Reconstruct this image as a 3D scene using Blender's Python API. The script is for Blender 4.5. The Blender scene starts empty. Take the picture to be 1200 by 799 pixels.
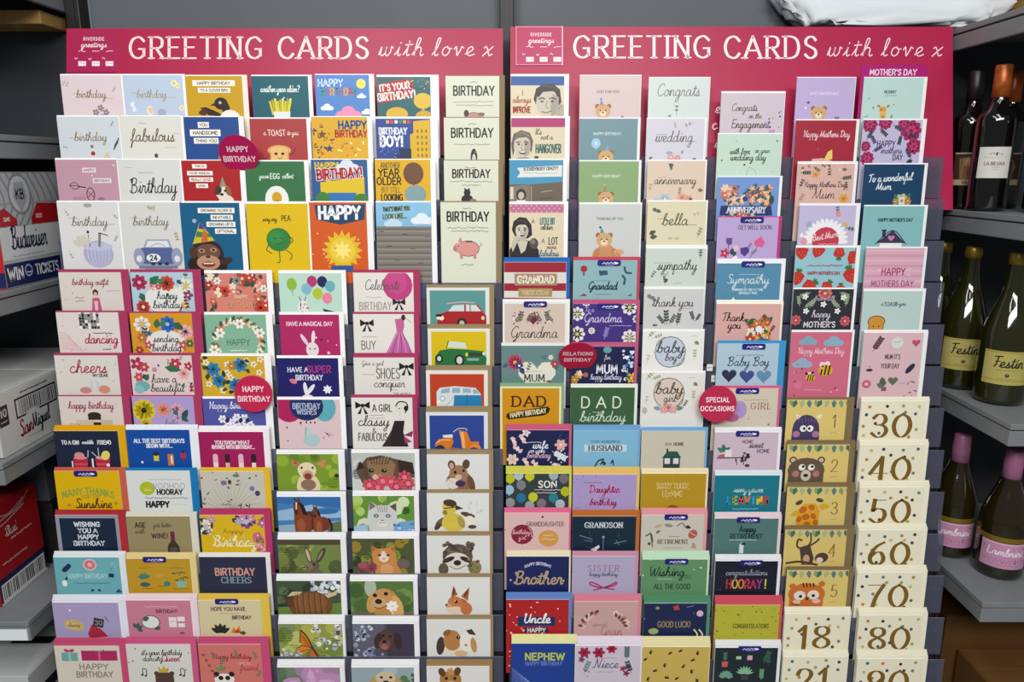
import bpy, bmesh, math, random
from mathutils import Vector, Matrix

# ------------------------------------------------------------------ camera, light, exposure
C = bpy.context.scene.collection
SC = bpy.context.scene
SC.view_settings.view_transform = 'Standard'
SC.view_settings.look = 'None'
SC.view_settings.gamma = 1.0
SC.view_settings.use_curve_mapping = False
SC.view_settings.exposure = 0.03

FOC = 867.0                       # focal length in pixels of the 1200 wide frame
CX, CY = 600.0, 399.5
PITCH = math.radians(13.0)        # the camera looks a little down
LEAN = math.radians(11.0)         # cards against the plane of the rack
DIST = 1.56                       # eye to the plane of the pocket edges
EYE = Vector((0.0, 0.0, 1.55))
UP = Vector((0, math.sin(PITCH), math.cos(PITCH)))
FWD = Vector((0, math.cos(PITCH), -math.sin(PITCH)))
MM = DIST / FOC                   # metres for one unit on the rack plane

cam_d = bpy.data.cameras.new('camera')
cam_d.sensor_width = 36.0
cam_d.lens = FOC / 1200.0 * 36.0
cam_d.clip_start = 0.05
cam = bpy.data.objects.new('camera', cam_d)
cam.location = EYE
cam.rotation_euler = (math.pi / 2 - PITCH, 0, 0)
C.objects.link(cam)
SC.camera = cam

world = bpy.data.worlds.new('shop_air')
SC.world = world
world.use_nodes = True
world.node_tree.nodes['Background'].inputs[0].default_value = (0.86, 0.93, 1.0, 1)
world.node_tree.nodes['Background'].inputs[1].default_value = 0.16

def area(name, loc, rot, sx, sy, power, col=(1, 0.985, 0.96)):
    l = bpy.data.lights.new(name, 'AREA')
    l.shape = 'RECTANGLE'; l.size = sx; l.size_y = sy; l.energy = power; l.color = col
    o = bpy.data.objects.new(name, l); o.location = loc; o.rotation_euler = rot
    C.objects.link(o)
    return o
# strip lamps of the shop ceiling, running along the aisle in front of the racks
area('ceiling_strip_lamp', (-0.62, 0.05, 2.85), (math.radians(14), 0, 0), 0.35, 1.5, 17)
area('ceiling_strip_lamp', (0.38, 0.05, 2.85), (math.radians(14), 0, 0), 0.35, 1.5, 15)
area('ceiling_strip_lamp', (0.0, -1.5, 2.75), (math.radians(34), 0, 0), 2.6, 0.5, 92)

# ------------------------------------------------------------------ helpers
def lin(h):
    h = h.lstrip('#')
    if len(h) == 3: h = ''.join(c * 2 for c in h)
    out = []
    for i in (0, 2, 4):
        c = int(h[i:i + 2], 16) / 255.0
        out.append(c / 12.92 if c <= 0.04045 else ((c + 0.055) / 1.055) ** 2.4)
    return (out[0], out[1], out[2], 1.0)

def sock(b, *names):
    for n in names:
        if n in b.inputs: return b.inputs[n]

def mat(name, col, rough=0.5, metal=0.0, spec=0.5, noise=0.0, nscale=40.0, bump=0.0, coat=0.0, coat_rough=0.1):
    m = bpy.data.materials.new(name); m.use_nodes = True
    nt = m.node_tree; b = nt.nodes['Principled BSDF']
    b.inputs['Base Color'].default_value = lin(col)
    b.inputs['Roughness'].default_value = rough
    b.inputs['Metallic'].default_value = metal
    s = sock(b, 'Specular IOR Level', 'Specular'); s.default_value = spec
    if coat: 
        sock(b, 'Coat Weight').default_value = coat; sock(b, 'Coat Roughness').default_value = coat_rough
    if noise or bump:
        tc = nt.nodes.new('ShaderNodeTexCoord'); n = nt.nodes.new('ShaderNodeTexNoise')
        n.inputs['Scale'].default_value = nscale; n.inputs['Detail'].default_value = 5
        nt.links.new(tc.outputs['Object'], n.inputs['Vector'])
        if noise:
            r = nt.nodes.new('ShaderNodeValToRGB'); c = lin(col)
            r.color_ramp.elements[0].position = 0.3; r.color_ramp.elements[1].position = 0.7
            r.color_ramp.elements[0].color = tuple(x * (1 - noise) for x in c[:3]) + (1,)
            r.color_ramp.elements[1].color = tuple(min(1, x * (1 + noise)) for x in c[:3]) + (1,)
            nt.links.new(n.outputs['Fac'], r.inputs['Fac']); nt.links.new(r.outputs['Color'], b.inputs['Base Color'])
        if bump:
            bp = nt.nodes.new('ShaderNodeBump'); bp.inputs['Strength'].default_value = bump; bp.inputs['Distance'].default_value = 0.002
            nt.links.new(n.outputs['Fac'], bp.inputs['Height']); nt.links.new(bp.outputs['Normal'], b.inputs['Normal'])
    return m

def print_mat(name, rough, spec, coat=0.0, metal=0.0, bump=0.0, coat_rough=0.15):
    m = mat(name, '#ffffff', rough, metal, spec, 0, 60, bump, coat, coat_rough)
    nt = m.node_tree; a = nt.nodes.new('ShaderNodeAttribute'); a.attribute_name = 'ink'
    nt.links.new(a.outputs['Color'], nt.nodes['Principled BSDF'].inputs['Base Color'])
    return m
M_PRINT = print_mat('printed_card', 0.42, 0.4, coat=0.12, coat_rough=0.22)
M_PAPER = print_mat('plain_paper', 0.75, 0.2)
M_GLOSSY = print_mat('glossy_print', 0.42, 0.4, bump=0.06)
M_CARTON = print_mat('printed_carton', 0.5, 0.4)

def clear_mat(name, tint, solid, alpha, rough=0.12):
    m = bpy.data.materials.new(name); m.use_nodes = True
    nt = m.node_tree; b = nt.nodes['Principled BSDF']; out = nt.nodes['Material Output']
    b.inputs['Base Color'].default_value = lin(solid); b.inputs['Roughness'].default_value = rough
    t = nt.nodes.new('ShaderNodeBsdfTransparent'); t.inputs['Color'].default_value = lin(tint)
    mx = nt.nodes.new('ShaderNodeMixShader'); mx.inputs['Fac'].default_value = alpha
    nt.links.new(t.outputs[0], mx.inputs[1]); nt.links.new(b.outputs[0], mx.inputs[2]); nt.links.new(mx.outputs[0], out.inputs['Surface'])
    return m
M_POCKET = clear_mat('smoky_clear_plastic', '#d6d8e2', '#777b8e', 0.27, 0.15)
M_PEDGE = clear_mat('plastic_edge_highlight', '#e4e6ee', '#b4b8c6', 0.6, 0.2)  # paler colour stands in for the highlight along each pocket's top edge
M_CLEAR = clear_mat('clear_plastic', '#f4f6f8', '#d8dde2', 0.16, 0.08)
M_STEEL = mat('grey_shelf_paint', '#75797b', 0.45, 0.0, 0.4, 0.05, 30)
M_STEELD = mat('grey_panel_paint', '#5b5f64', 0.55, 0.0, 0.3, 0.04, 8)
M_SLATE = mat('slate_back_panel', '#2f3337', 0.6, 0, 0.3, 0.06, 12)
M_BLACK = mat('black_slot_steel', '#0c0a0b', 0.5)
M_BOARD = mat('navy_back_board', '#15151c', 0.6, 0, 0.3, 0.1, 20)
M_WOOD = mat('pale_wood', '#a8854a', 0.55, 0, 0.3, 0.25, 25)
M_BROWN = mat('brown_cardboard', '#5f4224', 0.8, 0, 0.2, 0.15, 30)
M_FLOOR = mat('shop_floor_vinyl', '#6f6f6c', 0.5, 0, 0.4, 0.1, 6)
M_BAG = mat('white_plastic_wrap', '#dfe7ea', 0.35, 0, 0.5, 0.03, 10, 0.25)

def link(name, me, parent=None):
    o = bpy.data.objects.new(name, me); C.objects.link(o)
    if parent is not None: o.parent = parent
    return o
def tag(o, label, cat, group=None):
    o['label'] = label; o['category'] = cat
    if group: o['group'] = group
    return o
def struct(o): o['kind'] = 'structure'; return o
def empty(name, loc, rot=(0, 0, 0)):
    o = bpy.data.objects.new(name, None); C.objects.link(o); o.location = loc; o.rotation_euler = rot
    o.empty_display_size = 0.02
    return o
def bm_box(bm, a, b, bevel=0.0):
    vs = [bm.verts.new((x, y, z)) for x in (a[0], b[0]) for y in (a[1], b[1]) for z in (a[2], b[2])]
    idx = [(0, 1, 3, 2), (4, 6, 7, 5), (0, 4, 5, 1), (2, 3, 7, 6), (0, 2, 6, 4), (1, 5, 7, 3)]
    fs = [bm.faces.new([vs[i] for i in f]) for f in idx]
    if bevel:
        es = list({e for f in fs for e in f.edges})
        bmesh.ops.bevel(bm, geom=es, offset=bevel, segments=2, profile=0.5, affect='EDGES')
    return fs
def finish(bm, name, m, parent=None, smooth=False):
    bmesh.ops.recalc_face_normals(bm, faces=bm.faces)
    me = bpy.data.meshes.new(name); bm.to_mesh(me); bm.free()
    me.materials.append(m)
    if smooth:
        for p in me.polygons: p.use_smooth = True
    return link(name, me, parent)
def box(name, a, b, m, parent=None, bevel=0.002):
    bm = bmesh.new(); bm_box(bm, a, b, bevel)
    return finish(bm, name, m, parent)

# ------------------------------------------------------------------ printed artwork: flat inks laid on a sheet
# sheet units: x to the right, y down, origin at the sheet's top left corner
class Art:
    def __init__(s, w, h):
        s.w, s.h = w, h; s.v = []; s.f = []; s.c = []; s.n = 0
    def poly(s, pts, col, bump=True):
        pts = clip(pts, s.w, s.h)
        if len(pts) < 3: return
        k = len(s.v); z = s.n
        s.v += [(x, y, z) for x, y in pts]
        s.f.append(tuple(range(k, k + len(pts)))); s.c.append(lin(col))
        if bump: s.n += 1
def clip(pts, w, h):
    for ax, lim, sg in ((0, 0.3, 1), (0, w - 0.3, -1), (1, 0.3, 1), (1, h - 0.3, -1)):
        out = []
        for i in range(len(pts)):
            a, b = pts[i - 1], pts[i]
            ia, ib = (a[ax] - lim) * sg >= 0, (b[ax] - lim) * sg >= 0
            if ia != ib:
                t = (lim - a[ax]) / (b[ax] - a[ax])
                out.append((a[0] + (b[0] - a[0]) * t, a[1] + (b[1] - a[1]) * t))
            if ib: out.append(b)
        pts = out
        if not pts: return pts
    return pts
A = None
def rot(pts, cx, cy, ang):
    if not ang: return pts
    c, s = math.cos(math.radians(ang)), math.sin(math.radians(ang))
    return [(cx + (x - cx) * c - (y - cy) * s, cy + (x - cx) * s + (y - cy) * c) for x, y in pts]
def r(x, y, w, h, col, ang=0):                       # rectangle by its centre
    A.poly(rot([(x - w / 2, y - h / 2), (x + w / 2, y - h / 2), (x + w / 2, y + h / 2), (x - w / 2, y + h / 2)], x, y, ang), col)
def e(x, y, rx, ry, col, ang=0, n=16):               # ellipse
    A.poly(rot([(x + rx * math.cos(2 * math.pi * i / n), y + ry * math.sin(2 * math.pi * i / n)) for i in range(n)], x, y, ang), col)
def p(pts, col): A.poly([(pts[i], pts[i + 1]) for i in range(0, len(pts), 2)], col)
def smooth(pts, k=4):
    if len(pts) < 3: return pts
    out = []
    for i in range(len(pts) - 1):
        p0 = pts[i - 1] if i else pts[i]; p1, p2 = pts[i], pts[i + 1]; p3 = pts[i + 2] if i + 2 < len(pts) else p2
        for j in range(k):
            t = j / k
            out.append(tuple(0.5 * (2 * p1[d] + (p2[d] - p0[d]) * t + (2 * p0[d] - 5 * p1[d] + 4 * p2[d] - p3[d]) * t * t + (3 * p1[d] - p0[d] - 3 * p2[d] + p3[d]) * t ** 3) for d in (0, 1)))
    out.append(pts[-1])
    return out
def line(pts, w, col, thin=None, caps=True):         # inked stroke; thin = width of its horizontal runs
    q = [pts[0]]
    for a in pts[1:]:
        if math.dist(a, q[-1]) > 1e-4: q.append(a)
    if len(q) < 2: return
    if caps:
        for i, j in ((0, 1), (-1, -2)):
            d = math.dist(q[i], q[j]); q[i] = tuple(q[i][k] + (q[i][k] - q[j][k]) / d * w * 0.35 for k in (0, 1))
    L, R = [], []
    for i in range(len(q)):
        a, b = q[max(i - 1, 0)], q[min(i + 1, len(q) - 1)]
        dx, dy = b[0] - a[0], b[1] - a[1]; l = math.hypot(dx, dy) or 1
        hw = w / 2 if thin is None else (thin + (w - thin) * (abs(dy) / l) ** 1.1) / 2
        nx, ny = -dy / l * hw, dx / l * hw
        if 0 < i < len(q) - 1:                        # mitre
            d1 = (q[i][0] - a[0], q[i][1] - a[1]); d2 = (b[0] - q[i][0], b[1] - q[i][1])
            l1 = math.hypot(*d1); l2 = math.hypot(*d2)
            cs = (d1[0] * d2[0] + d1[1] * d2[1]) / (l1 * l2 + 1e-9)
            k = min(1.6, 1 / max(0.35, math.sqrt(max(0.0, (1 + cs) / 2)))); nx *= k; ny *= k
        L.append((q[i][0] + nx, q[i][1] + ny)); R.append((q[i][0] - nx, q[i][1] - ny))
    for i in range(len(q) - 1):
        A.poly([L[i], L[i + 1], R[i + 1], R[i]], col, False)
def s(pts, w, col, k=4):                              # smooth hand-drawn stroke
    line(smooth([(pts[i], pts[i + 1]) for i in range(0, len(pts), 2)], k), w, col); A.n += 1

# ---- lettering drawn as strokes: 10 units cap height; '~' marks a curved stroke
CAPS = {}
def _caps(txt):
    for ln in txt.strip().split('\n'):
        k, w, rest = ln.split(' ', 2)
        st = []
        for part in rest.split('|'):
            part = part.strip(); cur = part.startswith('~'); nums = [float(x) for x in part.lstrip('~').split(' ') if x]
            st.append((cur, [(nums[i], nums[i + 1]) for i in range(0, len(nums), 2)]))
        CAPS[k] = (float(w), st)
_caps('''A 8 0 0 4 10|4 10 8 0|1.5 3.5 6.5 3.5
B 6.4 .5 0 .5 10|~.5 10 3.8 10 5.4 9 5.4 6.4 3.8 5.3 .5 5.3|~.5 5.3 4.2 5.3 6 4 6 1.4 4.2 0 .5 0
C 7.4 ~7.2 8 5.8 9.6 4 10 1.5 8.7 .3 5 1.5 1.3 4 0 5.8 .4 7.2 2
D 7.4 .5 0 .5 10|~.5 10 3.4 10 6 8.6 7 5 6 1.4 3.4 0 .5 0
E 5.8 .5 0 .5 10|.5 10 5.4 10|.5 5.2 4.6 5.2|.5 0 5.6 0
F 5.6 .5 0 .5 10|.5 10 5.4 10|.5 5.2 4.6 5.2
G 8 ~7.2 8.2 5.6 9.7 4 10 1.5 8.7 .3 5 1.5 1.3 4 0 6 .5 7.2 1.8|7.2 1.4 7.2 4.4|4.8 4.4 7.2 4.4
H 7 .5 0 .5 10|6.5 0 6.5 10|.5 5.2 6.5 5.2
I 1.6 .8 0 .8 10
J 4.6 ~4 10 4 2.6 3.2 .4 1.8 0 .2 1.4
K 6.6 .5 0 .5 10|6 10 .5 4.4|2.2 6 6.4 0
L 5.4 .5 10 .5 0|.5 0 5.2 0
M 8.6 .4 0 1 10|1 10 4.3 2.4|4.3 2.4 7.6 10|7.6 10 8.2 0
N 7.4 .6 0 .6 10|.6 10 6.8 0|6.8 0 6.8 10
O 8.2 ~4.1 10 1.5 8.7 .3 5 1.5 1.3 4.1 0 6.7 1.3 7.9 5 6.7 8.7 4.1 10
P 6.2 .5 0 .5 10|~.5 10 4 10 5.8 8.8 5.8 5.8 4 4.6 .5 4.6
Q 8.2 ~4.1 10 1.5 8.7 .3 5 1.5 1.3 4.1 0 6.7 1.3 7.9 5 6.7 8.7 4.1 10|5 2.6 8 -.8
R 6.6 .5 0 .5 10|~.5 10 4 10 5.8 8.8 5.8 6 4 4.8 .5 4.8|3 4.8 6.4 0
S 6 ~5.4 8.4 4.2 9.8 2.2 9.8 .7 8.4 .9 6.4 3 5.2 5 4 5.6 1.9 4.2 .2 2 .1 .4 1.6
T 6.6 3.3 0 3.3 10|0 10 6.6 10
U 7.2 ~.5 10 .5 5 .9 1.6 3.6 0 6.3 1.6 6.7 5 6.7 10
V 7.4 0 10 3.7 0|3.7 0 7.4 10
W 10.4 0 10 2.6 0|2.6 0 5.2 9|5.2 9 7.8 0|7.8 0 10.4 10
X 7 .3 0 6.7 10|.3 10 6.7 0
Y 7 0 10 3.5 5|7 10 3.5 5|3.5 5 3.5 0
Z 6.4 .4 10 6 10|6 10 .3 0|.3 0 6.2 0
0 7.6 ~3.8 10 1.5 8.4 .5 5 1.5 1.6 3.8 0 6.1 1.6 7.1 5 6.1 8.4 3.8 10
1 4.4 .6 7.8 2.8 10|2.8 10 2.8 0
2 6.8 ~.7 7.4 1.6 9.4 3.6 10 5.6 9 6 7 4.4 4.2 .6 .2|.6 .2 6.4 .2
3 6.6 ~.8 8.4 2.4 9.9 4.6 9.6 5.6 7.6 4.6 5.8 2.6 5.3|~2.6 5.3 5 4.9 6.2 2.8 4.9 .5 2.6 0 .5 1.6
4 7 4.8 0 4.8 10|4.8 10 .4 3|.4 3 6.8 3
5 6.6 5.6 10 1.6 10|1.6 10 1.2 5.4|~1.2 5.4 3.2 6.2 5.4 5.4 6.1 3 4.8 .6 2.6 0 .4 1.4
6 7 ~5.8 10 3 8.2 .9 4.4 1.2 1.4 3.4 0 5.6 .9 6.2 3.2 4.8 5.6 2.8 5.4 1 3.6
7 6.6 .4 10 6.2 10|~6.2 10 3.6 5 2.4 0
8 6.8 ~3.4 5.4 1.2 6.8 1.2 9 3.4 10 5.6 9 5.6 6.8 3.4 5.4 .9 3.6 .8 1.4 3.4 0 6 1.4 5.9 3.6 3.4 5.4
9 7 ~1.2 0 4 1.8 6.1 5.6 5.8 8.6 3.6 10 1.4 9.1 .8 6.8 2.2 4.6 4.2 4.8 6 6.6
! 2 1 3 1 10|1 0 1 .6
? 5.6 ~.5 8.4 2 9.9 4.4 9.5 5 7.4 3 5 2.8 3|2.8 0 2.8 .6
. 1.8 .9 0 .9 .5
, 1.8 1.1 .6 .5 -1.4
' 1.6 .8 10 .8 7.6
- 4 .4 4.4 3.6 4.4
& 8 ~7.4 4 4.6 .3 2.2 .2 .8 2 1.4 4.2 4 6.4 4.6 8.4 3.2 9.8 1.8 8.6 2.4 6.6 7.6 0''')
SCR = {}
def _scr(txt):
    for ln in txt.strip().split('\n'):
        k, w, rest = ln.split(' ', 2)
        SCR[k] = (float(w), [[tuple(float(c) for c in q.split(',')) for q in part.split()] for part in rest.split('|')])
_scr('''a 5.9 4,4.3 2.5,5 .9,3.6 .7,1.2 2,0 3.6,1.2 4.2,4.6 4.2,1.2 4.9,0 5.9,.7
b 5.4 0,.6 1.5,4 2.6,9 2,10 1.2,8 1,2 1.6,.2 3.2,0 4.3,2 3.8,4.3 2.8,4.4 4.2,3.4 5.4,3.8
c 4.6 3.6,4.2 2.5,5 .9,3.6 .7,1.4 2,0 3.6,.4 4.6,1.2
d 5.9 4,4.3 2.5,5 .8,3.5 .6,1.2 2,0 3.7,1.4 4.8,10 4.3,2 5,0 5.9,.7
e 4.5 0,.8 2,2 3.4,3.6 2.6,5 1,4 .7,1.5 2,0 3.5,.3 4.5,.9
f 4 0,.5 2,3.5 3.4,8.6 2.6,10 1.8,8 1.6,0 1.4,-4 .8,-5 1.2,-2 2.6,0 4,1
g 5.6 4,4.3 2.5,5 .8,3.5 .6,1.2 2,0 3.6,1.2 4.2,4.5 4,-2 3,-5 1.4,-4.4 2.4,-2 5.6,.8
h 5.7 0,.5 1.8,4.5 2.8,9 2,10 1.3,8 1,0 1.3,3 2.8,4.8 4,3.8 4,1 4.7,0 5.7,.7
i 3.1 0,.5 1.2,2.5 1.7,5 1.6,1 2.2,0 3.1,.7|1.8,7 2.1,7.4
j 3 0,.5 1.7,5 1.5,-3 .4,-5 -.6,-4 .8,-1.5 3,.6|1.8,7 2.1,7.4
k 5.1 0,.5 1.8,4.5 2.8,9 2,10 1.3,8 1,0|1.1,2 3.4,5 3.2,3.2 1.4,2.4 3.2,1 4.2,0 5.1,.6
l 3 0,.5 1.6,4 2.6,9 1.9,10 1.2,8 1.1,1.5 1.8,0 3,.7
m 7.5 0,.5 .9,5 1,0 1.4,3.5 2.6,5 3.4,4 3.5,0 3.9,3.5 5,5 6,4 6,1 6.7,0 7.5,.7
n 5.2 0,.5 .9,5 1,0 1.4,3.5 2.8,5 3.7,4 3.7,1 4.3,0 5.2,.7
o 4.9 2.4,5 .9,4 .6,1.5 2,0 3.6,1 3.9,3.5 2.6,5 3.2,4 4.9,4
p 5 0,.5 1,5 .9,-5 1.2,3.5 2.8,5 4,3.4 3.4,.4 1.8,0 3,.1 5,.8
q 5 4,4.3 2.5,5 .8,3.5 .6,1.2 2,0 3.6,1.2 4.2,4.5 4,-4 4.6,-5 5,-2 5,.8
r 4.3 0,.5 1,5 1.6,4.4 2.8,4.6 2.8,1.2 3.5,0 4.3,.7
s 4 0,.5 1.6,3 2.2,5 2.4,3 3,1.2 1.8,0 .6,.6 2.4,.1 4,.7
t 3.2 0,.5 1.6,4.5 2,8.5 1.6,1.5 2.3,0 3.2,.7|.2,6 3.8,6.3
u 5.4 0,.5 .8,5 .8,1.4 2,0 3.4,1.2 4,5 4,1.2 4.6,0 5.4,.7
v 4.8 0,3.5 .8,5 1.6,2 2,0 3.2,3 3.6,5 4.8,4.2
w 6.6 0,.5 .8,5 .8,1 1.8,0 3,1.5 3.2,5 3.2,1 4.4,0 5.6,2 5.6,5 6.6,4.2
x 4.6 0,4.2 .9,5 2.1,2.6 3.2,0 4.6,.8|4.3,5 2.2,2.6 0,-.2
y 5.4 0,.5 .8,5 .8,1.4 2,0 3.4,1.2 4,5 3.8,-2 2.8,-5 1.2,-4.4 2.4,-2 5.4,.8
z 4.6 0,4.4 2,5 3.6,4.4 .8,.4 3,.4 4.6,.8
B 7.4 1.2,7 2,9.6 2,0|.2,8.6 3,10 5.6,9.2 5,6.2 2.2,5.2 5,5 6.4,2.6 5,.4 2,0 .4,1.4
C 6.6 6,8.4 5.2,10 3.4,9.8 1.2,7 .8,3 2.4,.2 4.6,.3 6.6,1.8
D 7.6 2,10 2,0|.2,8.2 2.4,10 5.4,9.4 7,5.6 5.6,1.4 2.4,0 .6,1.2
F 5.6 .2,9.2 2.6,9.8 6,10|2.8,9.6 2.4,2 1.2,0|1.6,5 4.8,5.4
G 7 6,8.4 5.2,10 3.2,9.6 1,6.6 .8,2.8 2.6,.2 5,1.6 5.8,4.6 5.6,0 4.6,-3 3,-3.4 7,1
H 7.4 .6,8.4 1.8,10 1.6,0|6.4,10 5.6,5 5.6,1 6.4,0 7.4,.7|1.6,4.8 5.6,5.6
M 9.2 .2,0 1.6,5 2,10 2.8,4 4.2,.6 6,6 6.8,10 7,3 7.8,0 9.2,.7
N 7 .2,0 1.4,5 1.8,10 3,5 4.6,0 5.4,5 6.4,10
S 5.8 5,8.6 3.8,10 1.8,9.4 1.6,7.2 3.8,5 4.4,2 2.6,0 .4,1.4 2.6,.3 5.8,.7
T 6 .2,8.8 2.4,9.8 6.4,10|3.4,9.8 3,3 1.6,0
U 6.6 .6,9 1.6,10 1.2,3 2.6,0 4.8,2 5.6,10 5.4,2 6.6,.7
W 9 .4,10 1.4,3 2.4,0 4.2,5 4.8,8 5,2 6.2,0 8,5 9,10
K 6.6 .8,8.4 1.8,10 1.6,0|6,10 2,5 4.4,1 6.6,.4''')

def twidth(txt, font, gap):
    w = 0
    for ch in txt:
        if ch == ' ': w += 3.6 if font != 'c' else 3.2
        else:
            w += (SCR[ch][0] if font == 'c' and ch in SCR else CAPS.get(ch.upper(), (5, 0))[0]) + gap
    return w
def text(txt, x, y, size, col, w=1.0, font='b', gap=None, sx=1.0, thin=None, ang=0, align=0, arc=0, slant=0.0):
    """x, y: centre of the line at half cap height; size: cap height"""
    if font == 'c': size *= .9; slant = slant or .16
    k = size / 10.0
    if gap is None: gap = 2.0 if font != 'c' else 0.0
    sx *= .9 if font == 'b' else 1.0
    tot = (twidth(txt, font, gap) - gap) * k * sx
    cx = x - tot / 2 if align == 0 else x
    y0 = y + size * (0.5 if font != 'c' else 0.25)
    pos = 0.0
    ca, sa = math.cos(math.radians(ang)), math.sin(math.radians(ang))
    for ch in txt:
        if ch == ' ': pos += 3.6 if font != 'c' else 3.2; continue
        scr = font == 'c' and ch in SCR
        gw, strokes = SCR[ch] if scr else CAPS.get(ch.upper(), (5, []))
        for st in strokes:
            cur, pts = (True, st) if scr else st
            P = [((pos + a + slant * b) * k * sx + cx, y0 - b * k) for a, b in pts]
            if cur: P = smooth(P, 3)
            if arc: P = [(a, b + arc * (((a - x) / (tot / 2 + 1e-6)) ** 2)) for a, b in P]
            if ang: P = [(x + (a - x) * ca - (b - y) * sa, y + (a - x) * sa + (b - y) * ca) for a, b in P]
            line(P, w, col, thin)
            if font == 's' and not cur:               # serifs at the free ends of upright strokes
                for (a, b), (a2, b2), raw in ((P[0], P[-1], pts[0]), (P[-1], P[0], pts[-1])):
                    if abs(b - b2) > 0.45 * size and raw[1] in (0.0, 10.0) and (abs(a - a2) < .12 * size or (raw[1] == 0.0 and ch in 'AKRX') or (raw[1] == 10.0 and ch in 'VWXYK')):
                        sw = max(w * 1.1, size * 0.17)
                        line([(a - sw, b), (a + sw, b)], (thin or w) * 0.75, col, None, False)
        pos += gw + gap
    A.n += 1
def t(txt, x, y, size, col, w=None, **kw): text(txt, x, y, size, col, w or size * 0.17, 'b', **kw)
def sf(txt, x, y, size, col, w=None, thin=None, **kw):
    w = w or size * 0.17; text(txt, x, y, size, col, w, 's', thin=thin or w * 0.55, **kw)
def c(txt, x, y, size, col, w=None, **kw): text(txt, x, y, size, col, w or max(0.55, size * 0.085), 'c', **kw)
def q(x, y, w, col, h=1.2, lw=0.55):                  # line of writing too small to read
    rnd = random.Random(int(x * 7 + y * 13)); n = max(4, int(w / 1.3)); pts = []
    for i in range(n + 1): pts += [x - w / 2 + w * i / n, y + (rnd.random() - .5) * h * 2]
    line([(pts[i], pts[i + 1]) for i in range(0, len(pts), 2)], lw, col); A.n += 1
def bar(txt, x, y, w, h, col='#f1ece2', ink='#3c3c3c', ang=0):
    r(x, y, w, h, col, ang); k = h * .5
    t(txt, x, y, k, ink, k * .2, gap=1.4, sx=min(1.25, (w - 2) / max(1, (twidth(txt, 'b', 1.4) - 1.4) * k / 10)), ang=ang)
def f(x, y, rad, col, cen='#f2c94c', n=6, a=0):        # flower
    for i in range(n):
        an = a + 360 * i / n; ra = math.radians(an)
        e(x + rad * .58 * math.cos(ra), y + rad * .58 * math.sin(ra), rad * .5, rad * .34, col, an, 8); A.n -= 1
    A.n += 1; e(x, y, rad * .26, rad * .26, cen, 0, 8)
def lf(x, y, l, ang, col, w=.34):                      # leaf from its root
    a = math.radians(ang); ux, uy = math.cos(a), math.sin(a)
    A.poly([(x, y), (x + ux * l * .35 - uy * l * w, y + uy * l * .35 + ux * l * w), (x + ux * l * .75 - uy * l * w * .6, y + uy * l * .75 + ux * l * w * .6), (x + ux * l, y + uy * l), (x + ux * l * .75 + uy * l * w * .6, y + uy * l * .75 - ux * l * w * .6), (x + ux * l * .35 + uy * l * w, y + uy * l * .35 - ux * l * w)], col)
def sprig(x, y, l, ang, col, n=4, w=.5):               # twig with paired leaves
    a = math.radians(ang); ux, uy = math.cos(a), math.sin(a)
    line([(x, y), (x + ux * l, y + uy * l)], w, col); A.n += 1
    for i in range(1, n + 1):
        k = l * i / n
        lf(x + ux * k, y + uy * k, l * .32, ang + 45, col); A.n -= 1; lf(x + ux * k, y + uy * k, l * .32, ang - 45, col)
def ht(x, y, z, col, ang=0):                           # heart
    pts = []
    for i in range(18):
        u = 2 * math.pi * i / 18
        pts.append((x + z * .062 * 16 * math.sin(u) ** 3, y - z * .062 * (13 * math.cos(u) - 5 * math.cos(2 * u) - 2 * math.cos(3 * u) - math.cos(4 * u))))
    A.poly(rot(pts, x, y, ang), col)
def star(x, y, z, col, n=5, inner=.42, a=-90):
    A.poly([(x + (z if i % 2 == 0 else z * inner) * math.cos(math.radians(a + 180 * i / n)), y + (z if i % 2 == 0 else z * inner) * math.sin(math.radians(a + 180 * i / n))) for i in range(2 * n)], col)
def bal(x, y, rx, ry, col, tail='#8a8a8a', tl=0):      # balloon
    if tl: line([(x, y + ry), (x + 1, y + ry + tl)], .4, tail); A.n += 1
    e(x, y, rx, ry, col); p([x - rx * .2, y + ry * 1.18, x + rx * .2, y + ry * 1.18, x, y + ry * .9], col)
def dots(n, seed, cols, rad, x0=0, y0=0, x1=None, y1=None):
    rnd = random.Random(seed); x1 = A.w if x1 is None else x1; y1 = A.h if y1 is None else y1
    for i in range(n):
        rr = rad * (.6 + .7 * rnd.random())
        e(x0 + (x1 - x0) * rnd.random(), y0 + (y1 - y0) * rnd.random(), rr, rr, cols[i % len(cols)], 0, 8); A.n -= 1
    A.n += 1
def bits(n, seed, cols, l, w=.8, x0=0, y0=0, x1=None, y1=None):   # confetti dashes
    rnd = random.Random(seed); x1 = A.w if x1 is None else x1; y1 = A.h if y1 is None else y1
    for i in range(n):
        r(x0 + (x1 - x0) * rnd.random(), y0 + (y1 - y0) * rnd.random(), l * (.6 + .8 * rnd.random()), w, cols[i % len(cols)], rnd.random() * 180); A.n -= 1
    A.n += 1
def floral(n, seed, cols, rad, leaf='#3f6b4a', x0=0, y0=0, x1=None, y1=None, avoid=None):
    rnd = random.Random(seed); x1 = A.w if x1 is None else x1; y1 = A.h if y1 is None else y1
    for i in range(n):
        x, y = x0 + (x1 - x0) * rnd.random(), y0 + (y1 - y0) * rnd.random()
        if avoid and avoid[0] < x < avoid[2] and avoid[1] < y < avoid[3]: continue
        lf(x, y, rad * 1.9, rnd.random() * 360, leaf); f(x, y, rad * (.7 + .6 * rnd.random()), cols[i % len(cols)], '#e8d9a0', 5, rnd.random() * 90)
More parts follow.
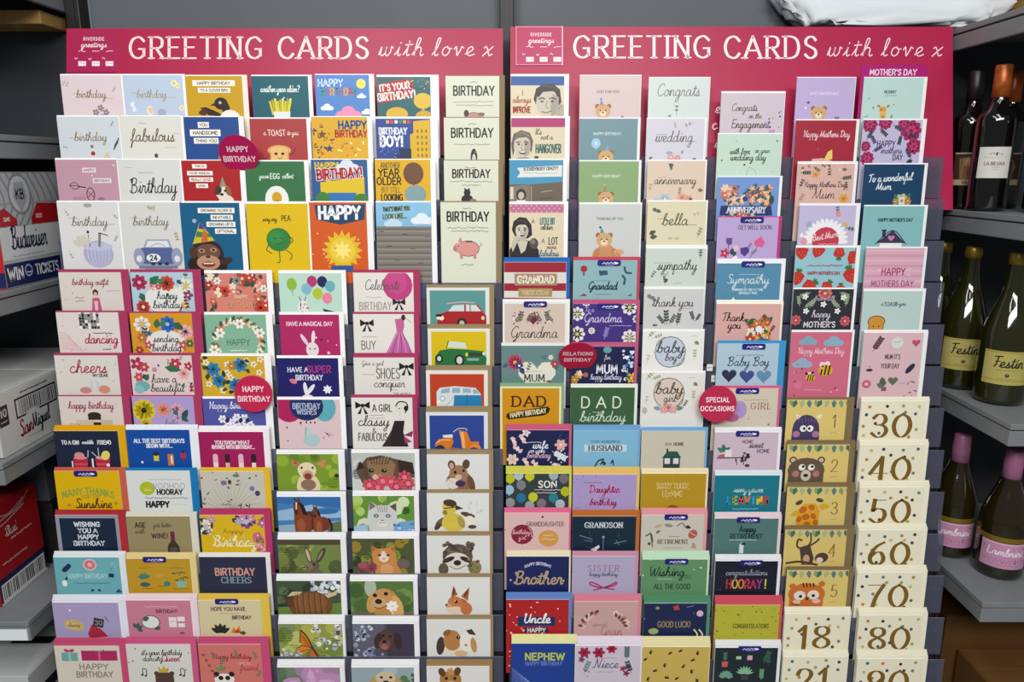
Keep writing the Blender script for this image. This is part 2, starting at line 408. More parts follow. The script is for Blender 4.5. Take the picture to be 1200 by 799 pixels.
def bow(x, y, z, col):
    p([x, y, x - z, y - z * .6, x - z, y + z * .45], col); p([x, y, x + z, y - z * .6, x + z, y + z * .45], col)
    p([x, y, x - z * .75, y + z * 1.2, x - z * .3, y + z * 1.25], col); p([x, y, x + z * .75, y + z * 1.2, x + z * .3, y + z * 1.25], col)
    r(x, y, z * .4, z * .5, col)
def cloud(x, y, z, col):
    e(x - z * .6, y + z * .1, z * .5, z * .35, col); e(x + z * .6, y + z * .1, z * .5, z * .35, col); e(x, y - z * .15, z * .6, z * .5, col); r(x, y + z * .25, z * 1.6, z * .35, col)
def bg(col): r(A.w / 2, A.h / 2, A.w, A.h, col)
def border(col, l, tp, rt, bt=None):                    # inner picture on a bordered sheet
    A.poly([(l, tp), (rt, tp), (rt, A.h if bt is None else bt), (l, A.h if bt is None else bt)], col)

def art_mesh(art, name, k, base=None, edge='#efefef', thick=0.0, m=None, z0=0.00006, step=0.000012, xo=0.0):
    """sheet in the xz plane facing -y, bottom centre at the origin; with a base colour it is a solid board"""
    W, H = art.w, art.h; V, F, Cc = [], [], []
    if base is not None:
        a, b, h = -W / 2 * k + xo, W / 2 * k + xo, H * k
        V += [(a, 0, 0), (b, 0, 0), (b, 0, h), (a, 0, h), (a, thick, 0), (b, thick, 0), (b, thick, h), (a, thick, h)]
        F += [(0, 1, 2, 3), (5, 4, 7, 6), (1, 5, 6, 2), (4, 0, 3, 7), (3, 2, 6, 7), (4, 5, 1, 0)]
        Cc += [lin(base)] + [lin(edge)] * 5
    n0 = len(V)
    V += [((x - W / 2) * k + xo, -(z0 + step * z), (H - y) * k) for x, y, z in art.v]
    F += [tuple(i + n0 for i in reversed(fc)) if area2(art, fc) > 0 else tuple(i + n0 for i in fc) for fc in art.f]
    Cc += art.c
    me = bpy.data.meshes.new(name); me.from_pydata(V, [], F); me.update()
    at = me.color_attributes.new('ink', 'FLOAT_COLOR', 'CORNER'); buf = []
    for pl, cl in zip(me.polygons, Cc): buf += list(cl) * pl.loop_total
    at.data.foreach_set('color', buf)
    me.materials.append(m or M_PRINT)
    return me
def area2(art, fc):
    a = 0
    for i in range(len(fc)):
        x1, y1, _ = art.v[fc[i - 1]]; x2, y2, _ = art.v[fc[i]]; a += x1 * y2 - x2 * y1
    return a

# ------------------------------------------------------------------ the place: wall, floor, the neighbouring bays
def ray(px, py):
    return Vector(((px - CX) / FOC, 0, 0)) + UP * ((CY - py) / FOC) + FWD
def at_y(px, py, Y):
    d = ray(px, py); return EYE + d * ((Y - EYE.y) / d.y)

WALL_Y = 1.80
struct(box('floor', (-3.2, -3.0, -0.05), (3.2, 2.0, 0.0), M_FLOOR, None, 0))
# grey gondola panels above and behind the racks, with the slotted upright between them
seam = at_y(594, 20, WALL_Y).x
struct(box('wall_back', (-0.955, WALL_Y, 0), (seam - 0.012, WALL_Y + 0.03, 2.5), M_STEELD, None, 0.003))
struct(box('wall_back.001', (seam + 0.012, WALL_Y, 0), (0.981, WALL_Y + 0.03, 2.5), M_STEELD, None, 0.003))
def upright(name, x, label):
    t = empty(name, (x, WALL_Y, 0))
    tag(t, label, 'upright post', 'slotted shelf posts')
    bm = bmesh.new(); bm_box(bm, (-0.016, -0.045, 0), (0.016, -0.004, 2.5), 0.002); finish(bm, 'channel', M_BLACK, t)
    box('cap_strip', (-0.006, -0.0475, 0), (0.006, -0.0455, 2.5), M_BLACK, t, 0)
upright('shelf_upright', seam, 'black slotted steel post between the two pink card racks')
upright('shelf_upright', -0.9715, 'black slotted steel post beside the beer shelves')
struct(box('wall_left', (-2.3, WALL_Y, 0), (-0.989, WALL_Y + 0.03, 2.5), M_SLATE, None, 0))
struct(box('wall_right', (0.982, WALL_Y, 0), (2.3, WALL_Y + 0.03, 2.5), M_SLATE, None, 0))

def shelf(z, x0, x1, yf, lip, label, end, ticket=None):
    """steel shelf: deck, folded front lip with its groove and a return lip on the end towards the racks"""
    t = empty('metal_shelf', ((x0 + x1) / 2, yf, z)); tag(t, label, 'shelf', 'grey metal gondola shelves')
    cx = (x0 + x1) / 2; w = (x1 - x0) / 2; dep = WALL_Y - 0.005 - yf
    box('deck', (-w, 0, -0.012), (w, dep, 0), M_STEEL, t, 0.0015)
    box('front_lip', (-w + 0.001, 0.002, -lip), (w - 0.001, 0.014, -0.0145), M_STEEL, t, 0.002)
    ex = w if end > 0 else -w
    a, b = (ex - 0.013, ex - 0.002) if end > 0 else (ex + 0.002, ex + 0.013)
    box('end_lip', (a, 0.0145, -lip), (b, dep, -0.0145), M_STEEL, t, 0.002)
    if ticket is not None:
        box('price_ticket', (ticket - cx - 0.03, -0.0012, -lip + 0.004), (ticket - cx + 0.03, 0.0015, -0.018), M_BAG, t, 0)
    return t
LX, RX = -0.99, 0.950
shelf(1.941, -1.9, LX, 1.345, 0.05, 'topmost grey metal shelf over the dark empty bay beside the beer', 1)
shelf(1.618, -1.9, LX, 1.345, 0.046, 'grey metal shelf just above the white and red beer case', 1)
shelf(1.319, -1.9, LX, 1.345, 0.046, 'grey metal shelf holding the white and red beer case', 1)
shelf(0.994, -1.9, LX, 1.345, 0.046, 'grey metal shelf holding the white lager carton with barcode', 1)
shelf(0.650, -1.9, LX, 1.345, 0.046, 'grey metal shelf holding the red beer case and a white price ticket', 1, -1.025)
shelf(0.255, -1.9, LX, 1.345, 0.08, 'lowest grey shelf under the white lidded carton', 1)
shelf(1.846, RX, 1.9, 1.345, 0.046, 'topmost grey metal shelf above the red wine bottles', -1)
shelf(1.467, RX, 1.9, 1.345, 0.046, 'grey metal shelf holding the dark red wine bottles', -1)
shelf(1.079, RX, 1.9, 1.335, 0.046, 'grey metal shelf holding the yellow-labelled white wine bottles', -1)
shelf(0.700, RX, 1.9, 1.335, 0.046, 'grey metal shelf holding the pink-labelled wine bottles', -1)
shelf(0.255, RX, 1.9, 1.335, 0.08, 'lowest grey shelf under the brown cardboard boxes', -1)
pl = box('wooden_board', (-1.6, 1.70, 1.856), (-1.01, 1.795, 1.884), M_WOOD)
pl.location = (0, 0, 0.0)
tag(pl, 'pale wooden board under the topmost shelf beside the racks', 'board')

# ------------------------------------------------------------------ cartons of beer
def carton(name, a, b, m_col, label, cat, side, top=None, front=None):
    """carton with printed end (towards the racks), printed front and top flaps"""
    t = empty(name, ((a[0] + b[0]) / 2, (a[1] + b[1]) / 2, a[2])); tag(t, label, cat)
    w, d, h = (b[0] - a[0]) / 2, (b[1] - a[1]) / 2, b[2] - a[2]
    mm = mat(name + '_card', m_col, 0.55, 0, 0.3, 0.05, 18)
    box('carton_body', (-w, -d, 0), (w, d, h), mm, t, 0.003)
    bm = bmesh.new()                                  # top flaps meeting in the middle
    bm_box(bm, (-w + .002, -d + .002, h + .0002), (w - .002, -.002, h + .0018), .0005); bm_box(bm, (-w + .002, .002, h + .0002), (w - .002, d - .002, h + .0018), .0005)
    finish(bm, 'top_flaps', mm, t)
    k = 0.001
    if side:
        art = side(2 * d / k, h / k)
        o = link('end_print', art_mesh(art, 'end_print', k, m=M_CARTON, z0=.0004, step=.00002), t)
        o.location = (w, 0, 0); o.rotation_euler = (0, 0, math.pi / 2)
    if front:
        art = front(2 * w / k, h / k)
        o = link('front_print', art_mesh(art, 'front_print', k, m=M_CARTON, z0=.0004, step=.00002), t)
        o.location = (0, -d, 0)
    return t
def new(w, h):
    global A
    A = Art(w, h); return A
def barcode(x, y, w, h, seed=1, ink='#101010'):
    rnd = random.Random(seed); u = x
    while u < x + w:
        b = rnd.choice((1.2, 2.2, 3.4)); r(u + b / 2, y + h / 2, b, h, ink); A.n -= 1; u += b + rnd.choice((1.4, 2.4, 3.4))
    A.n += 1
def beer_side(w, h):
    new(w, h); bg('#a4a8ab')
    for i in range(9): s([i * 22, 0, i * 22 + 30, 60, i * 22 - 6, 110], 5, '#7d8488')
    r(w / 2, 60, w, 4, '#8e9396')
    e(78, 42, 36, 42, '#7b8084'); e(78, 42, 31, 36, '#b6babc'); p([64, 18, 92, 18, 100, 48, 78, 80, 56, 48], '#92979b'); t('KB', 78, 42, 18, '#4b5054', 4)
    p([0, 76, 24, 68, 58, 92, 58, 104, 0, 104], '#a3101a'); p([w, 70, 128, 62, 104, 92, 104, 104, w, 104], '#a3101a'); t('KING', 28, 90, 7, '#d4d4d4', 1.6); t('BEER', 130, 88, 7, '#d4d4d4', 1.6)
    r(w / 2, 138, w, 64, '#c6c8ca')
    c('Budweiser', 88, 138, 50, '#16203f', 3.6, sx=.56)
    q(80, 164, 100, '#8a8f96', 2, 1.6)
    r(w / 2, 200, w, 46, '#141d4d'); t('WIN', 31, 198, 24, '#dcdee2', 4, sx=.9); e(72, 196, 13, 13, '#8f96c2'); e(72, 196, 9, 9, '#141d4d'); t('TICKETS', 134, 198, 20, '#dcdee2', 3.4, sx=.82)
    q(72, 200, 14, '#ddd', 2, 1.5)
    return A
def beer_front(w, h):
    new(w, h); bg('#c9cccd'); r(w / 2, 150, w, 160, '#b5131d'); c('Budweiser', w - 150, 140, 50, '#f0f0f0', 7); r(w / 2, 208, w, 30, '#141d4d')
    return A
carton('beer_case', (-1.45, 1.452, 1.320), (-1.0, 1.78, 1.545), '#9a9ea1', 'white and red beer case with dark blue script and WIN TICKETS strip', 'beer case', beer_side, front=beer_front)
def san_side(w, h):
    new(w, h); bg('#c0c1be')
    r(18, 44, 28, 42, '#20211f'); t('10', 18, 38, 15, '#c5c5c2', 3); q(18, 56, 18, '#c5c5c2', 1, 1.5)
    r(122, 42, 136, 42, '#1e1f1e'); r(122, 42, 128, 34, '#c0c1be'); barcode(66, 27, 114, 30, 4)
    q(120, 12, 90, '#55534f', 1.6, 2)
    e(106, 92, 36, 40, '#b3b5b2'); e(106, 92, 34, 37, '#bebfbb')
    c('San', 78, 92, 36, '#a01d2a', 4, sx=.75, ang=-4); c('Miguel', 128, 88, 34, '#26344f', 3.4, sx=.62, ang=-4)
    q(106, 110, 50, '#7c7b74', 1.2, 1.2)
    return A
carton('lager_carton', (-1.42, 1.37, 0.995), (-1.003, 1.78, 1.121), '#b4b6b4', 'white lager carton with framed barcode and red script on its end', 'carton', san_side)
def red_side(w, h):
    new(w, h); bg('#9c1019')
    r(w / 2, h - 28, w, 62, '#131c46'); r(w / 2, h - 26, w - 12, 40, '#d8d8d8'); barcode(10, h - 42, w - 20, 32, 9); r(w / 2, h - 3, w, 6, '#c9c9c9')
    s([0, 40, 40, 34, 90, 30, 130, 6], 2.4, '#b9a6a0'); s([0, 48, 50, 44, 110, 30], 2.4, '#b9a6a0'); s([20, 20, 60, 30, 110, 16], 2, '#b9a6a0')
    c('Bud', 60, 70, 22, '#d8c9c4', 3); q(90, 86, 70, '#c9a39d', 2, 2); q(60, 130, 80, '#c9a39d', 2, 2)
    return A
carton('red_beer_case', (-1.42, 1.395, 0.651), (-1.075, 1.55, 0.867), '#8f0f18', 'red beer case with a barcode strip along its bottom edge', 'beer case', red_side)
def black_side(w, h):
    new(w, h); bg('#17181a'); e(90, 90, 30, 30, '#3b3d40'); e(90, 90, 25, 25, '#17181a'); t('24', 90, 90, 20, '#55585c', 3); q(200, 60, 90, '#4a4d52', 2, 2)
    return A
carton('black_drinks_case', (-1.40, 1.575, 0.651), (-1.06, 1.78, 0.80), '#17181a', 'black drinks case with a grey ring behind the red beer case', 'drinks case', black_side)
carton('grey_drinks_case', (-1.38, 1.585, 0.8025), (-1.07, 1.78, 0.90), '#4e5256', 'grey drinks case stacked on the black one behind the red case', 'drinks case', None)
def low_side(w, h):
    new(w, h); bg('#b4b6b6'); r(90, 60, 120, 26, '#1c1d1e'); r(300, 60, 100, 26, '#1c1d1e'); q(90, 100, 100, '#77797a', 2, 2)
    return A
def low_front(w, h):
    new(w, h); bg('#b4b6b6'); r(w - 80, 60, 80, 22, '#1c1d1e'); return A
wc = carton('white_lidded_carton', (-1.5, 1.36, 0.256), (-1.02, 1.78, 0.51), '#aeb1b2', 'white carton with black bars on the lowest shelf', 'carton', low_side, front=low_front)
for a_ in ((-.02, -.17), (.13, -.10)): box('handle_slot', (a_[0], a_[1], .2562), (a_[0] + .09, a_[1] + .025, .2568), M_BLACK, wc, 0)
carton('dark_carton', (-1.5, 1.60, 0.5135), (-1.04, 1.78, 0.575), '#2b2d2f', 'flat dark carton lying on the white carton at the bottom', 'carton', None)

# ------------------------------------------------------------------ bottles
def lathe(prof, n=28, bm=None, caps=True):
    bm = bm or bmesh.new(); rings = []
    for rad, z in prof:
        rings.append([bm.verts.new((rad * math.cos(2 * math.pi * i / n), rad * math.sin(2 * math.pi * i / n), z)) for i in range(n)])
    for a, b in zip(rings, rings[1:]):
        for i in range(n): bm.faces.new((a[i], a[(i + 1) % n], b[(i + 1) % n], b[i]))
    if caps: bm.faces.new(list(reversed(rings[0]))); bm.faces.new(rings[-1])
    return bm
def sp(pts, k=5): return smooth(pts, k)
def glass(name, col, trans):
    m = bpy.data.materials.new(name); m.use_nodes = True; b = m.node_tree.nodes['Principled BSDF']
    b.inputs['Base Color'].default_value = lin(col); b.inputs['Roughness'].default_value = 0.06
    sock(b, 'Transmission Weight', 'Transmission').default_value = trans; b.inputs['IOR'].default_value = 1.5
    sock(b, 'Coat Weight').default_value = 0.5
    return m
G_DARK = glass('dark_wine_glass', '#0b0806', 0.0)
G_GREEN = glass('olive_bottle_glass', '#232408', 0.15)
G_BLUSH = glass('amber_bottle_glass', '#231c0a', 0.15)
def wrap_label(art, name, k, rad, m, parent, face, z):
    """printed label bent round the bottle; face = direction its middle points to"""
    me = art_mesh(art, name, k, base=None, m=m, z0=0.0003, step=0.00001)
    bm = bmesh.new(); bm.from_mesh(me)
    bmesh.ops.triangulate(bm, faces=bm.faces)
    for it in range(4):
        es = [ed for ed in bm.edges if abs(ed.verts[0].co.x - ed.verts[1].co.x) > 0.007]
        if not es: break
        bmesh.ops.subdivide_edges(bm, edges=es, cuts=1); bmesh.ops.triangulate(bm, faces=[fc for fc in bm.faces if len(fc.verts) > 3])
    for v in bm.verts:
        rr = rad - v.co.y; an = face + v.co.x / rad
        v.co = Vector((rr * math.cos(an), rr * math.sin(an), v.co.z))
    bm.to_mesh(me); bm.free()
    o = link(name, me, parent); o.location = (0, 0, z); return o
def bottle(loc, label, kind, face=-90, group=None):
    t = empty('wine_bottle', loc); tag(t, label, 'bottle', group)
    fa = math.radians(face)
    if kind == 'red':
        R = .037; prof = [(.030, 0), (.036, .002), (R, .008)] + [(R, .165)] + sp([(R, .170), (.034, .19), (.020, .208), (.0145, .225), (.0138, .27), (.0138, .276)])[1:] + [(.0155, .277), (.0155, .284), (.013, .285)]
        H = .286
    else:
        R = .0475; prof = [(.036, 0), (.045, .003), (R, .012)] + [(R, .12)] + sp([(R, .125), (.045, .15), (.034, .19), (.022, .225), (.0165, .255), (.0145, .285), (.0145, .296)])[1:] + [(.0165, .297), (.0165, .306), (.0135, .307)]
        H = .31
        if kind == 'pink': prof = [(a, b * .905) for a, b in prof]; H = .28
    bm = lathe(prof); finish(bm, 'glass_body', {'red': G_DARK, 'fest': G_GREEN, 'pink': G_BLUSH}[kind], t, True)
    return t, R, H, fa
def capsule(t, z0, z1, r0, r1, m, name='foil_cap'):
    bm = lathe([(r0, z0), (r0 * .99, z0 + (z1 - z0) * .5), (r1, z1 - .003), (r1 * .9, z1)]); finish(bm, name, m, t, True)
F_OR = mat('orange_foil', '#a04f16', 0.35, 0.3, 0.5, 0.3, 60)
F_BK = mat('black_foil', '#151010', 0.4)
F_GOLD = mat('gold_screw_cap', '#8d7426', 0.35, 0.5)
F_PINK = mat('pink_foil', '#a5688c', 0.4, 0.1)
def lab_negra():
    new(62, 62); bg('#c6c4bc'); s([12, 20, 30, 22, 54, 20], 1, '#333'); p([26, 18, 34, 10, 40, 18], '#333'); s([20, 15, 30, 12, 44, 15], 1, '#444')
    sf('LA NEGRA', 31, 33, 6, '#4b4640', 1.2, sx=.9, gap=2.5); q(33, 40, 14, '#555', .8, .7); q(33, 45, 10, '#777', .6, .6); return A
def lab_photo():
    new(56, 70); bg('#3a241b'); p([10, 14, 34, 8, 46, 30, 40, 58, 14, 58], '#7d5a3c'); e(28, 22, 9, 10, '#a88460'); r(28, 64, 56, 12, '#a39372'); t('VINO', 28, 64, 6, '#2d1d14', 1.2); r(28, 3, 56, 3, '#9b948a'); return A
def lab_snow():
    new(60, 64); bg('#cfcdc6'); p([4, 44, 24, 10, 40, 40], '#7d8794'); p([20, 46, 40, 16, 58, 46], '#5f6875'); p([20, 20, 24, 10, 29, 18], '#f2f2f2'); r(30, 55, 60, 16, '#b5942d'); e(40, 55, 8, 6, '#d8bb55'); return A
def lab_fest():
    new(92, 70); bg('#a69a58'); r(46, 3, 92, 3, '#98873a'); r(46, 61, 92, 3, '#98873a'); c('Festin', 46, 28, 25, '#2c2b1e', 2.6, sx=.95); s([26, 40, 46, 39, 66, 40], .8, '#5b542b'); e(46, 50, 4, 4, '#463f22'); q(46, 57, 34, '#5b542b', .6, .6); return A
def lab_lam():
    new(96, 58); bg('#b583a2'); r(48, 2, 96, 4, '#c8a1b8')
    for i in range(12): s([4 + i * 8, 44, 8 + i * 8, 38, 12 + i * 8, 46], .7, '#9a5f85')
    c('Lambrini', 48, 24, 19, '#e0d4da', 2, sx=1.0); dots(7, 5, ['#3d2230'], 1.4, 6, 6, 90, 46); q(48, 50, 60, '#8c5374', .6, .6); return A
ZS = 1.468
for loc, lab, z, w, cap, lb in (((0.989, 1.571, ZS), lab_negra, .066, None, F_OR, 'red wine bottle with white label and orange foil cap'),
                              ((0.990, 1.66, ZS), lab_photo, .05, None, F_BK, 'red wine bottle with brown picture label behind the white-labelled one'),
                              ((1.055, 1.49, ZS), lab_snow, .04, None, F_BK, 'dark wine bottle with white and gold mountain label'),
                              ((1.085, 1.68, ZS), lab_photo, .05, None, F_OR, 'dark wine bottle half hidden behind the white-labelled red wine')):
    b, R, H, fa = bottle(loc, lb, 'red', -112, 'red wine bottles on the upper wine shelf')
    capsule(b, .225, .288, .0162, .0162, cap)
    wrap_label(lab(), 'paper_label', .001, R, M_PAPER, b, fa, z)
ZS = 1.080
for loc, lb in (((1.018, 1.485, ZS), 'olive wine bottle with yellow scripted label at the front of its shelf'),
                ((0.998, 1.60, ZS), 'olive wine bottle with yellow label second from the front'),
                ((1.0, 1.715, ZS), 'olive wine bottle third back along the row of yellow labels'),
                ((1.14, 1.52, ZS), 'olive wine bottle beside the front yellow-labelled one')):
    b, R, H, fa = bottle(loc, lb, 'fest', -112, 'yellow-labelled white wine bottles')
    capsule(b, .285, H, .0172, .0165, F_GOLD, 'screw_cap')
    wrap_label(lab_fest(), 'paper_label', .001, R, M_PAPER, b, fa, .045)
ZS = 0.701
for loc, lb in (((1.055, 1.458, ZS), 'pink-capped wine bottle with pink scripted label at the front'),
                ((1.0, 1.55, ZS), 'pink-capped wine bottle second from the front beside the rack'),
                ((1.0, 1.67, ZS), 'pink-capped wine bottle deepest on its shelf'),
                ((1.165, 1.47, ZS), 'yellowish wine bottle with pink label beside the front pink one')):
    b, R, H, fa = bottle(loc, lb, 'pink', -112, 'pink-labelled wine bottles')
    capsule(b, .21, H, .0185, .0165, F_PINK)
    wrap_label(lab_lam(), 'paper_label', .001, R, M_PAPER, b, fa, .028)
    bm = lathe([(R + .0002, .087), (R + .0002, .098)], caps=False); finish(bm, 'label_band', F_GOLD, b, True)
carton('brown_box', (1.03, 1.56, 0.256), (1.28, 1.78, 0.52), '#5a3d1e', 'brown cardboard box nearest the card rack under the wine', 'box', None)
carton('brown_box', (1.06, 1.40, 0.256), (1.40, 1.55, 0.44), '#6b4a26', 'open-sided brown cardboard box at the front of the lowest wine shelf', 'box', None)
tb = box('wooden_crate', (1.12, 1.5, 1.8475), (1.5, 1.8, 1.93), M_WOOD); tag(tb, 'pale wooden crate on the topmost wine shelf', 'crate')

# ------------------------------------------------------------------ the two card racks
SK = math.tan(LEAN)
TIERS = {'L': [331 + 48.6 * (j - 3) for j in range(14)], 'R': [184 + 49.0 * j for j in range(14)]}
def rack_pt(u, v, w):                                  # across, up the plane, out of the plane
    return EYE + Vector((u, 0, 0)) + UP * v + FWD * (DIST - w)
RX_ROT = -(PITCH - LEAN)
def rack(key, x0, x1, label):
    k = DIST / FOC; u0, u1 = (x0 - CX) * k, (x1 - CX) * k
    vb = -1.17
    root = empty('card_display_rack', rack_pt((u0 + u1) / 2, vb, -0.03), (-PITCH, 0, 0)); tag(root, label, 'card rack', 'pink-headed card racks')
    w = (u1 - u0) / 2
    # local frame: x across, y away from the viewer, z up the plane
    vt = (CY - 34) * (DIST + .027) / FOC
    box('back_board', (-w, 0.002, 0), (w, 0.010, vt - vb), M_BOARD, root)
    for sx, nm in ((-1, 'side_rail'), (1, 'side_rail')):
        box(nm, (sx * w - .003, -0.004, 0.0), (sx * w + .003, 0.0015, (CY - 240) * k - vb), M_BOARD, root, .001)
    box('base_board', (-w, -0.02, 0.0), (w, 0.0015, 0.12), M_BOARD, root)
    lg = box('top_ledge', (-w + .03, 0, -.012), (w - .03, 0.07, 0), M_STEELD, root); lg.location = (0, .0135, vt - vb - .015); lg.rotation_euler = (PITCH, 0, 0)
    for E in TIERS[key]:
        vE = (CY - E) * k; vf = vE - 18 * k
        bm = bmesh.new(); h = 18 * k / math.cos(LEAN)
        bm_box(bm, (-w, -.0028, -.052), (w, -.0016, h)); bm_box(bm, (-w, -.0016, -.0015), (w, .0165, -.0004))
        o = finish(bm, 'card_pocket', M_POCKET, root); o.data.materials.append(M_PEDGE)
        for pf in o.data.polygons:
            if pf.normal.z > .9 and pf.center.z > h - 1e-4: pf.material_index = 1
        o.location = (0, 0.03 * 0 + (-.03 - (vf - vE) * SK), vf - vb); o.rotation_euler = (LEAN, 0, 0)
    return root, u0, u1, vb
RL = rack('L', 69, 589.5, 'card rack with pink header above the birthday and animal photo cards')
RR = rack('R', 597.5, 1106, "card rack with pink header above the relations, baby and number cards")

def header(R_, x0, x1, y0, y1, right):
    root, u0, u1, vb = R_
    k = (DIST + .027) / FOC; W, H = x1 - x0, y1 - y0
    a = new(W, H); bg('#a81846')
    ox, oy = x0, y0
    def X(x): return x - ox
    def Y(y): return y - oy
    if not right:
        w1 = '#f6d9d6'
        text('GREETING', X(229.5), Y(56), 24.5, w1, 3.4, 's', thin=1.9, gap=2.4, sx=.95)
        text('CARDS', X(379), Y(56), 24.5, w1, 3.5, 's', thin=2.0, gap=2.4, sx=.95)
        text('with love x', X(510), Y(60), 23, '#f4dfe2', 1.2, 'c', sx=1.12, gap=1.3, slant=.2)
    else:
        w1 = '#f2e2e4'
        text('GREETING', X(752.5), Y(55), 25, w1, 3.4, 's', thin=1.9, gap=2.5, sx=.95)
        text('CARDS', X(903), Y(55.5), 25, w1, 3.4, 's', thin=1.9, gap=2.5, sx=.95)
        text('with love x', X(1036), Y(60.5), 23, '#f0dce2', 1.2, 'c', sx=1.13, gap=1.3, slant=.2)
        c('e', X(841), Y(129), 15, '#efdde2', 1.4); c('c', X(837), Y(148), 15, '#efdde2', 1.4)
        c('e', X(840), Y(170), 14, '#efdde2', 1.3)
    me = art_mesh(a, 'header_board', k, base='#a81846', edge='#8d1640', thick=.003, m=M_GLOSSY)
    o = link('header_board', me, root)
    o.location = (((x0 + x1) / 2 - CX) * k - (u0 + u1) / 2, -.0035, (CY - y1) * k - vb)
    # the maker's square at the left end of the header
    lw, lh = (57, 49) if not right else (56, 46)
    b = new(lw, lh); bg('#a51a4e' if not right else '#b22a5a')
    e1 = '#f0dde2'
    if right:
        for q_ in ([lw / 2, 1, lw, .9], [lw / 2, lh - 1, lw, .9]): r(*q_, '#d98aa4')
        r(1, lh / 2, .9, lh, '#d98aa4'); r(lw - 1, lh / 2, 1.2, lh, '#e6bccb')
    t('riverside', lw / 2 + 2, 10, 3.6, e1, .6, gap=3.2); c('greetings', lw / 2 + 2, 18, 7, e1, .8, sx=1.2)
    for i, x in enumerate((17, 33, 49)):
        q(x, 24.5, 8, e1, .7, .6); r(x, 39, 9, 5.5, '#efe6e8'); q(x, 38.5, 7, '#8d5a6c', .5, .5); q(x - 7, 33, 3, e1, 1.4, .6)
    me = art_mesh(b, 'logo_panel', k, base='#a51a4e' if not right else '#b22a5a', edge='#c9a', thick=.0008, m=M_GLOSSY)
    l = link('logo_panel', me, o)
    lx = 80 if not right else 604
    l.location = ((lx + lw / 2 - (x0 + x1) / 2) * k, -.0017, (y1 - ((36 if not right else 31) + lh)) * k)
    return o
header(RL, 78, 589.5, 33.5, 182, False)
header(RR, 598, 1116.5, 31.5, 246, True)

# ------------------------------------------------------------------ cards
CARDS = []
cur = None
EDGE = random.Random(3)
ORD = ['', 'next card behind the ', 'third card back behind the ', 'fourth card back behind the ', 'last card back behind the ']
def card(key, tier, xl, y, xr, ex, ey, env, phrase, base, n=None):
    """one pocket of cards: front face from xl to xr with its top at y; its envelope reaches ex and ey"""
    global A, cur
    done()
    E = TIERS[key][tier]; k = DIST / FOC; vE = (CY - E) * k
    a = (CY - y) / FOC
    w = ((a * DIST - vE) * SK) / (1 + a * SK); d = DIST - w; v = a * d; s_ = d / FOC
    vf = vE - 18 * k; wf = (vf - vE) * SK
    H = (v - vf) / math.cos(LEAN) / s_
    A = Art(xr - xl, H)
    cur = dict(key=key, env=env, phrase=phrase, base=base, n=n, s=s_, x=((xl + xr) / 2 - CX) * s_, vf=vf, wf=wf, ex=ex - xr, ey=y - ey, badge=[], H=H, W=xr - xl)
def badge(x, y): cur['badge'].append((x, y))
N_BEHIND = 0
def done():
    global cur, A, N_BEHIND
    if cur is None: return
    cd = cur; cur = None; k = cd['s']
    art = A
    edge = '#ececec'
    gap = cd['ey']; n = cd['n'] or (1 if gap < 3.6 else 2 if gap < 6.5 else 3 if gap < 9.5 else 4)
    cover = art_mesh(art, 'card_front', k, base=cd['base'], edge=edge, thick=.0011)
    ea = Art(cd['W'] + cd['ex'], cd['H'] + 0)
    envs = {}
    loc0 = rack_pt(cd['x'], cd['vf'], cd['wf'])
    for i in range(n):
        root = empty('greeting_card', loc0 + Vector((0, math.cos(RX_ROT), math.sin(RX_ROT))) * (i * .0025 + .0003), (RX_ROT, 0, 0))
        rs = (gap * i / n) * k * .8 if n > 1 else 0
        root.location += Vector((0, math.sin(-RX_ROT), math.cos(RX_ROT))) * rs
        jx = 0 if i == 0 else min(cd['ex'], 2.0) * k * i / n * .7
        tag(root, cd['phrase'] if i == 0 else ORD[i] + cd['phrase'], 'greeting card', 'greeting cards in the ' + ('first rack' if cd['key'] == 'L' else 'second rack'))
        o = link('card_front', cover, root); o.location.x = jx
        eh = gap / n + (.4 if n > 1 else 0)
        if 'm' not in envs:
            ea = Art(cd['W'] + cd['ex'], cd['H'] + max(.5, eh))
            envs['m'] = art_mesh(ea, 'envelope', k, base=cd['env'], edge=cd['env'], thick=.0011, m=M_PAPER)
        o = link('envelope', envs['m'], root); o.location = (cd['ex'] / 2 * k, .0012, 0)
        if i == 0:
            for bx, by in cd['badge']:
                ba = Art(28, 7.6); A = ba
                p([1.5, 0.3, 26.5, .3, 27.7, 2, 27.7, 5.6, 26.5, 7.3, 1.5, 7.3, .3, 5.6, .3, 2], '#1c1a70')
                s([6, 5, 8, 3.6, 10, 4.8, 12, 3.4, 14, 4.6, 16, 3.2, 18, 4.4, 20, 3.2], 1, '#c9c8e6'); p([20, 2.6, 23.5, 3.2, 25, 4.2, 23, 5.2, 20.5, 5.4], '#e6e6f4'); s([10, 5.8, 15, 6.2, 20, 5.8], .6, '#a9a8d4')
                bo = link('sticker', art_mesh(ba, 'sticker', k, m=M_PRINT, z0=.0001), root)
                bo['label'] = 'small dark blue sticker with white writing'
                bo.location = ((bx + 14 - cd['W'] / 2) * k, -.00115, (cd['H'] - by - 3.8) * k)
        else: N_BEHIND += 1
    CARDS.append(cd['phrase'])

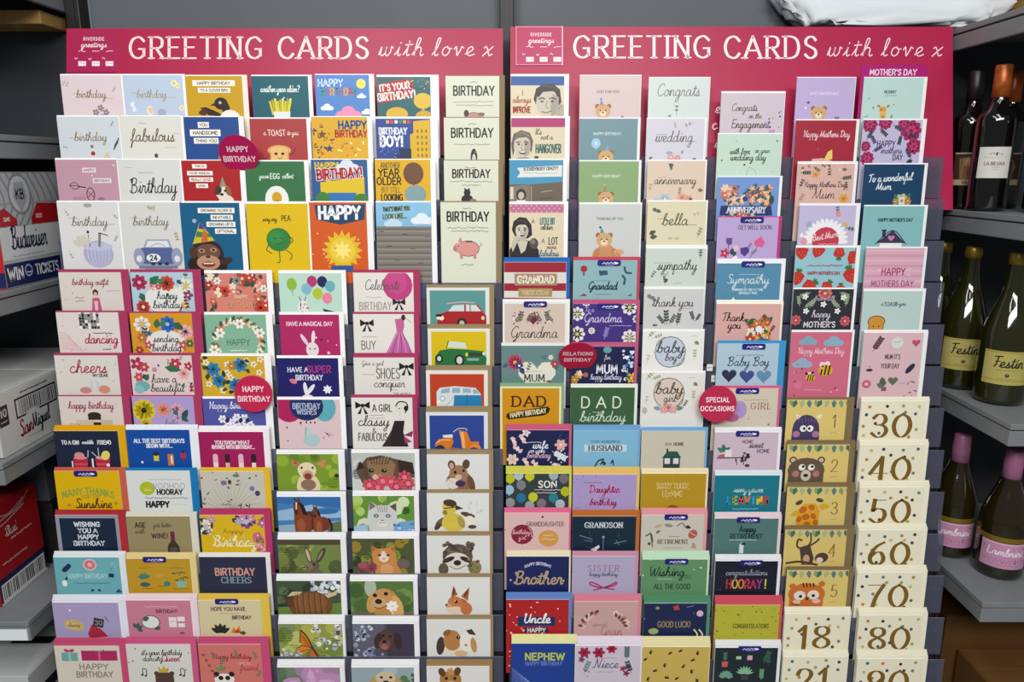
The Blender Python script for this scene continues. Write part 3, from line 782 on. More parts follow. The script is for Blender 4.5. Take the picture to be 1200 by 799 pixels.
# ---- first rack, upper block: seven columns of four
GOLD = '#8f7748'
card('L', 0, 70, 88, 141, 143, 86.5, '#ececec', 'pale pink card with gold birthday script and roses, top row', '#dccbd0')
c('birthday', 34, 23, 10, GOLD, .8); q(18, 21, 9, GOLD, .2, .4); q(55, 26, 9, GOLD, .2, .4)
for x in (38, 44, 50): f(x, 42 - (x == 44) * 5, 4, '#8f7f86', '#c9aab4', 5); lf(x, 44, 7, 70, '#6f7a70')
for x, y in ((6, 5), (64, 12), (10, 6)): sprig(x, y, 6, 120, '#b59a9f', 2, .4)
card('L', 0, 143, 88, 213, 216, 86.5, '#ececec', 'pale blue card with faint gold birthday script and daisies', '#b9c8dc')
c('birthday', 32, 23, 10, '#ab9c72', .8); q(12, 20, 9, '#a59a78', .2, .4); q(57, 25, 9, '#a59a78', .2, .4)
f(60, 9, 4, '#efe7b8', '#d7b83e'); f(64, 12, 3, '#efe7b8', '#d7b83e'); f(67, 37, 3.4, '#efe7b8', '#d7b83e'); e(29, 40, 4, 6, '#e6dcc9'); p([26, 37, 33, 37, 30, 44], '#e7c08a'); e(43, 42, 5, 4, '#9dabc4'); lf(7, 36, 8, -60, '#dfe6ee'); lf(10, 42, 8, -80, '#dfe6ee')
card('L', 0, 216.6, 89, 283, 289, 87.5, '#e8e2d6', 'mustard card with white caption strips over a black and white bird', '#c49a08')
bar('HAPPY BIRTHDAY', 33, 8, 50, 6.5); bar('TO A CLEVER BIRD', 33, 16, 38, 5.5)
e(40, 31, 8, 7, '#241a18'); e(45, 36, 5, 9, '#2a1f1d', -15); p([33, 30, 27, 33, 33, 34], '#3a2a22'); p([15, 36, 22, 35, 38, 42, 40, 46, 24, 44], '#2b1c18'); e(50, 48, 12, 10, '#e6e2dc'); e(39, 30, 1.8, 1.8, '#b9b2aa'); lf(24, 40, 12, 170, '#4b2a1d')
card('L', 0, 294, 89, 360.5, 365, 87.5, '#ececec', 'dark teal card with a white script joke above yellow chips', '#0b5965')
c('another year older?', 33, 16, 8, '#e6f0ee', .85, sx=.72)
for i in range(9): r(22 + i * 2.7, 36 - (i % 3) * 1.5, 2.4, 16, ['#d2c41c', '#b8ad12', '#e0d23c'][i % 3], -12 + i * 3)
p([24, 40, 44, 40, 42, 60, 26, 60], '#d9e2dc'); dots(4, 3, ['#e8f0ea'], .8, 26, 24, 44, 30)
card('L', 0, 368.6, 87.6, 432, 438, 86.5, '#ececec', 'sky blue card with cartoon lettering, sun and clouds', '#4f82c6')
t('HAPPY', 18, 9, 7.5, '#cfe2f4', 1.5)
for i, (ch, cl) in enumerate(zip('BIRTHDAY', ('#2f9a8a', '#c8485c', '#d9a83a', '#3f7f5a', '#9a5fae', '#d9a83a', '#c8485c', '#3e8b72'))): t(ch, 9 + i * 5.4, 19, 7.5, cl, 1.6)
e(54, 10, 5.5, 5.5, '#f2e27a'); e(54, 10, 4.4, 4.4, '#e8d650'); cloud(54, 24, 5, '#e9f0f8'); cloud(13, 37, 7, '#e9f0f8'); cloud(60, 42, 6, '#e9f0f8'); cloud(38, 44, 14, '#e58fae')
card('L', 0, 441, 90, 504, 514, 87.5, '#e9e9ec', "dark teal card with red IT'S YOUR BIRTHDAY ribbon and yellow balloons", '#1d5f62')
p([2, 8, 36, 2, 44, 9, 42, 22, 4, 30], '#b01a24'); t("IT'S YOUR", 21, 11, 7, '#eceae4', 1.5, ang=-6, sx=.9); t('BIRTHDAY!', 23, 21, 8, '#eceae4', 1.7, ang=-6, sx=.9)
bal(23, 42, 13, 8, '#d3ae2e'); bal(54, 27, 11, 9, '#d9b63a'); bal(55, 44, 10, 6, '#c9a12a'); bits(14, 5, ['#3f9a9c', '#e0c050', '#2a7f8a'], 3, 1, 36, 2, 63, 14); s([40, 10, 50, 14, 60, 8], .8, '#2b2b2b')
card('L', 0, 522, 89, 585, 591.5, 88, '#8c785c', 'cream card with black BIRTHDAY lettering, top of the cream column', '#d3d6c2')
q(33, 7, 9, '#555', .8, .6); t('BIRTHDAY', 33, 16.5, 10, '#1c1c1c', 1.7, sx=.82); q(33, 29, 48, '#7a7a70', .8, .55); q(34, 33, 44, '#7a7a70', .8, .55)
e(33, 46, 12, 5, '#b98a80'); e(24, 42, 3, 4, '#3a2c28'); e(42, 43, 4, 2, '#8a5f57'); s([24, 44, 33, 41, 44, 45], .6, '#4a3430')

card('L', 1, 66, 136.5, 138, 140, 135, '#ececec', 'pale blue-grey card with gold birthday script and a red ball', '#cad2d7')
c('birthday', 37, 25, 11, GOLD, .85); q(17, 24, 9, GOLD, .2, .4); e(38.5, 42, 2.6, 2.6, '#b02038'); e(38, 34, 2, 2, '#7a7f88')
for i in range(3): r(65 + i * 2, 34 - i * 3, 1.4, 8, '#3a3f48', 20)
sprig(62, 12, 6, -60, '#7a8088', 2, .4); p([48, 49, 56, 40, 60, 49], '#cbbf9c'); sprig(10, 36, 5, 200, '#7a8088', 2, .4)
card('L', 1, 139, 136, 211, 214, 135, '#ececec', 'off-white card with large gold and black fabulous script', '#d8d7d0')
c('fabulous', 37, 25, 16, '#6f5c32', 1.15, sx=.95); q(26, 8, 9, '#8a8577', .6, .5); q(58, 36, 14, '#8a8577', .5, .4); q(66, 20, 7, GOLD, .3, .4); e(40, 45, 2.2, 2.6, '#4a4c48')
card('L', 1, 215, 137, 279, 285, 136, '#ececec', 'royal blue card with three white YOU HANDSOME caption strips', '#1d478a')
bar('YOU', 22.5, 9, 13, 6.5); bar('HANDSOME', 24, 18, 36, 7.5); bar('THING YOU', 24.5, 27, 29, 6.5); e(40, 47, 3, 4, '#8a8a70')
card('L', 1, 292, 139, 358.7, 363, 137.5, '#ececec', 'red card joking a TOAST above a slice of toast', '#a53638')
c('a', 17, 17, 6, '#e8cfc6', .7); t('TOAST', 31, 16, 6.5, '#ecd6ca', .9, sx=.8); c('to you', 50, 17, 6, '#e8cfc6', .7, sx=.9)
e(33, 36, 14, 6, '#d3a45a'); r(33, 44, 22, 16, '#d3a45a'); e(33, 36, 11, 4, '#e0b874'); r(33, 44, 18, 14, '#e0b874'); e(29, 40, 2, 1.6, '#2a2018'); e(37, 40, 2, 1.6, '#2a2018'); s([31, 44, 33, 46, 36, 44], .7, '#5a3018'); s([20, 42, 15, 46, 12, 40], .9, '#4a2a22'); s([46, 42, 50, 38, 52, 33], .9, '#4a2a22')
card('L', 1, 364.5, 137, 430, 435.5, 136, '#ececec', 'yellow card with blue HAPPY and red BIRTHDAY lettering, confetti beside', '#d6a520')
t('HAPPY', 48, 9, 8.5, '#1f4f86', 2); t('BIRTHDAY', 46, 19, 7.5, '#a8281f', 1.6, sx=.85); bits(22, 8, ['#6b4a2a', '#28406e', '#b0642a'], 4, 1.6, 2, 4, 26, 48); star(12, 20, 6, '#6b4a2a'); star(20, 36, 5, '#28406e'); bits(10, 9, ['#b0642a', '#fff2b0'], 4, 1.4, 32, 28, 64, 48)
card('L', 1, 440, 139, 504, 513, 136.5, '#e9e9ec', 'navy card with white BIRTHDAY BOY lettering beside yellow towers', '#23438c')
p([44, 3, 64, 1, 64, 60, 44, 60], '#d5ab1c'); p([40, 18, 45, 16, 45, 60, 40, 60], '#d5ab1c')
for i in range(6): r(14 + i * 5, 3.6, 3.6, 3.6, ['#d9a83a', '#c9482e', '#e8e2d0', '#3f8a5a', '#d9a83a', '#c9482e'][i])
t('BIRTHDAY', 20, 14, 7, '#e6e8f0', 1.5, sx=.8); t('BOY!', 18, 25.5, 11, '#eef0f4', 2.6, sx=.9)
for i in range(5):
    for j in range(3): r(49 + j * 5, 14 + i * 7, 2, 3.5, '#8a6a14'); A.n -= 1
A.n += 1; r(34, 42, 14, 16, '#16264f'); r(24, 46, 10, 10, '#1a2c5c'); bits(12, 4, ['#8fa6d8'], 1.4, .7, 4, 32, 24, 46)
card('L', 1, 520, 138, 585, 591, 137, '#8c785c', 'cream card with black BIRTHDAY lettering and a small penguin', '#d3d6c2')
q(33, 7, 9, '#555', .8, .6); t('BIRTHDAY', 33, 17, 10, '#1c1c1c', 1.7, sx=.84); q(33, 30, 42, '#6a6a62', .8, .55)
e(35, 45, 4, 10, '#1d1d20'); e(35, 48, 2.4, 7, '#c9c9c0'); e(35, 38, 2.4, 3, '#1d1d20'); lf(35, 39, 4, 0, '#8a7a40')

card('L', 2, 64, 187, 136, 137.5, 185, '#ececec', 'dusky mauve card with a black whisk and mixer sketch', '#bb90a1')
bar('happy', 39, 12, 16, 5.5, '#e2d3da', '#8a6a78'); bar('birthday', 53, 24, 22, 5.5, '#e2d3da', '#8a6a78')
for dy in (-4, 0, 4): s([14, 30, 20, 30 + dy, 26, 31], .7, '#2c2630')
s([26, 31, 33, 32], 1.2, '#2c2630'); e(38, 40, 5, 8, '#2c2630'); e(38, 40, 4, 7, '#bb90a1'); s([34, 36, 42, 44], .6, '#2c2630'); s([34, 44, 42, 36], .6, '#2c2630'); r(24, 46, 14, 7, '#a98392'); e(50, 46, 4, 3, '#8f7080'); dots(6, 2, ['#ead9e0'], .9)
card('L', 2, 137, 187, 210, 212, 186, '#ececec', 'white card with large black handwritten Birthday', '#d2d3cf')
c('Birthday', 39, 34, 19, '#222324', 1.2, sx=.8); q(32, 15, 17, '#77776f', .2, .5); q(12, 9, 8, '#999', .4, .4)
card('L', 2, 212, 188, 280, 286, 187, '#ececec', 'red card with four white caption strips and a puppy', '#a5191d')
bar('THIS IS', 21, 6.6, 17, 5); bar('YOUR ANNUAL', 21, 14.5, 30, 5); bar('REALLY GOOD', 22, 21.8, 28, 5); bar('WISH', 22.4, 29, 14, 5)
e(47, 37, 9, 9, '#dcd3c8'); e(41, 34, 4, 6, '#4a3026', 20); e(53, 35, 3.5, 6, '#8a5a3a', -20); p([43, 30, 47, 18, 51, 30], '#8c8c70'); e(43, 35, 1.3, 1.3, '#111'); e(49, 35, 1.3, 1.3, '#111'); e(45, 39, 2.2, 1.6, '#1a1410'); e(50, 46, 9, 6, '#dcd3c8')
card('L', 2, 287, 189, 356, 361, 187.5, '#ececec', 'green card with an egg pun above a boiled egg', '#2f6c3f')
c('youre', 21, 18, 6, '#dbe8d8', .7, sx=.85); t('EGG', 34, 17, 6, '#e4efdf', .9, sx=.8); c('cellent', 49, 18, 6, '#dbe8d8', .7, sx=.85)
e(35, 44, 14, 16, '#e3e5e0'); e(35, 42, 6, 7, '#c99a22'); s([33, 44, 35, 46, 37, 44], .6, '#5a3a10')
card('L', 2, 364, 187, 430, 436, 186, '#ececec', 'blue card with outlined red BIRTHDAY lettering over a yellow square', '#24558f')
cloud(42, 8, 13, '#cfdcea'); p([10, 26, 62, 20, 62, 60, 10, 60], '#d8b91c'); p([18, 38, 52, 38, 52, 60, 18, 60], '#2a6fae')
t('HAPPY', 18, 7, 7, '#e0be2a', 1.8); t('BIRTHDAY!', 33, 16, 11, '#eee7e0', 3.6, sx=.78, ang=-3); t('BIRTHDAY!', 33, 16, 11, '#b3202a', 2.2, sx=.78, ang=-3)
r(20, 25, 6, 3, '#d8b91c'); e(12, 44, 8, 7, '#3b7a2e'); e(58, 46, 9, 7, '#3b7a2e')
card('L', 2, 439, 187, 504, 510, 186, '#ececec', 'yellow card reading ANOTHER YEAR OLDER with brown and teal balloons', '#d8a80e')
t('ANOTHER', 18, 6.6, 6, '#8a6f22', 1.1, sx=.68); t('YEAR', 16, 15, 8, '#241d16', 1.5); t('OLDER', 16, 24.6, 8, '#241d16', 1.5, sx=.95); t('BUT STILL', 18, 34.6, 6, '#9a7a1c', 1, sx=.65); t('LOOKING', 19, 43.5, 7.5, '#241d16', 1.3, sx=.65)
bal(45, 16, 12, 13, '#6b452c', '#4a3626', 30); bal(47, 40, 13, 11, '#7f9a9a', '#4a3626', 20)
card('L', 2, 520, 188, 584, 589, 187, '#8c785c', 'cream card with black BIRTHDAY lettering and a sitting black cat', '#d3d6c2')
q(31, 8, 13, '#555', .8, .6); t('BIRTHDAY', 32, 15, 9, '#1c1c1c', 1.6, sx=.84); q(32, 24, 50, '#6a6a62', .9, .6); q(32, 28.5, 22, '#6a6a62', .8, .55)
e(27, 45, 7, 6, '#1d1d20'); e(27, 37, 4, 4, '#1d1d20'); p([23.6, 37, 24, 31, 27, 34], '#1d1d20'); p([30.4, 37, 30, 31, 27, 34], '#1d1d20'); e(34, 46, 4, 2, '#77776f')

card('L', 3, 66, 236.5, 137, 139, 235, '#ececec', 'white card with a lavender cocktail bowl under birthday script', '#d4d4d3')
c('birthday', 36, 25, 12, '#77705c', .9); q(17, 19, 11, GOLD, .2, .5); q(61, 26, 9, GOLD, .2, .5)
e(43, 61, 18, 16, '#a8a9c8'); e(43, 52, 18, 5, '#b8bad4')
for i in range(7): s([30 + i * 4.4, 52, 31 + i * 4, 66, 36 + i * 2.4, 75], .6, '#c7c9dd')
s([34, 52, 33, 38], .9, '#5a5a58'); e(33, 35, 1.6, 1.6, '#222'); r(46, 44, 3, 17, '#7a7a72', 6); line([(46, 36), (56, 39)], 1, '#222'); A.n += 1
for a_ in (200, 240, 280, 320): lf(26, 50, 13, a_, '#c9c4b4')
e(36, 4, 5, 2.4, '#9aa39a'); sprig(64, 14, 6, 40, '#8a8f88', 2, .4); sprig(68, 38, 7, 120, '#9a9f98', 3, .4); sprig(8, 8, 7, 60, '#9a9f98', 2, .4); sprig(8, 58, 7, 60, '#9a9f98', 2, .4)
card('L', 3, 139, 237, 210, 212, 235.5, '#ececec', 'pale grey card with a blue vintage car numbered 24', '#cfcfcc')
c('birthday', 35, 24, 12, '#77705c', .9); q(16, 18, 9, GOLD, .2, .5); sprig(30, 4, 10, 20, '#a8a884', 3, .4); sprig(44, 4, 8, 160, '#a8a884', 3, .4); sprig(63, 32, 10, 80, '#a09c7a', 3, .4)
e(40, 66, 28, 15, '#8f97ad'); p([24, 53, 28, 43, 55, 43, 58, 53], '#9aa2b4'); p([27, 52, 30, 45, 53, 45, 55, 52], '#d9dcdf'); s([33, 51, 42, 48, 50, 51], .7, '#7a8090')
p([21, 53, 58, 53, 62, 72, 18, 72], '#4f5f8e'); e(18, 64, 6.5, 11, '#8f97b0'); e(63, 64, 6.5, 11, '#8f97b0'); e(18, 66, 3.4, 4, '#d7dade'); e(63, 66, 3.4, 4, '#d7dade'); e(35, 65, 8.5, 5, '#e2e4e6'); t('24', 35, 65, 6, '#1b1b1f', 1.3)
for x in (34, 42, 50): e(x, 72, 2.6, 1.8, '#20263c')
r(40, 76, 46, 3, '#6f7690')
card('L', 3, 210, 237.5, 280, 286, 235.5, '#ececec', 'blue card with a chimpanzee in a striped party hat', '#07577f')
bar('GROWING OLDER IS', 42.5, 9, 43, 6); bar('INEVITABLE', 48.5, 17, 26, 6); bar('GROWING UP IS', 47, 25, 34, 6); bar('OPTIONAL', 52, 33, 25, 6)
e(28, 60, 20, 17, '#2c1d19'); e(28, 72, 24, 14, '#251814')
p([12, 48, 22, 22, 38, 44], '#c9b22e'); p([16, 40, 18, 33, 32, 36, 35, 40], '#3d7a4a'); p([20, 30, 22, 22, 28, 31], '#3a3f8a'); p([22, 46, 26, 30, 30, 35, 30, 45], '#c2662a'); e(16, 21, 2.6, 2.4, '#8fb0c0')
e(29, 58, 15, 10, '#6b4738'); e(22, 56, 4, 2.6, '#a88468'); e(36, 55, 4, 2.6, '#a88468'); e(22, 56, 1.6, 1.5, '#140d0b'); e(36, 55, 1.6, 1.5, '#140d0b'); e(29, 70, 14, 9, '#b8876c'); e(29, 63, 3, 1.8, '#4a2d24'); e(29, 72, 8, 3.4, '#7c2f2c'); r(29, 71, 12, 1.6, '#e0cfc0'); e(50, 68, 8, 4, '#3a241d', -15); e(12, 58, 5, 7, '#4a2f26')
card('L', 3, 288, 238.5, 360, 363, 236, '#ececec', 'bright yellow card with a round green pea on legs', '#d7b400')
c('way my', 27, 19, 6, '#4a4514', .75, sx=.9); t('PEA', 46, 17, 6, '#3a3a1a', .9, sx=.8)
e(36, 42, 14.5, 14, '#2d7a36'); e(33, 39, 9, 8, '#36853e'); s([30, 40, 33, 41], .8, '#173f1c'); s([38, 40, 41, 41], .8, '#173f1c'); s([33, 46, 36, 47, 40, 45], .6, '#173f1c')
s([24, 48, 21, 54, 27, 58], .9, '#2a3312'); s([36, 56, 36, 68, 33, 69], .9, '#2a3312'); s([44, 54, 51, 60, 48, 66], .9, '#2a3312'); s([48, 38, 53, 42, 50, 46], .9, '#2a3312')
card('L', 3, 362, 237, 429, 436, 235.5, '#e9e9ec', 'orange card with white HAPPY on navy and a golden sunburst', '#cc5516')
p([6, 3, 66, 2, 64, 20, 36, 26, 8, 20], '#16405f'); t('HAPPY', 35, 12, 14, '#eef0f2', 3.2, sx=.9)
star(37, 56, 24, '#d9b322', 16, .72); e(37, 56, 15, 15, '#e2c238'); star(37, 56, 12, '#f0dc78', 8, .5); dots(12, 6, ['#e88a4a', '#f0b070'], 1.2, 2, 26, 66, 78); r(36, 78, 26, 8, '#2f4f86')
card('L', 3, 440, 237, 505, 511, 235.5, '#e9e9ec', 'card with a sky-blue top over weathered grey wooden planks', '#7fb2d4')
p([0, 0, 65, 0, 65, 14, 0, 22], '#86b9da'); cloud(54, 20, 12, '#d9e4ea'); cloud(20, 24, 10, '#b8d4e4')
t("THAT'S WHAT YOU", 24, 7.5, 4.6, '#4a5a1a', 1.2, sx=.62, ang=-3); t('LOOK LIKE...', 22, 16, 5, '#5a6a1c', 1.3, sx=.8, ang=-3)
r(32, 62, 66, 68, '#7b746d')
for i in range(9): r(32, 31 + i * 7, 66, 1, ['#56504b', '#625c56'][i % 2]); r(32, 34 + i * 7, 66, 1.4, '#8d867e')
for i in range(7): r(6 + i * 9, 34 + (i * 17) % 48, 6, .8, '#4a4541')
card('L', 3, 516, 237, 581, 588, 235.5, '#8c785c', 'cream card with a pink piggy bank under BIRTHDAY lettering', '#d3d6c2')
q(31, 7, 9, '#555', .8, .6); t('BIRTHDAY', 32, 16.5, 10.5, '#1c1c1c', 1.8, sx=.8); q(32, 29.5, 48, '#6a6a62', .9, .6); q(34, 33.5, 44, '#6a6a62', .9, .6)
e(32, 54, 13.5, 9.5, '#3f2a28'); e(32, 54, 12.8, 8.8, '#d08f8a'); e(20, 53, 5.6, 5.6, '#d08f8a'); e(16.6, 54, 2.4, 3, '#b8706c'); p([20, 46, 23, 40, 26, 47], '#c67f7a'); e(20.6, 51, .8, .8, '#2a1a1a'); r(24, 63, 3.4, 6, '#c27d78'); r(40, 63, 3.4, 6, '#c27d78'); s([45, 52, 48, 49, 46, 47], .8, '#b8706c'); r(33, 45.6, 8, 1.6, '#3a2a28'); q(31, 73, 14, '#555', .8, .6)

# ---- first rack, lower block
PK = '#a1365c'
card('L', 4, 68, 319, 141, 150, 315.5, PK, 'cream card reading birthday outfit with a figure in pink dress', '#d3cbc4', 1)
c('birthday outfit', 36, 13, 8, '#a04a5e', .85, sx=.9); e(41, 24, 3.4, 4, '#3a2622'); e(41, 25.6, 2, 2.4, '#d8a890'); p([37, 30, 45, 30, 49, 60, 33, 60], '#b6587a'); p([38.6, 34, 43, 34, 42, 52, 39, 52], '#e2b3c0'); q(62, 22, 16, '#8a847c', .6, .5); q(22, 30, 11, '#666', .8, .6); q(22, 34, 11, '#666', .8, .6); dots(9, 4, ['#8a9a90', '#9a8a90'], .8)
card('L', 4, 152, 319, 225, 235, 315.5, PK, 'pale blue card with happy birthday script inside bright flowers', '#aac4d2', 1)
e(40, 32, 26, 17, '#dcdcd8'); f(10, 12, 9, '#a02a4c', '#e0a0b0', 7); f(42, 13, 9, '#c24a32', '#2a2022', 9); f(12, 41, 8, '#bb4030', '#e8d8c8', 9); f(64, 16, 9, '#dcdcc4', '#d9b640', 7); f(66, 27, 6, '#7c3560', '#e0b0c0', 5); f(24, 16, 6, '#dcaab0', '#b05060', 5); f(62, 39, 5, '#d9a83a', '#fff', 5)
lf(22, 14, 15, -40, '#2e6a45'); lf(30, 12, 10, -20, '#3d7a50'); lf(10, 24, 12, 70, '#2f5f58'); lf(54, 9, 8, 40, '#2f4f58'); sprig(64, 8, 12, -80, '#3f5f54', 3); sprig(62, 28, 12, 80, '#5a3050', 3); f(32, 17, 4, '#bf5068'); lf(42, 24, 5, 90, '#2a3f3a')
c('happy', 41, 29, 10, '#33343a', .85); c('birthday', 41, 40, 10, '#33343a', .85)
card('L', 4, 239, 320, 312, 318.5, 316.5, '#ececec', 'coral card crowded with small flowers round gold lettering', '#cf7d70')
floral(46, 11, ['#b83a34', '#e7b3a6', '#d9857a', '#9a2f2c', '#e8d9c4', '#c4604f'], 5.4, '#3f4a3c', avoid=(24, 22, 60, 50)); f(15, 9, 4.4, '#e8e6da', '#3a8a8a'); f(69, 18, 4.4, '#e8e6da', '#3a8a8a'); f(38, 9, 5, '#8a9088', '#2f3432', 8); f(23, 21, 6, '#c43a30', '#2a1414'); f(64, 41, 7, '#bf3a2f', '#2a1414')
t('HAPPY', 42, 28, 4, '#e8d4a8', .7); t('BIRTHDAY', 42, 37, 6.5, '#c9a672', .8, sx=.9)
card('L', 4, 326, 320, 399.5, 405, 316.5, '#ececec', 'mint card with bright balloons and a striped animal', '#b4d3c4')
bal(15, 13, 6, 7.5, '#86b43a', '#555', 6); 
for x, y, cl in ((39, 9.5, '#b02e72'), (51, 10, '#1f1f54'), (60, 15.5, '#62a8b0'), (32, 18.5, '#7fb0c0'), (45, 24, '#a9bf34'), (56, 29.5, '#dd8094')): bal(x, y, 6, 6.6, cl)
e(27, 41, 6, 9, '#e4dcdc'); bits(14, 3, ['#2a2428', '#c05a6a'], 3, .9, 21, 36, 33, 48); s([25, 33, 23, 28], .8, '#333'); s([29, 33, 31, 28], .8, '#333'); p([50, 42, 66, 46, 66, 50, 52, 46], '#2c2a3c')
card('L', 4, 413.5, 319.5, 484, 492, 316, PK, 'white card reading Celebrate with a large magenta balloon', '#dcd8d2', 1)
e(52, 15, 17.5, 18, '#b83a78'); e(50, 12, 13, 13, '#bf4682'); c('Celebrate', 34, 17, 13, '#5c4a55', .8, sx=.86); q(23, 29, 18, '#99928e', .5, .5); t('BIRTHDAY', 25, 39.5, 9, '#8a827c', .9, sx=.72); bow(53, 35, 7.5, '#1a1618')
KR = '#94805e'
card('L', 4, 499.7, 337, 573.4, 579, 333.5, KR, 'white-bordered teal card with a red small car', '#dcdad4', 1)
border('#54908f', 3.6, 3.4, 69); p([12, 32, 24, 28, 34, 28, 38, 20, 60, 20, 66, 29, 70, 33, 70, 50, 12, 50], '#a01c1e'); p([25, 28, 31, 21, 44, 20, 44, 28], '#c9d4d4'); p([46, 20, 58, 20.5, 64, 28, 46, 28], '#c9d4d4'); s([24, 19, 40, 17, 56, 18], 1.2, '#d9a0a0'); r(51, 24, 1, 9, '#7a1416'); e(17, 36, 3, 3, '#e8dcc8'); e(13, 36, 2, 2, '#e8dcc8'); e(41, 42, 6, 6, '#2a2022'); e(41, 42, 3, 3, '#b9b4ac'); r(14, 33, 7, 3, '#2a1618'); e(66, 36, 2, 2.4, '#d9c8b0')
card('L', 5, 65, 366, 138, 148.5, 364, PK, 'cream card with a black and white disco ball and dancing script', '#d8cecb', 1)
e(38, 8, 12, 12, '#a9a5a4')
rn = random.Random(4)
for i in range(7):
    for j in range(6): r(28 + i * 3.4, 0 + j * 3.6, 3, 3.2, rn.choice(['#1f1d20', '#e6e3e0', '#8a8686', '#3a383c'])); A.n -= 1
A.n += 1; q(53, 25, 22, '#443c3e', .9, .9); c('dancing', 50, 34, 13, '#b0405c', 1.4, sx=.95); q(56, 44, 10, '#443c3e', .9, .8)
for i in range(7): s([2, 24 + i * 3, 10 + i, 26 + i * 3, 16 + i * 2, 34 + i * 2], .8, '#d8a0aa')
dots(10, 6, ['#9ab0a4', '#c88a98'], .8)
card('L', 5, 151.5, 367, 224, 235, 365, PK, 'golden yellow card with sending script and a blue flower', '#d1921a', 1)
e(40, 36, 24, 16, '#dcdad4'); f(43.5, 13, 9.5, '#2f62b4', '#9ab6dc', 8); f(13.5, 13.5, 9.5, '#e6dcd4', '#d9a83a', 8); f(64, 22, 8.5, '#dfa9ac', '#2c1c20', 8); lf(30, 18, 12, -80, '#2f6a44'); lf(36, 16, 10, -60, '#3d7a50'); lf(50, 12, 14, 30, '#2e5a48'); f(21, 24, 3.4, '#2f5ea8', '#1a2a50', 5); sprig(13, 36, 16, -80, '#3a5a40', 4); f(12, 29, 6, '#b56a50'); f(19, 38, 5, '#b8485c', '#f0d8d0', 5); f(60, 38, 6, '#c2504c', '#e8c8b0', 5); f(68, 36, 5, '#3f6a44'); f(8, 44, 5, '#a03040')
c('sending', 40, 32, 10, '#3a3540', .85); c('birthday', 40, 43, 10, '#3a3540', .85)
card('L', 5, 239, 368.5, 311, 318.5, 365.5, '#ececec', 'sage green card with a flower wreath round happy birthday', '#7fae92')
for i in range(22):
    an = -2.9 + i * .28
    f(38 + 27 * math.cos(an), 33 + 26 * math.sin(an), 4.2, ['#e6e2d4', '#b8503c', '#d98a70', '#e9c9ae'][i % 4], '#7a5a30', 6); A.n -= 1; lf(38 + 27 * math.cos(an), 33 + 26 * math.sin(an), 7, math.degrees(an) + 40, ['#2f5a40', '#4a7a5a'][i % 2])
for x, y in ((17, 22), (41, 11), (64, 22), (9, 42)): f(x, y, 6, '#ece8dc', '#a88a4a', 6)
t('HAPPY', 38, 33, 7, '#4a7a64', .8); q(38, 43, 20, '#e8e4d4', .8, .8)
card('L', 5, 327, 368.5, 397, 402.5, 365.5, '#ececec', 'magenta card reading HAVE A MAGICAL DAY over a white rabbit', '#a9235f')
t('HAVE A MAGICAL DAY', 35, 11, 4.6, '#ecd8e2', .85, sx=.9); e(37, 42, 7.5, 9, '#ddd4d6'); e(38.6, 27, 2.2, 8, '#e4d9db', 6); e(28, 30, 2.2, 8, '#d8ccd0', -32); e(34, 41, 1, 1, '#333'); e(40, 41, 1, 1, '#333'); dots(6, 3, ['#eab6cc', '#f0dce6'], 1.1, 2, 26, 66, 48); star(56, 46, 2.4, '#f0e4d0'); e(48, 30, 1.6, 1.4, '#5a1538')
card('L', 5, 413.5, 368, 484.7, 491, 365.5, PK, 'white card with a black bow and a pink ball gown', '#dcd9d3', 1)
bow(16, 11, 8, '#1a1618'); e(55, 13, 5, 8, '#c8709a'); p([49, 6, 60, 6, 58, 22, 51, 22], '#bf5c90'); p([50, 22, 58, 22, 70, 50, 70, 70, 34, 70, 38, 46], '#b8609c'); 
for i in range(6): s([52 + i, 22, 44 + i * 4, 36, 38 + i * 6, 52], .8, ['#d49ac2', '#8a3f74'][i % 2])
e(59, 4, 2.6, 3.4, '#2c2020'); s([60, 3, 68, 10], .5, '#888'); q(18, 27, 18, '#99928e', .5, .5); t('BUY', 17, 37, 10, '#6a625c', 1, sx=.75)
card('L', 5, 501, 385, 574, 579, 380, KR, 'white-bordered yellow card with a green open roadster', '#dcdad4')
border('#d0b402', 4, 3.6, 68.6); p([8, 34, 14, 26, 26, 24, 46, 25, 66, 27, 69, 36, 68, 46, 8, 46], '#1f6a34'); p([22, 22, 26, 15, 44, 17, 46, 24], '#c8d4cc'); s([22, 23, 24, 15], .9, '#17341f'); e(13, 36, 4.4, 5, '#16221a'); e(13, 36, 2.4, 3, '#c8ccc4'); e(37, 38, 6, 7, '#16221a'); e(37, 38, 3.6, 4.6, '#c8ccc4'); e(46, 31, 2.2, 2.2, '#d9d23a'); r(56, 31, 18, 4, '#2b3a34'); e(66, 30, 2, 2, '#d9d9c4'); r(53, 37, 14, 3, '#8aa0a0')
card('L', 6, 63, 416.5, 137, 150, 413.5, PK, 'cream card with pink cheers script and two clinking glasses', '#d3cfc7', 1)
c('cheers', 38, 17, 17, '#b0405e', 1.5, sx=1.05); t('MY DEAR', 52, 24, 3.4, '#4a4446', .8); e(45, 34, 12, 7, '#cfd0d0'); e(33, 42, 7, 4, '#c4807c'); e(55, 41, 7, 5, '#cf8a70'); r(40, 36, 3, 10, '#c0c4c8'); r(48, 36, 3, 10, '#c0c4c8'); dots(14, 8, ['#7a9a8c', '#a0a0b0', '#c88a98'], .9)
card('L', 6, 151.5, 416.5, 224, 235.5, 413.5, PK, 'pale pink card with have a beautiful script among flowers', '#d9c7c4', 1)
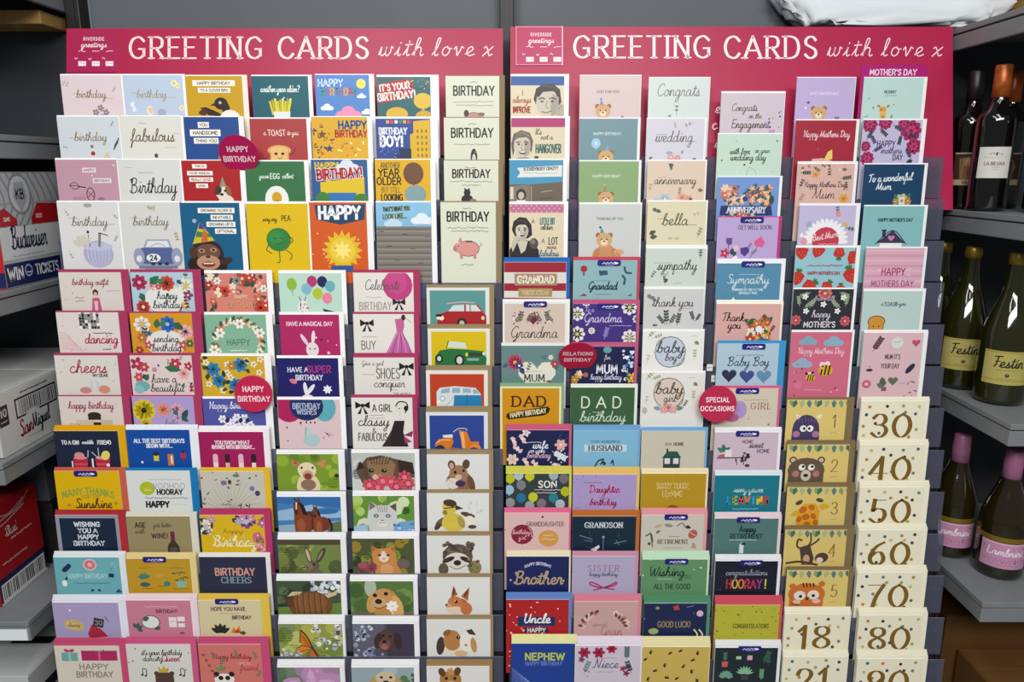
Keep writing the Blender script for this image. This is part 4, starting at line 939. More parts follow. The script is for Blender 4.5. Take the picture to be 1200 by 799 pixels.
f(8, 10, 8, '#a5284a', '#e0a0a8', 5); f(16, 14, 6, '#b5405a'); f(53, 10, 7, '#b5324e', '#e8c0c0', 6); f(68, 13, 5.4, '#a82a48', '#e8c0c0', 5); f(62, 22, 7, '#e0a4a4', '#b05060', 6); f(9, 26, 6, '#c24a68'); f(72, 40, 5.4, '#a82a48', '#e8c0c0', 5); e(12, 37, 9, 6.5, '#6aa8a8'); e(8, 41, 6, 5, '#83b8b4')
lf(40, 14, 20, 12, '#2f6a44', .22); lf(14, 22, 10, 60, '#27503c'); lf(16, 30, 9, -60, '#2f5f48'); sprig(66, 32, 10, 30, '#2c4a40', 3); sprig(64, 38, 8, 200, '#2c4a40', 2); sprig(58, 8, 8, -70, '#8a9a94', 3); e(33, 12, 1.4, 1.4, '#2f4f9a'); f(28, 17, 3, '#c0788a'); sprig(44, 12, 6, -80, '#6a7a74', 2)
c('have a', 38, 30, 11, '#3a4a4a', .85); c('beautiful', 41, 41, 11, '#3a4a4a', .85)
card('L', 6, 234.5, 417, 309, 317, 414, '#ececec', 'mustard yellow card with blue flowers and dark leaves', '#c9a52a')
for x, y in ((14, 16), (20, 30), (46, 11), (39, 35)): f(x, y, 8.5, '#2f7aa8', '#1a3a5a', 7)
for x, y in ((31, 10), (30, 20), (6, 8), (54, 6), (62, 10), (70, 4), (34, 26), (8, 34), (68, 20), (24, 42), (56, 34)): f(x, y, 4, '#e6ddc0', '#8a6a2a', 5)
for i in range(18): lf((i * 23) % 68 + 2, (i * 17) % 46 + 2, 7, i * 67, ['#26331f', '#37482a'][i % 2])
f(36, 12, 5, '#b8723a')
card('L', 6, 324, 419.5, 396, 401, 416.5, '#ececec', 'navy card reading HAVE A SUPER BIRTHDAY with white rabbit ears', '#1a1960')
t('HAVE A', 24, 14, 5.5, '#dcdcee', 1); t('SUPER', 49, 13.5, 8, '#a5307c', 1.5, sx=.95); t('BIRTHDAY', 37, 23.5, 6, '#dcdcee', 1.1, sx=.9); e(18, 28, 4.6, 2.8, '#d0708a', 25); lf(20, 27, 5, -30, '#e2a0b4'); e(32, 37, 2.4, 8, '#e0dde6', -6); e(38, 38, 2.4, 8, '#e0dde6', 38); e(34, 50, 8, 6, '#e0dde6'); star(58, 38, 6, '#e2e2ea', 7, .6)
card('L', 6, 414, 419, 485.4, 490, 413.8, PK, 'white card reading SHOES and conquer with a black bow', '#d9d6d0', 2)
c('Give a girl', 22, 8, 6, '#7a746e', .6); t('SHOES', 40, 19, 12, '#5a544e', 1.2, sx=.62); q(17, 20, 14, '#8a847e', .5, .5); bow(62, 11, 8.5, '#161214'); q(44, 27, 20, '#8a847e', .4, .5); c('conquer', 41, 33, 11, '#6a645e', 1, sx=1.1); q(47, 39, 8, '#8a847e', .4, .5); t('THE WORLD', 56, 44, 3, '#8a847e', .5)
card('L', 6, 499, 434, 571.6, 576.5, 428, KR, 'white-bordered orange card with a blue and white camper van', '#dedad4')
border('#b43a18', 4.4, 4.4, 68); p([12, 26, 16, 21, 34, 19, 58, 21, 64, 28, 66, 50, 12, 50], '#cfd4d6'); p([33, 30, 65, 30, 66, 50, 31, 50], '#1f78a8'); p([18, 23, 28, 21, 27, 27, 17, 28], '#8aa8b4'); p([31, 21, 40, 21, 40, 27, 30, 27], '#8aa8b4'); p([43, 21.5, 52, 22, 53, 27, 43, 27], '#8aa8b4'); p([55, 22.5, 59, 23, 63, 28, 55, 28], '#8aa8b4'); e(19, 34, 3.4, 3.4, '#8fb0c0'); e(19, 34, 2.2, 2.2, '#e0e4e4'); e(14, 38, 2, 2, '#f0ead8'); s([33, 30, 26, 40, 20, 46], 1, '#9fb6c0'); r(48, 36, .8, 14, '#17608a')
card('L', 7, 68, 464.5, 142, 151, 463, PK, 'cream card with pink happy birthday script and a dark cake', '#d3c7c0', 1)
c('happy birthday', 37, 12.5, 9.5, '#a8506a', 1.05, sx=.9); e(40, 23, 8, 4, '#2e2220'); r(40, 26, 15, 5, '#2e2220'); r(40, 30, 14, 1.6, '#cdbdb0'); r(40, 36, 17, 9, '#33211f'); r(28, 32, 20, 7, '#c4b8a8'); r(54, 32, 14, 7, '#b9b49c'); q(16, 34, 12, '#8a7a70', .6, .6); dots(8, 5, ['#9aa89c'], .8)
card('L', 7, 154, 464.5, 226, 235.5, 463, PK, 'lavender card with a large yellow daisy and small pink blooms', '#a995c8', 1)
r(44, 44, 50, 20, '#d8d4d8'); f(13, 17, 13, '#d3bc22', '#241d12', 11); f(36, 16, 8, '#d98a70', '#a04a3a', 7); f(52, 15, 7, '#d9a0ac', '#3a2a30', 7); f(52, 26, 6, '#c8a0c0', '#8a5a80', 6); lf(58, 27, 13, -60, '#1f4a48', .3); lf(56, 24, 11, 40, '#2b5a4c', .3); lf(48, 16, 9, 60, '#3a6a58'); sprig(42, 18, 10, -20, '#5a5a6a', 2); f(14, 34, 7, '#cbb028', '#241d12', 9); c('hello', 44, 33, 8, '#8a8090', .7)
card('L', 7, 237, 467, 310, 318.5, 464.5, '#ececec', 'periwinkle card with white Happy birthday script and white flowers', '#4d529c')
c('Happy birthday', 34, 10, 9, '#dfe0ee', .95, sx=.95)
for x, y, z in ((22, 25, 5), (33, 28, 4), (39, 23, 5), (48, 24, 5.4), (44, 31, 5), (28, 33, 5), (54, 32, 5), (36, 34, 4)): f(x, y, z, '#e6e6ec', '#b0a8b8', 6)
for x in (26, 42, 50): lf(x, 30, 8, -70, '#23264f')
card('L', 7, 324.5, 468, 398, 404, 465, '#ececec', 'pink card with magenta, navy and blue balloons reading BIRTHDAY WISHES', '#d6bcc0')
e(13, 10, 17, 18, '#a81c58'); e(55, 10, 13.5, 17, '#5aa4b0'); e(34, 8, 20, 18, '#17285a'); e(33, 6, 15, 13, '#1c2f64'); t('BIRTHDAY', 34, 8, 6.5, '#b9c2dc', 1, sx=.85); t('WISHES', 34, 15, 6, '#b9c2dc', 1, sx=.9); dots(12, 4, ['#3a2a38', '#a04a6a'], .9, 4, 4, 70, 54); p([24, 28, 28, 27, 27, 31], '#a81c58')
for x in (33, 38, 43): e(x, 28, .9, 1.4, '#2a2030')
e(38, 50, 10, 8, '#a8c0c4'); e(34, 40, 4, 6, '#b0c6c8', -12); s([32, 34, 31, 44], .6, '#555'); s([44, 42, 54, 36, 64, 34], .8, '#b6cacb'); s([54, 40, 64, 44], .8, '#c06a8a')
card('L', 7, 411.4, 466, 483, 488.7, 462.4, PK, 'white card reading A GIRL classy FABULOUS with a lady in black', '#dad7d1', 1)
bow(13, 9.5, 8.5, '#161214'); t('A GIRL', 36, 12.5, 8.5, '#4a4440', 1.2, sx=.72); q(29, 21, 16, '#8a847e', .5, .6); q(29, 25, 18, '#8a847e', .4, .5); c('classy', 25, 31, 14, '#3a3430', 1.1, sx=1.1); t('&', 26, 40, 6.5, '#6a645e', .9); t('FABULOUS', 24, 48, 9, '#5a544e', 1.2, sx=.62)
e(58, 12, 7, 6, '#d9cfc6'); s([52, 10, 56, 5, 64, 6, 66, 12, 63, 18], 1.4, '#161214'); e(64, 13, 2.6, 3.4, '#161214'); s([55, 13, 57, 13], .8, '#333'); r(57, 22, 2.6, 8, '#d9cfc6'); p([50, 28, 62, 28, 60, 42, 66, 60, 36, 60, 46, 40], '#231d1c'); p([46, 40, 38, 54, 34, 60, 44, 60], '#2f2827'); p([60, 46, 72, 40, 70, 48], '#8a2a50'); p([60, 46, 70, 54, 62, 56], '#a23462')
card('L', 7, 499, 483, 571.6, 577, 476, KR, 'white-bordered blue card with an orange motor scooter', '#d5d8de')
border('#263f8c', 4, 4, 68); p([10, 40, 14, 33, 30, 30, 32, 36, 28, 46, 12, 46], '#cf7420'); p([19, 28, 31, 27, 31, 31, 20, 31], '#d4d8de'); p([38, 22, 48, 24, 52, 36, 62, 36, 62, 44, 44, 46], '#cf7420'); p([40, 24, 44, 24, 46, 44, 42, 44], '#e8a860'); s([32, 24, 38, 20, 46, 20, 48, 22], 1.2, '#aab6d0'); e(16, 46, 6, 6, '#20284a'); e(58, 44, 6, 5, '#d98a3a'); e(56, 48, 6, 5, '#20284a'); s([28, 44, 44, 46], 2, '#a85c18'); s([11, 38, 18, 34, 28, 34], .8, '#f0c890')

card('L', 8, 62.5, 505, 137.5, 146, 498.5, '#d3a00a', 'navy card reading TO A GIN FRIEND with two red drinks', '#182238')
t('TO A GIN', 18, 14, 4.6, '#dfe2e6', .95, sx=.85); c('credible', 38.5, 14.6, 5, '#dfe2e6', .65, sx=.85); t('FRIEND', 58, 14, 4.6, '#dfe2e6', .95, sx=.85)
for x in (28, 54): p([x - 9, 34, x + 9, 34, x + 6, 50, x - 6, 50], '#b0263a'); r(x, 41, 16, 3, '#c9485a'); e(x, 33, 8, 2, '#d98a90')
e(27, 30, 6, 4, '#c88a8a'); s([37, 32, 38, 24], .8, '#cfd4dc'); s([42, 26, 49, 33], .8, '#cfd4dc'); s([50, 32, 50, 21], .8, '#cfd4dc'); e(58, 30, 5, 6, '#d3cf62', 30); r(42, 42, 2, 16, '#e8e0e0'); r(18, 42, 1.6, 10, '#e8e0e0'); e(60, 42, 2, 2, '#f0e4e4')
card('L', 8, 147, 503.5, 221.5, 231.3, 497.7, '#dfe4ea', 'bright blue card reading ALL THE BEST BIRTHDAYS with drink icons', '#0b479a')
t('ALL THE BEST BIRTHDAYS', 38, 13.6, 4.6, '#dfe6f0', 1, sx=.86); t('BEGIN WITH...', 38, 19.6, 4.4, '#dfe6f0', 1, sx=.9)
r(33, 35, 6, 7, '#c9bf3a'); e(33, 29.6, 4, 2.6, '#2a2438'); r(50, 37, 7, 14, '#c9762a'); r(51, 37, 2, 10, '#e8e0d0'); e(65, 32, 3.4, 4, '#b02a4a'); r(65, 38, 1, 6, '#7a2a4a'); e(16, 40, 1.4, 1.4, '#e8eef4'); e(65, 27, 2, 1.6, '#2a2438')
card('L', 8, 232, 506, 308, 315, 499, '#e8e2e6', 'magenta card reading YOU KNOW WHAT over a row of bottles', '#991654')
t('YOU KNOW WHAT', 39, 13, 4.4, '#ecd6e0', .95, sx=.9); t('RHYMES WITH BIRTHDAY...', 40, 18.6, 4.2, '#ecd6e0', .95, sx=.78)
for x, cl, c2 in ((18, '#d8aebc', '#e8d0d8'), (32, '#3a1a28', '#d8b09a'), (48, '#d8aebc', '#e8d0d8'), (63, '#2c1226', '#e8d4c8')): e(x, 30, 3, 3, cl); r(x, 37, 6, 14, cl); r(x, 42, 5, 8, c2)
card('L', 9, 63, 552, 139, 148, 548, '#bd5a48', 'yellow card with brown Sunshine script and dark blue sticker', '#d4ab00')
badge(23, 3); t('MANY THANKS', 37, 25, 8, '#8a9a3c', 1.6, sx=.9, arc=5); t('FOR THE', 40, 32, 4.4, '#a8862c', .8); c('Sunshine', 42, 43, 13, '#4a2f18', 1.3, sx=.95); lf(16, 42, 6, 170, '#a8862c'); lf(66, 40, 6, 0, '#a8862c')
card('L', 9, 147, 551.5, 222, 230.5, 548, '#1273ae', 'white card with a green disc reading HOORAY and HAPPY', '#d3d6d4')
e(23.5, 22, 9, 8.6, '#a3b81a'); q(23.5, 22, 9, '#e8a04a', .9, 1); q(23.5, 24.6, 8, '#e8eed0', .6, .6); q(45, 11, 38, '#9aa0a0', .5, .5); t('WOOHOO', 48, 19, 7, '#9aa3a0', .8, sx=1.05); t('HOORAY', 49.5, 26.5, 6, '#2c2c2c', 1.6, sx=1); q(45, 34, 50, '#7a8080', 1, .9); t('HAPPY', 34, 42, 7, '#2a2a2a', 2.1); q(60, 42, 16, '#c8d08a', .6, .8)
card('L', 9, 234, 552.5, 308.7, 316, 548.2, '#d9b02c', 'pale stone card with streamers and confetti bursting outwards', '#bfbcb0')
for i in range(16): a_ = 3.3 + i * .19; s([36, 48, 36 + 18 * math.cos(a_), 48 + 18 * math.sin(a_), 36 + 34 * math.cos(a_ + .1), 48 + 40 * math.sin(a_ + .1)], .5, ['#8f8f88', '#a8a48a', '#b0a080'][i % 3])
bits(26, 9, ['#3a3a34', '#5a5a8a', '#4a7a7a', '#2a2a2a', '#8a7a4a'], 3.4, 1.6); e(27, 14, 3.4, 3, '#6a6a90'); e(34, 13, 2, 3, '#3a3a20'); e(60, 21, 3, 3, '#6a70a8'); e(66, 27, 3, 3.4, '#3a3a60'); e(42, 5, 4, 2, '#6a7458'); q(28, 41, 12, '#5a5a50', .8, .8); s([46, 40, 45, 46], .9, '#222'); s([56, 40, 55, 46], .9, '#222')
card('L', 10, 64, 603.5, 137.5, 146, 597.5, '#a82a34', 'grey-bordered navy card with pixel letters WISHING YOU A HAPPY BIRTHDAY', '#8f8e9a')
border('#12233a', 4.5, 4, 70)
for i, w_ in enumerate(('WISHING', 'YOU A', 'HAPPY', 'BIRTHDAY')): t(w_, 36.5, 11.5 + i * 8, 5.4, '#d8dee6', 1.25, sx=1.15)
card('L', 10, 147, 605, 222, 230, 600, '#d3cfc0', 'tan card reading AGE gets better with WINE and a bottle', '#93855f')
t('AGE', 16, 11, 6, '#3a3324', 1.2, sx=.85); c('gets better', 42, 12, 6, '#5a5140', .65, sx=.9); c('with', 15, 20, 7, '#5a5140', .6); t('WINE!', 38, 24.5, 6, '#3a3324', 1.1); r(53, 25, 5, 12, '#6b2433'); p([50.5, 31, 55.5, 31, 60, 38, 60, 50, 46, 50, 46, 38], '#38342f'); e(53, 42, 5, 3, '#504c44')
card('L', 10, 233.5, 603.5, 308.7, 316.6, 596, '#b03462', 'yellow card with white Birthday script and purple butterflies', '#d2ad18')
c('Birthday', 39, 36, 15, '#ece6c0', 1.4, sx=.95); c('happy', 38, 21, 6, '#a87a22', .7, sx=1.6); floral(12, 4, ['#b85a92', '#8a3f8a', '#c886aa'], 5, '#5a3a6a', 44, 0, 75, 12); floral(7, 6, ['#e4e0d4', '#8a8a90'], 5, '#2c2f2c', 0, 4, 12, 24); lf(38, 4, 9, 40, '#2f3f38'); lf(50, 10, 10, 200, '#9ab0b8'); lf(50, 10, 10, -20, '#a8bcc4'); floral(8, 9, ['#c45a8a', '#d98aa0'], 4, '#7a6a20', 64, 20, 75, 46); e(7, 14, 3, 4, '#b9b4b0'); f(14, 5, 5, '#cf9aa0')
card('L', 11, 62, 653, 139, 146, 646.5, '#d8dde0', 'teal card with a doughnut, sleep mask and small bottles', '#68a8b0')
e(42, 9.5, 8, 7.5, '#d8b8bc'); e(42, 9.5, 6.4, 6, '#cf6f7a'); e(42, 9.5, 2.6, 2.4, '#d8b8bc'); e(14, 14, 6.6, 3, '#242b52', -38); e(12, 16, 3, 3, '#242b52'); e(17, 11, 3, 3, '#242b52'); t('HAPPY BIRTHDAY', 38, 24, 5.6, '#a8ccd0', .9, sx=.8); q(42, 33, 42, '#3f6a74', .9, .8); r(66, 23, 6, 5, '#20264a', 12); e(70, 10, 3, 4, '#7fb4ba'); s([66, 16, 72, 8], .6, '#3a5a70'); e(10, 33, 3, 4, '#e2e6e6'); p([10, 28, 14, 24, 14, 29], '#2a2f50'); e(42, 42, 2, 1.6, '#2a3f60'); e(50, 42, 2, 1.6, '#2a3f60'); p([69, 45, 73, 40, 77, 45], '#23407a')
card('L', 11, 147, 654.5, 222, 229, 648, '#dbc88e', 'mustard card with small potted plants and dark blue sticker', '#b88f22')
badge(20, 1); q(20, 12, 12, '#5a4a1c', .5, .5); q(58, 12, 16, '#5a4a1c', .5, .5)
for a_ in range(-160, -10, 25): lf(20, 26, 9, a_, '#3f7a6a', .2)
for a_ in range(-150, -20, 30): lf(38, 24, 7, a_, '#b89a3a', .2)
bits(10, 5, ['#35583f', '#47705a'], 4, 1.4, 54, 16, 70, 28); e(20, 33, 6, 3, '#3d5a60'); e(46, 32, 4, 3.4, '#3f7a70'); p([56, 29, 70, 29, 67, 37, 59, 37], '#7fb0a0'); q(22, 38, 12, '#5a4a1c', .6, .5); q(40, 35, 8, '#5a4a1c', .6, .5); q(62, 38, 18, '#5a4a1c', .6, .5)
card('L', 11, 232.7, 652.5, 311, 316, 648, '#dcdcd8', 'slate navy card reading BIRTHDAY CHEERS in pink and blue', '#292c42')
t('BIRTHDAY', 41, 19, 8.4, '#c4938a', 1.7, sx=.94); sf('CHEERS', 42, 29.5, 7.4, '#7f97a8', 1.3, sx=.98)
card('L', 12, 60.6, 706, 138, 147, 697, '#dcdce6', 'lilac card with a gold cup and a dark boombox', '#a397be')
e(23, 29, 12, 7, '#c4a962', 15); r(20, 30, 14, 8, '#cdb676', 12); p([38, 40, 44, 28, 54, 34, 62, 44, 40, 46], '#a0283c'); r(52, 26, 12, 11, '#2b2a2e', 12); t('30', 52, 26, 6, '#8a8a88', 1.1); c('cheers', 22, 30, 6, '#8a6a3a', .7); e(20, 10, 1.4, 1.4, '#e4e0ea'); bits(8, 3, ['#b8aed0', '#8f84b0'], 3, .6); s([60, 18, 64, 24], .8, '#2b2a2e')
card('L', 12, 147, 703.5, 222.6, 230.5, 696, '#e2d0d6', 'rose pink card with a white teapot and menu sketch', '#c37a90')
q(40, 8, 38, '#d8a8b4', .8, .8); t('BIRTHDAY!', 47, 14, 4, '#5a2a3c', .8); e(27, 28, 11, 9, '#4a3f44'); e(27, 28, 10, 8, '#d8dcda'); for_ = [lf(10, 36, 8, a_, '#3f5a50') for a_ in (-120, -70, -20, 30)]; lf(18, 26, 9, -30, '#3f5a50'); lf(38, 34, 8, 150, '#3f5a50'); r(53, 28, 9, 13, '#e2dcd8'); r(63, 24, 9, 6, '#e2dcd8'); r(63, 32, 8, 5, '#e2dcd8'); q(53, 27, 5, '#8a6a74', .6, .6); e(63, 42, 3, 1.4, '#8a4a60')
card('L', 12, 231.6, 703.5, 305, 315, 696, '#d8ba4c', 'cream card reading HOPE YOU HAVE with leaves and a campfire', '#d0c49c')
badge(20, 1.2); t('HOPE YOU HAVE', 35, 11, 4.8, '#4a4436', .9, sx=.88); q(36, 17, 22, '#c08a5a', .6, .7); t('BIRTHDAY', 50, 22, 4.2, '#3a352a', .9, sx=.9)
for a_ in (-150, -120, -90, -60, -30): lf(24, 42, 13, a_, '#252a22', .25)
p([36, 42, 40, 34, 43, 40, 46, 32, 49, 42], '#cf7a2a'); p([40, 42, 44, 36, 47, 42], '#b0332a'); lf(54, 42, 8, 180, '#5a4a2a')
card('L', 13, 63, 757, 139, 147, 748, '#bf4a70', 'cream card reading HAPPY BIRTHDAY under teal and magenta gifts', '#d2cabc')
r(17, 14, 19, 11, '#6aa49c'); r(17, 14, 3, 11, '#8ac0b8'); e(14, 6, 3.4, 2, '#b8406a', 20); e(20, 6, 3.4, 2, '#b8406a', -20); r(52, 12.5, 42, 13, '#a8265c'); r(52, 12.5, 2.4, 13, '#c8608a'); s([46, 6, 52, 8, 58, 5], 1, '#7a6a3a'); t('HAPPY', 44, 27, 7, '#8a8272', 1.4, sx=1.25); t('BIRTHDAY', 44, 37, 7, '#8a8272', 1.4, sx=1.05)
card('L', 13, 147, 755, 222.6, 229.4, 746.5, '#c4577e', "white card reading it's your birthday with a crowned bear", '#d2d1cb')
c("it's your birthday", 41, 12, 7.5, '#3a3a3a', .8, sx=.92); c('dancing', 30, 20, 7.5, '#4a4446', .8); c('Queen', 51, 20, 9, '#a82a44', 1, sx=.95); e(42, 42, 11, 6, '#4f3a30'); r(42, 48, 22, 10, '#4f3a30'); p([36, 37, 35, 28, 39, 33, 42, 28, 45, 33, 48, 28, 47, 37], '#c2a13e'); e(33, 38, 3, 3, '#4f3a30'); e(51, 38, 3, 3, '#4f3a30')
dots(14, 8, ['#2f3a44', '#a82a44'], 1)
for x in (17, 62): s([x, 40, x, 32, x + 4, 33, x + 4, 41], 1, '#23272c'); e(x - 1, 40, 1.6, 1.2, '#23272c'); e(x + 3, 41, 1.6, 1.2, '#23272c')
card('L', 13, 231.6, 755, 305, 315, 746.5, '#c04a74', 'coral pink card with a panda wearing leaves', '#cb7169')
c('Happy birthday', 39, 17, 7.5, '#8f2a34', .8, sx=.95); t('SPECIAL', 54, 25, 3, '#d8a49a', .5); c('friend', 58, 32, 9, '#a8404c', .9); e(28, 46, 12, 8, '#e2dedb'); e(19, 39, 3.4, 3.4, '#1f1a1b'); e(37, 39, 3.4, 3.4, '#1f1a1b'); e(24, 44, 3, 3, '#1f1a1b'); e(32, 44, 3, 3, '#1f1a1b')
for x, y in ((14, 8), (64, 8), (24, 28), (66, 44), (42, 6)): sprig(x, y, 9, 70 if y < 20 else -60, '#5a7a5c', 3, .5)
for a_ in (-150, -90, -40): lf(25, 34, 8, a_, '#6f8a4a')
for i in range(5): lf(8 + i * 3, 14 + i * 7, 5, 190, '#7a5040')

# animal photographs with white envelopes
WE = '#e6e6e8'
def bokeh(cols, seed, n=14, rad=9): 
    bg(cols[0]); dots(n, seed, cols[1:], rad)
card('L', 8, 323.5, 532, 396, 403.4, 527, WE, 'photo card of a pale piglet in green grass', '#76922a')
bokeh(['#76922a', '#8aa632', '#5f7d22', '#93ad3c', '#6a8826'], 3, 26, 6); e(36, 40, 14, 16, '#d8c9a0'); e(35, 20, 11, 10, '#dccdaa'); p([20, 15, 17, 6, 28, 12], '#cf7a5a'); p([46, 12, 58, 6, 55, 17], '#cf7a5a'); p([21, 13, 19, 8, 26, 12], '#a8442e'); e(36, 26, 6.5, 6, '#c2967a'); e(36, 27.6, 4.6, 4, '#7a3a30'); e(29, 17, 1.3, 1.5, '#2a1d16'); e(42, 17, 1.3, 1.5, '#2a1d16'); e(36, 38, 9, 7, '#8a6a58'); e(70, 27, 3, 2, '#1f2412')
card('L', 8, 411.3, 530.6, 485.7, 491, 527, WE, 'photo card of a tabby kitten resting on pink roses', '#b4b9b4')
dots(10, 4, ['#c4c8c4', '#a4aaa6'], 9); p([5, 22, 18, 6, 34, 3, 54, 8, 72, 14, 74, 30, 40, 40, 12, 38], '#5c4636'); p([5, 22, 10, 10, 16, 18], '#2f231c'); p([54, 8, 72, 12, 74, 26, 56, 26], '#33241e'); p([18, 10, 42, 5, 52, 14, 48, 30, 32, 36, 20, 28], '#8a6a4a')
for i in range(7): s([22 + i * 4, 5, 24 + i * 3, 14], 1, '#3a2a20'); s([14, 18 + i * 2, 22, 20 + i * 2], .6, '#3a2a20')
e(23, 22, 3.2, 2.4, '#1c1814'); e(38, 22, 3.2, 2.4, '#1c1814'); e(23.6, 21.4, 1, .8, '#8aa0a0'); e(38.6, 21.4, 1, .8, '#8aa0a0'); e(30, 30, 6, 4, '#c8b49a'); p([28, 26, 33, 26, 30.5, 29], '#a8645a')
for x, y in ((20, 40), (36, 35), (46, 36), (62, 30), (66, 38), (52, 42), (30, 43)): f(x, y, 8, '#c8495e', '#a8304a', 7, x); e(x, y, 3, 3, '#dd7a86')
card('L', 8, 500, 532.5, 573, 578, 527, KR, 'white card painting of a brown mouse holding a berry', '#d8d8d6')
e(38, 34, 16, 14, '#8a6248'); e(37, 24, 11, 11, '#9a7254'); e(29, 13, 4.4, 6, '#5c4038', -10); e(46, 12, 4.4, 6, '#5c4038', 12); e(29, 14, 2.6, 4, '#c49a86', -10); e(33, 22, 1.8, 2, '#17100e'); e(43, 20, 1.6, 1.8, '#17100e'); e(37, 28, 4, 3.4, '#cbae94'); e(30, 36, 8, 7, '#d9d0c4'); e(39, 36, 6, 4, '#3b2f52'); e(52, 36, 4, 10, '#6b4636', -14); s([24, 30, 32, 36], .8, '#c0a48a')
card('L', 9, 324, 582, 398.7, 405, 576, WE, 'photo card of a brown horse and foal under blue sky', '#3f78b0')
p([0, 0, 75, 0, 75, 14, 0, 8], '#2f68a4'); p([0, 18, 40, 10, 75, 18, 75, 26, 0, 30], '#8fb2cf'); e(56, 18, 16, 4, '#2f68a4'); p([0, 36, 75, 30, 75, 70, 0, 70], '#8fa8ba'); p([58, 34, 75, 30, 75, 70, 58, 70], '#5d6b46')
e(38, 30, 14, 12, '#4c2a24'); p([20, 12, 27, 10, 33, 18, 40, 26, 38, 60, 21, 60, 19, 30], '#7a3d22'); e(22.5, 12, 3.6, 8.5, '#6e3620', 6); e(22, 19, 2.4, 3.4, '#3f211c'); p([22, 7, 23.6, 7, 23, 16, 21.6, 16], '#dcccb8'); p([20, 5, 21, 0, 23, 4], '#4a2418'); p([24, 4, 26, 0, 27, 6], '#4a2418'); p([25, 5, 31, 10, 36, 24, 30, 22, 27, 12], '#24171a'); e(20.6, 9.5, .7, .8, '#120a08'); e(25, 9.5, .7, .8, '#120a08'); e(27, 36, 5, 9, '#96502e')
e(53, 34, 9, 9, '#6e3320'); p([42, 20, 47, 19, 52, 27, 54, 60, 42, 60], '#83401f'); e(44, 19, 2.8, 6.4, '#70351f', 4); e(43.6, 24, 1.8, 2.4, '#3f211c'); p([42, 14, 42.6, 10, 44.4, 13], '#4a2418'); p([45, 13, 47, 10, 47, 15], '#4a2418'); p([46, 14, 50, 20, 51, 27, 47, 22], '#24171a'); e(48, 38, 3.4, 7, '#9a5530'); s([60, 28, 63, 36, 62, 46], 2.4, '#24171a')
card('L', 9, 413, 581, 485, 490.5, 575, WE, 'photo card of a grey-white kitten against green leaves', '#5f8a34')
bokeh(['#5f8a34', '#3f6f24', '#8fb23c', '#2f5a20', '#a8c468', '#c8d4b0'], 7, 22, 8); p([16, 30, 20, 6, 28, 12, 40, 12, 50, 8, 52, 34, 46, 50, 20, 50], '#c6c7c4'); p([19, 18, 20, 6, 27, 13], '#7a6a64'); p([43, 13, 51, 9, 51, 20], '#5a4c48'); 
for i in range(5): s([28 + i * 3, 13, 30 + i * 2.4, 20], .9, '#80807c')
e(27, 25, 3, 2.4, '#3a4448'); e(41, 25, 3, 2.4, '#3a4448'); e(27, 25, 1.6, 1.6, '#8fb0b4'); e(41, 25, 1.6, 1.6, '#8fb0b4'); p([32, 30, 36, 30, 34, 32.6], '#5a3a38'); e(34, 35, 6, 4, '#d8d4cc'); s([30, 34, 34, 33, 38, 34], .6, '#5a4a48'); p([0, 38, 16, 36, 18, 60, 0, 60], '#9ab8d4'); p([48, 34, 72, 30, 72, 60, 46, 60], '#6f9cc4'); dots(10, 5, ['#b8d0e4', '#4f80b0'], 2, 48, 34, 72, 46)
card('L', 9, 500, 578, 573, 577.5, 574, KR, 'white card painting of a yellow duckling with spread wings', '#dadad6')
e(17, 36, 9, 4.4, '#6a5640', -38); e(12, 42, 5, 3, '#4e3d2c', -50); e(48, 27, 9, 3, '#55443a', 18); e(50, 35, 6, 7, '#e2ddd0'); e(53, 42, 5, 2.6, '#4c463c'); e(31, 37, 14, 12, '#d2bd4c'); e(28, 30, 8, 8, '#cdb648'); e(27, 17, 9, 8.5, '#cdb648'); e(27, 12, 8, 4.4, '#43381f', 8); s([20, 19, 27, 18, 34, 17], 1.3, '#43381f'); p([33, 14, 43, 19, 34, 21], '#3a342c'); e(30, 16, 1.2, 1.2, '#120e08'); e(21, 24, 3, 3, '#8a7a34'); e(40, 36, 4, 8, '#a8924a', -20); dots(14, 4, ['#b9c0c4', '#cfd4d4'], 1.1, 48, 6, 68, 26)
card('L', 10, 325, 632, 398.7, 405, 624, WE, 'photo card of a brown hare with long ears upright', '#6f7f42')
bokeh(['#6f7f42', '#5b6a38', '#8f9a4c', '#4f5a34', '#9aa258'], 9, 16, 11); r(37, 3, 74, 8, '#4b4230'); e(40, 34, 7.5, 7, '#5d5344'); e(36, 34, 5, 4.4, '#7a6c58'); e(35, 20, 3, 10, '#4a4036', -16); e(35, 20, 1.8, 8.4, '#c6ab92', -16); e(50, 20, 3.4, 10.6, '#3c342c', 28); e(49.4, 20, 1.5, 7.6, '#8a7a66', 28); e(41, 32, 1.5, 1.5, '#1a1410'); e(33, 36, 1.4, 1.2, '#2a201a'); e(43, 44, 9, 7, '#6a5e4c'); s([33, 36, 28, 38], .4, '#ccc')
card('L', 10, 412, 631, 485, 491, 623, WE, 'photo card of a ginger kitten among autumn leaves', '#4a5230')
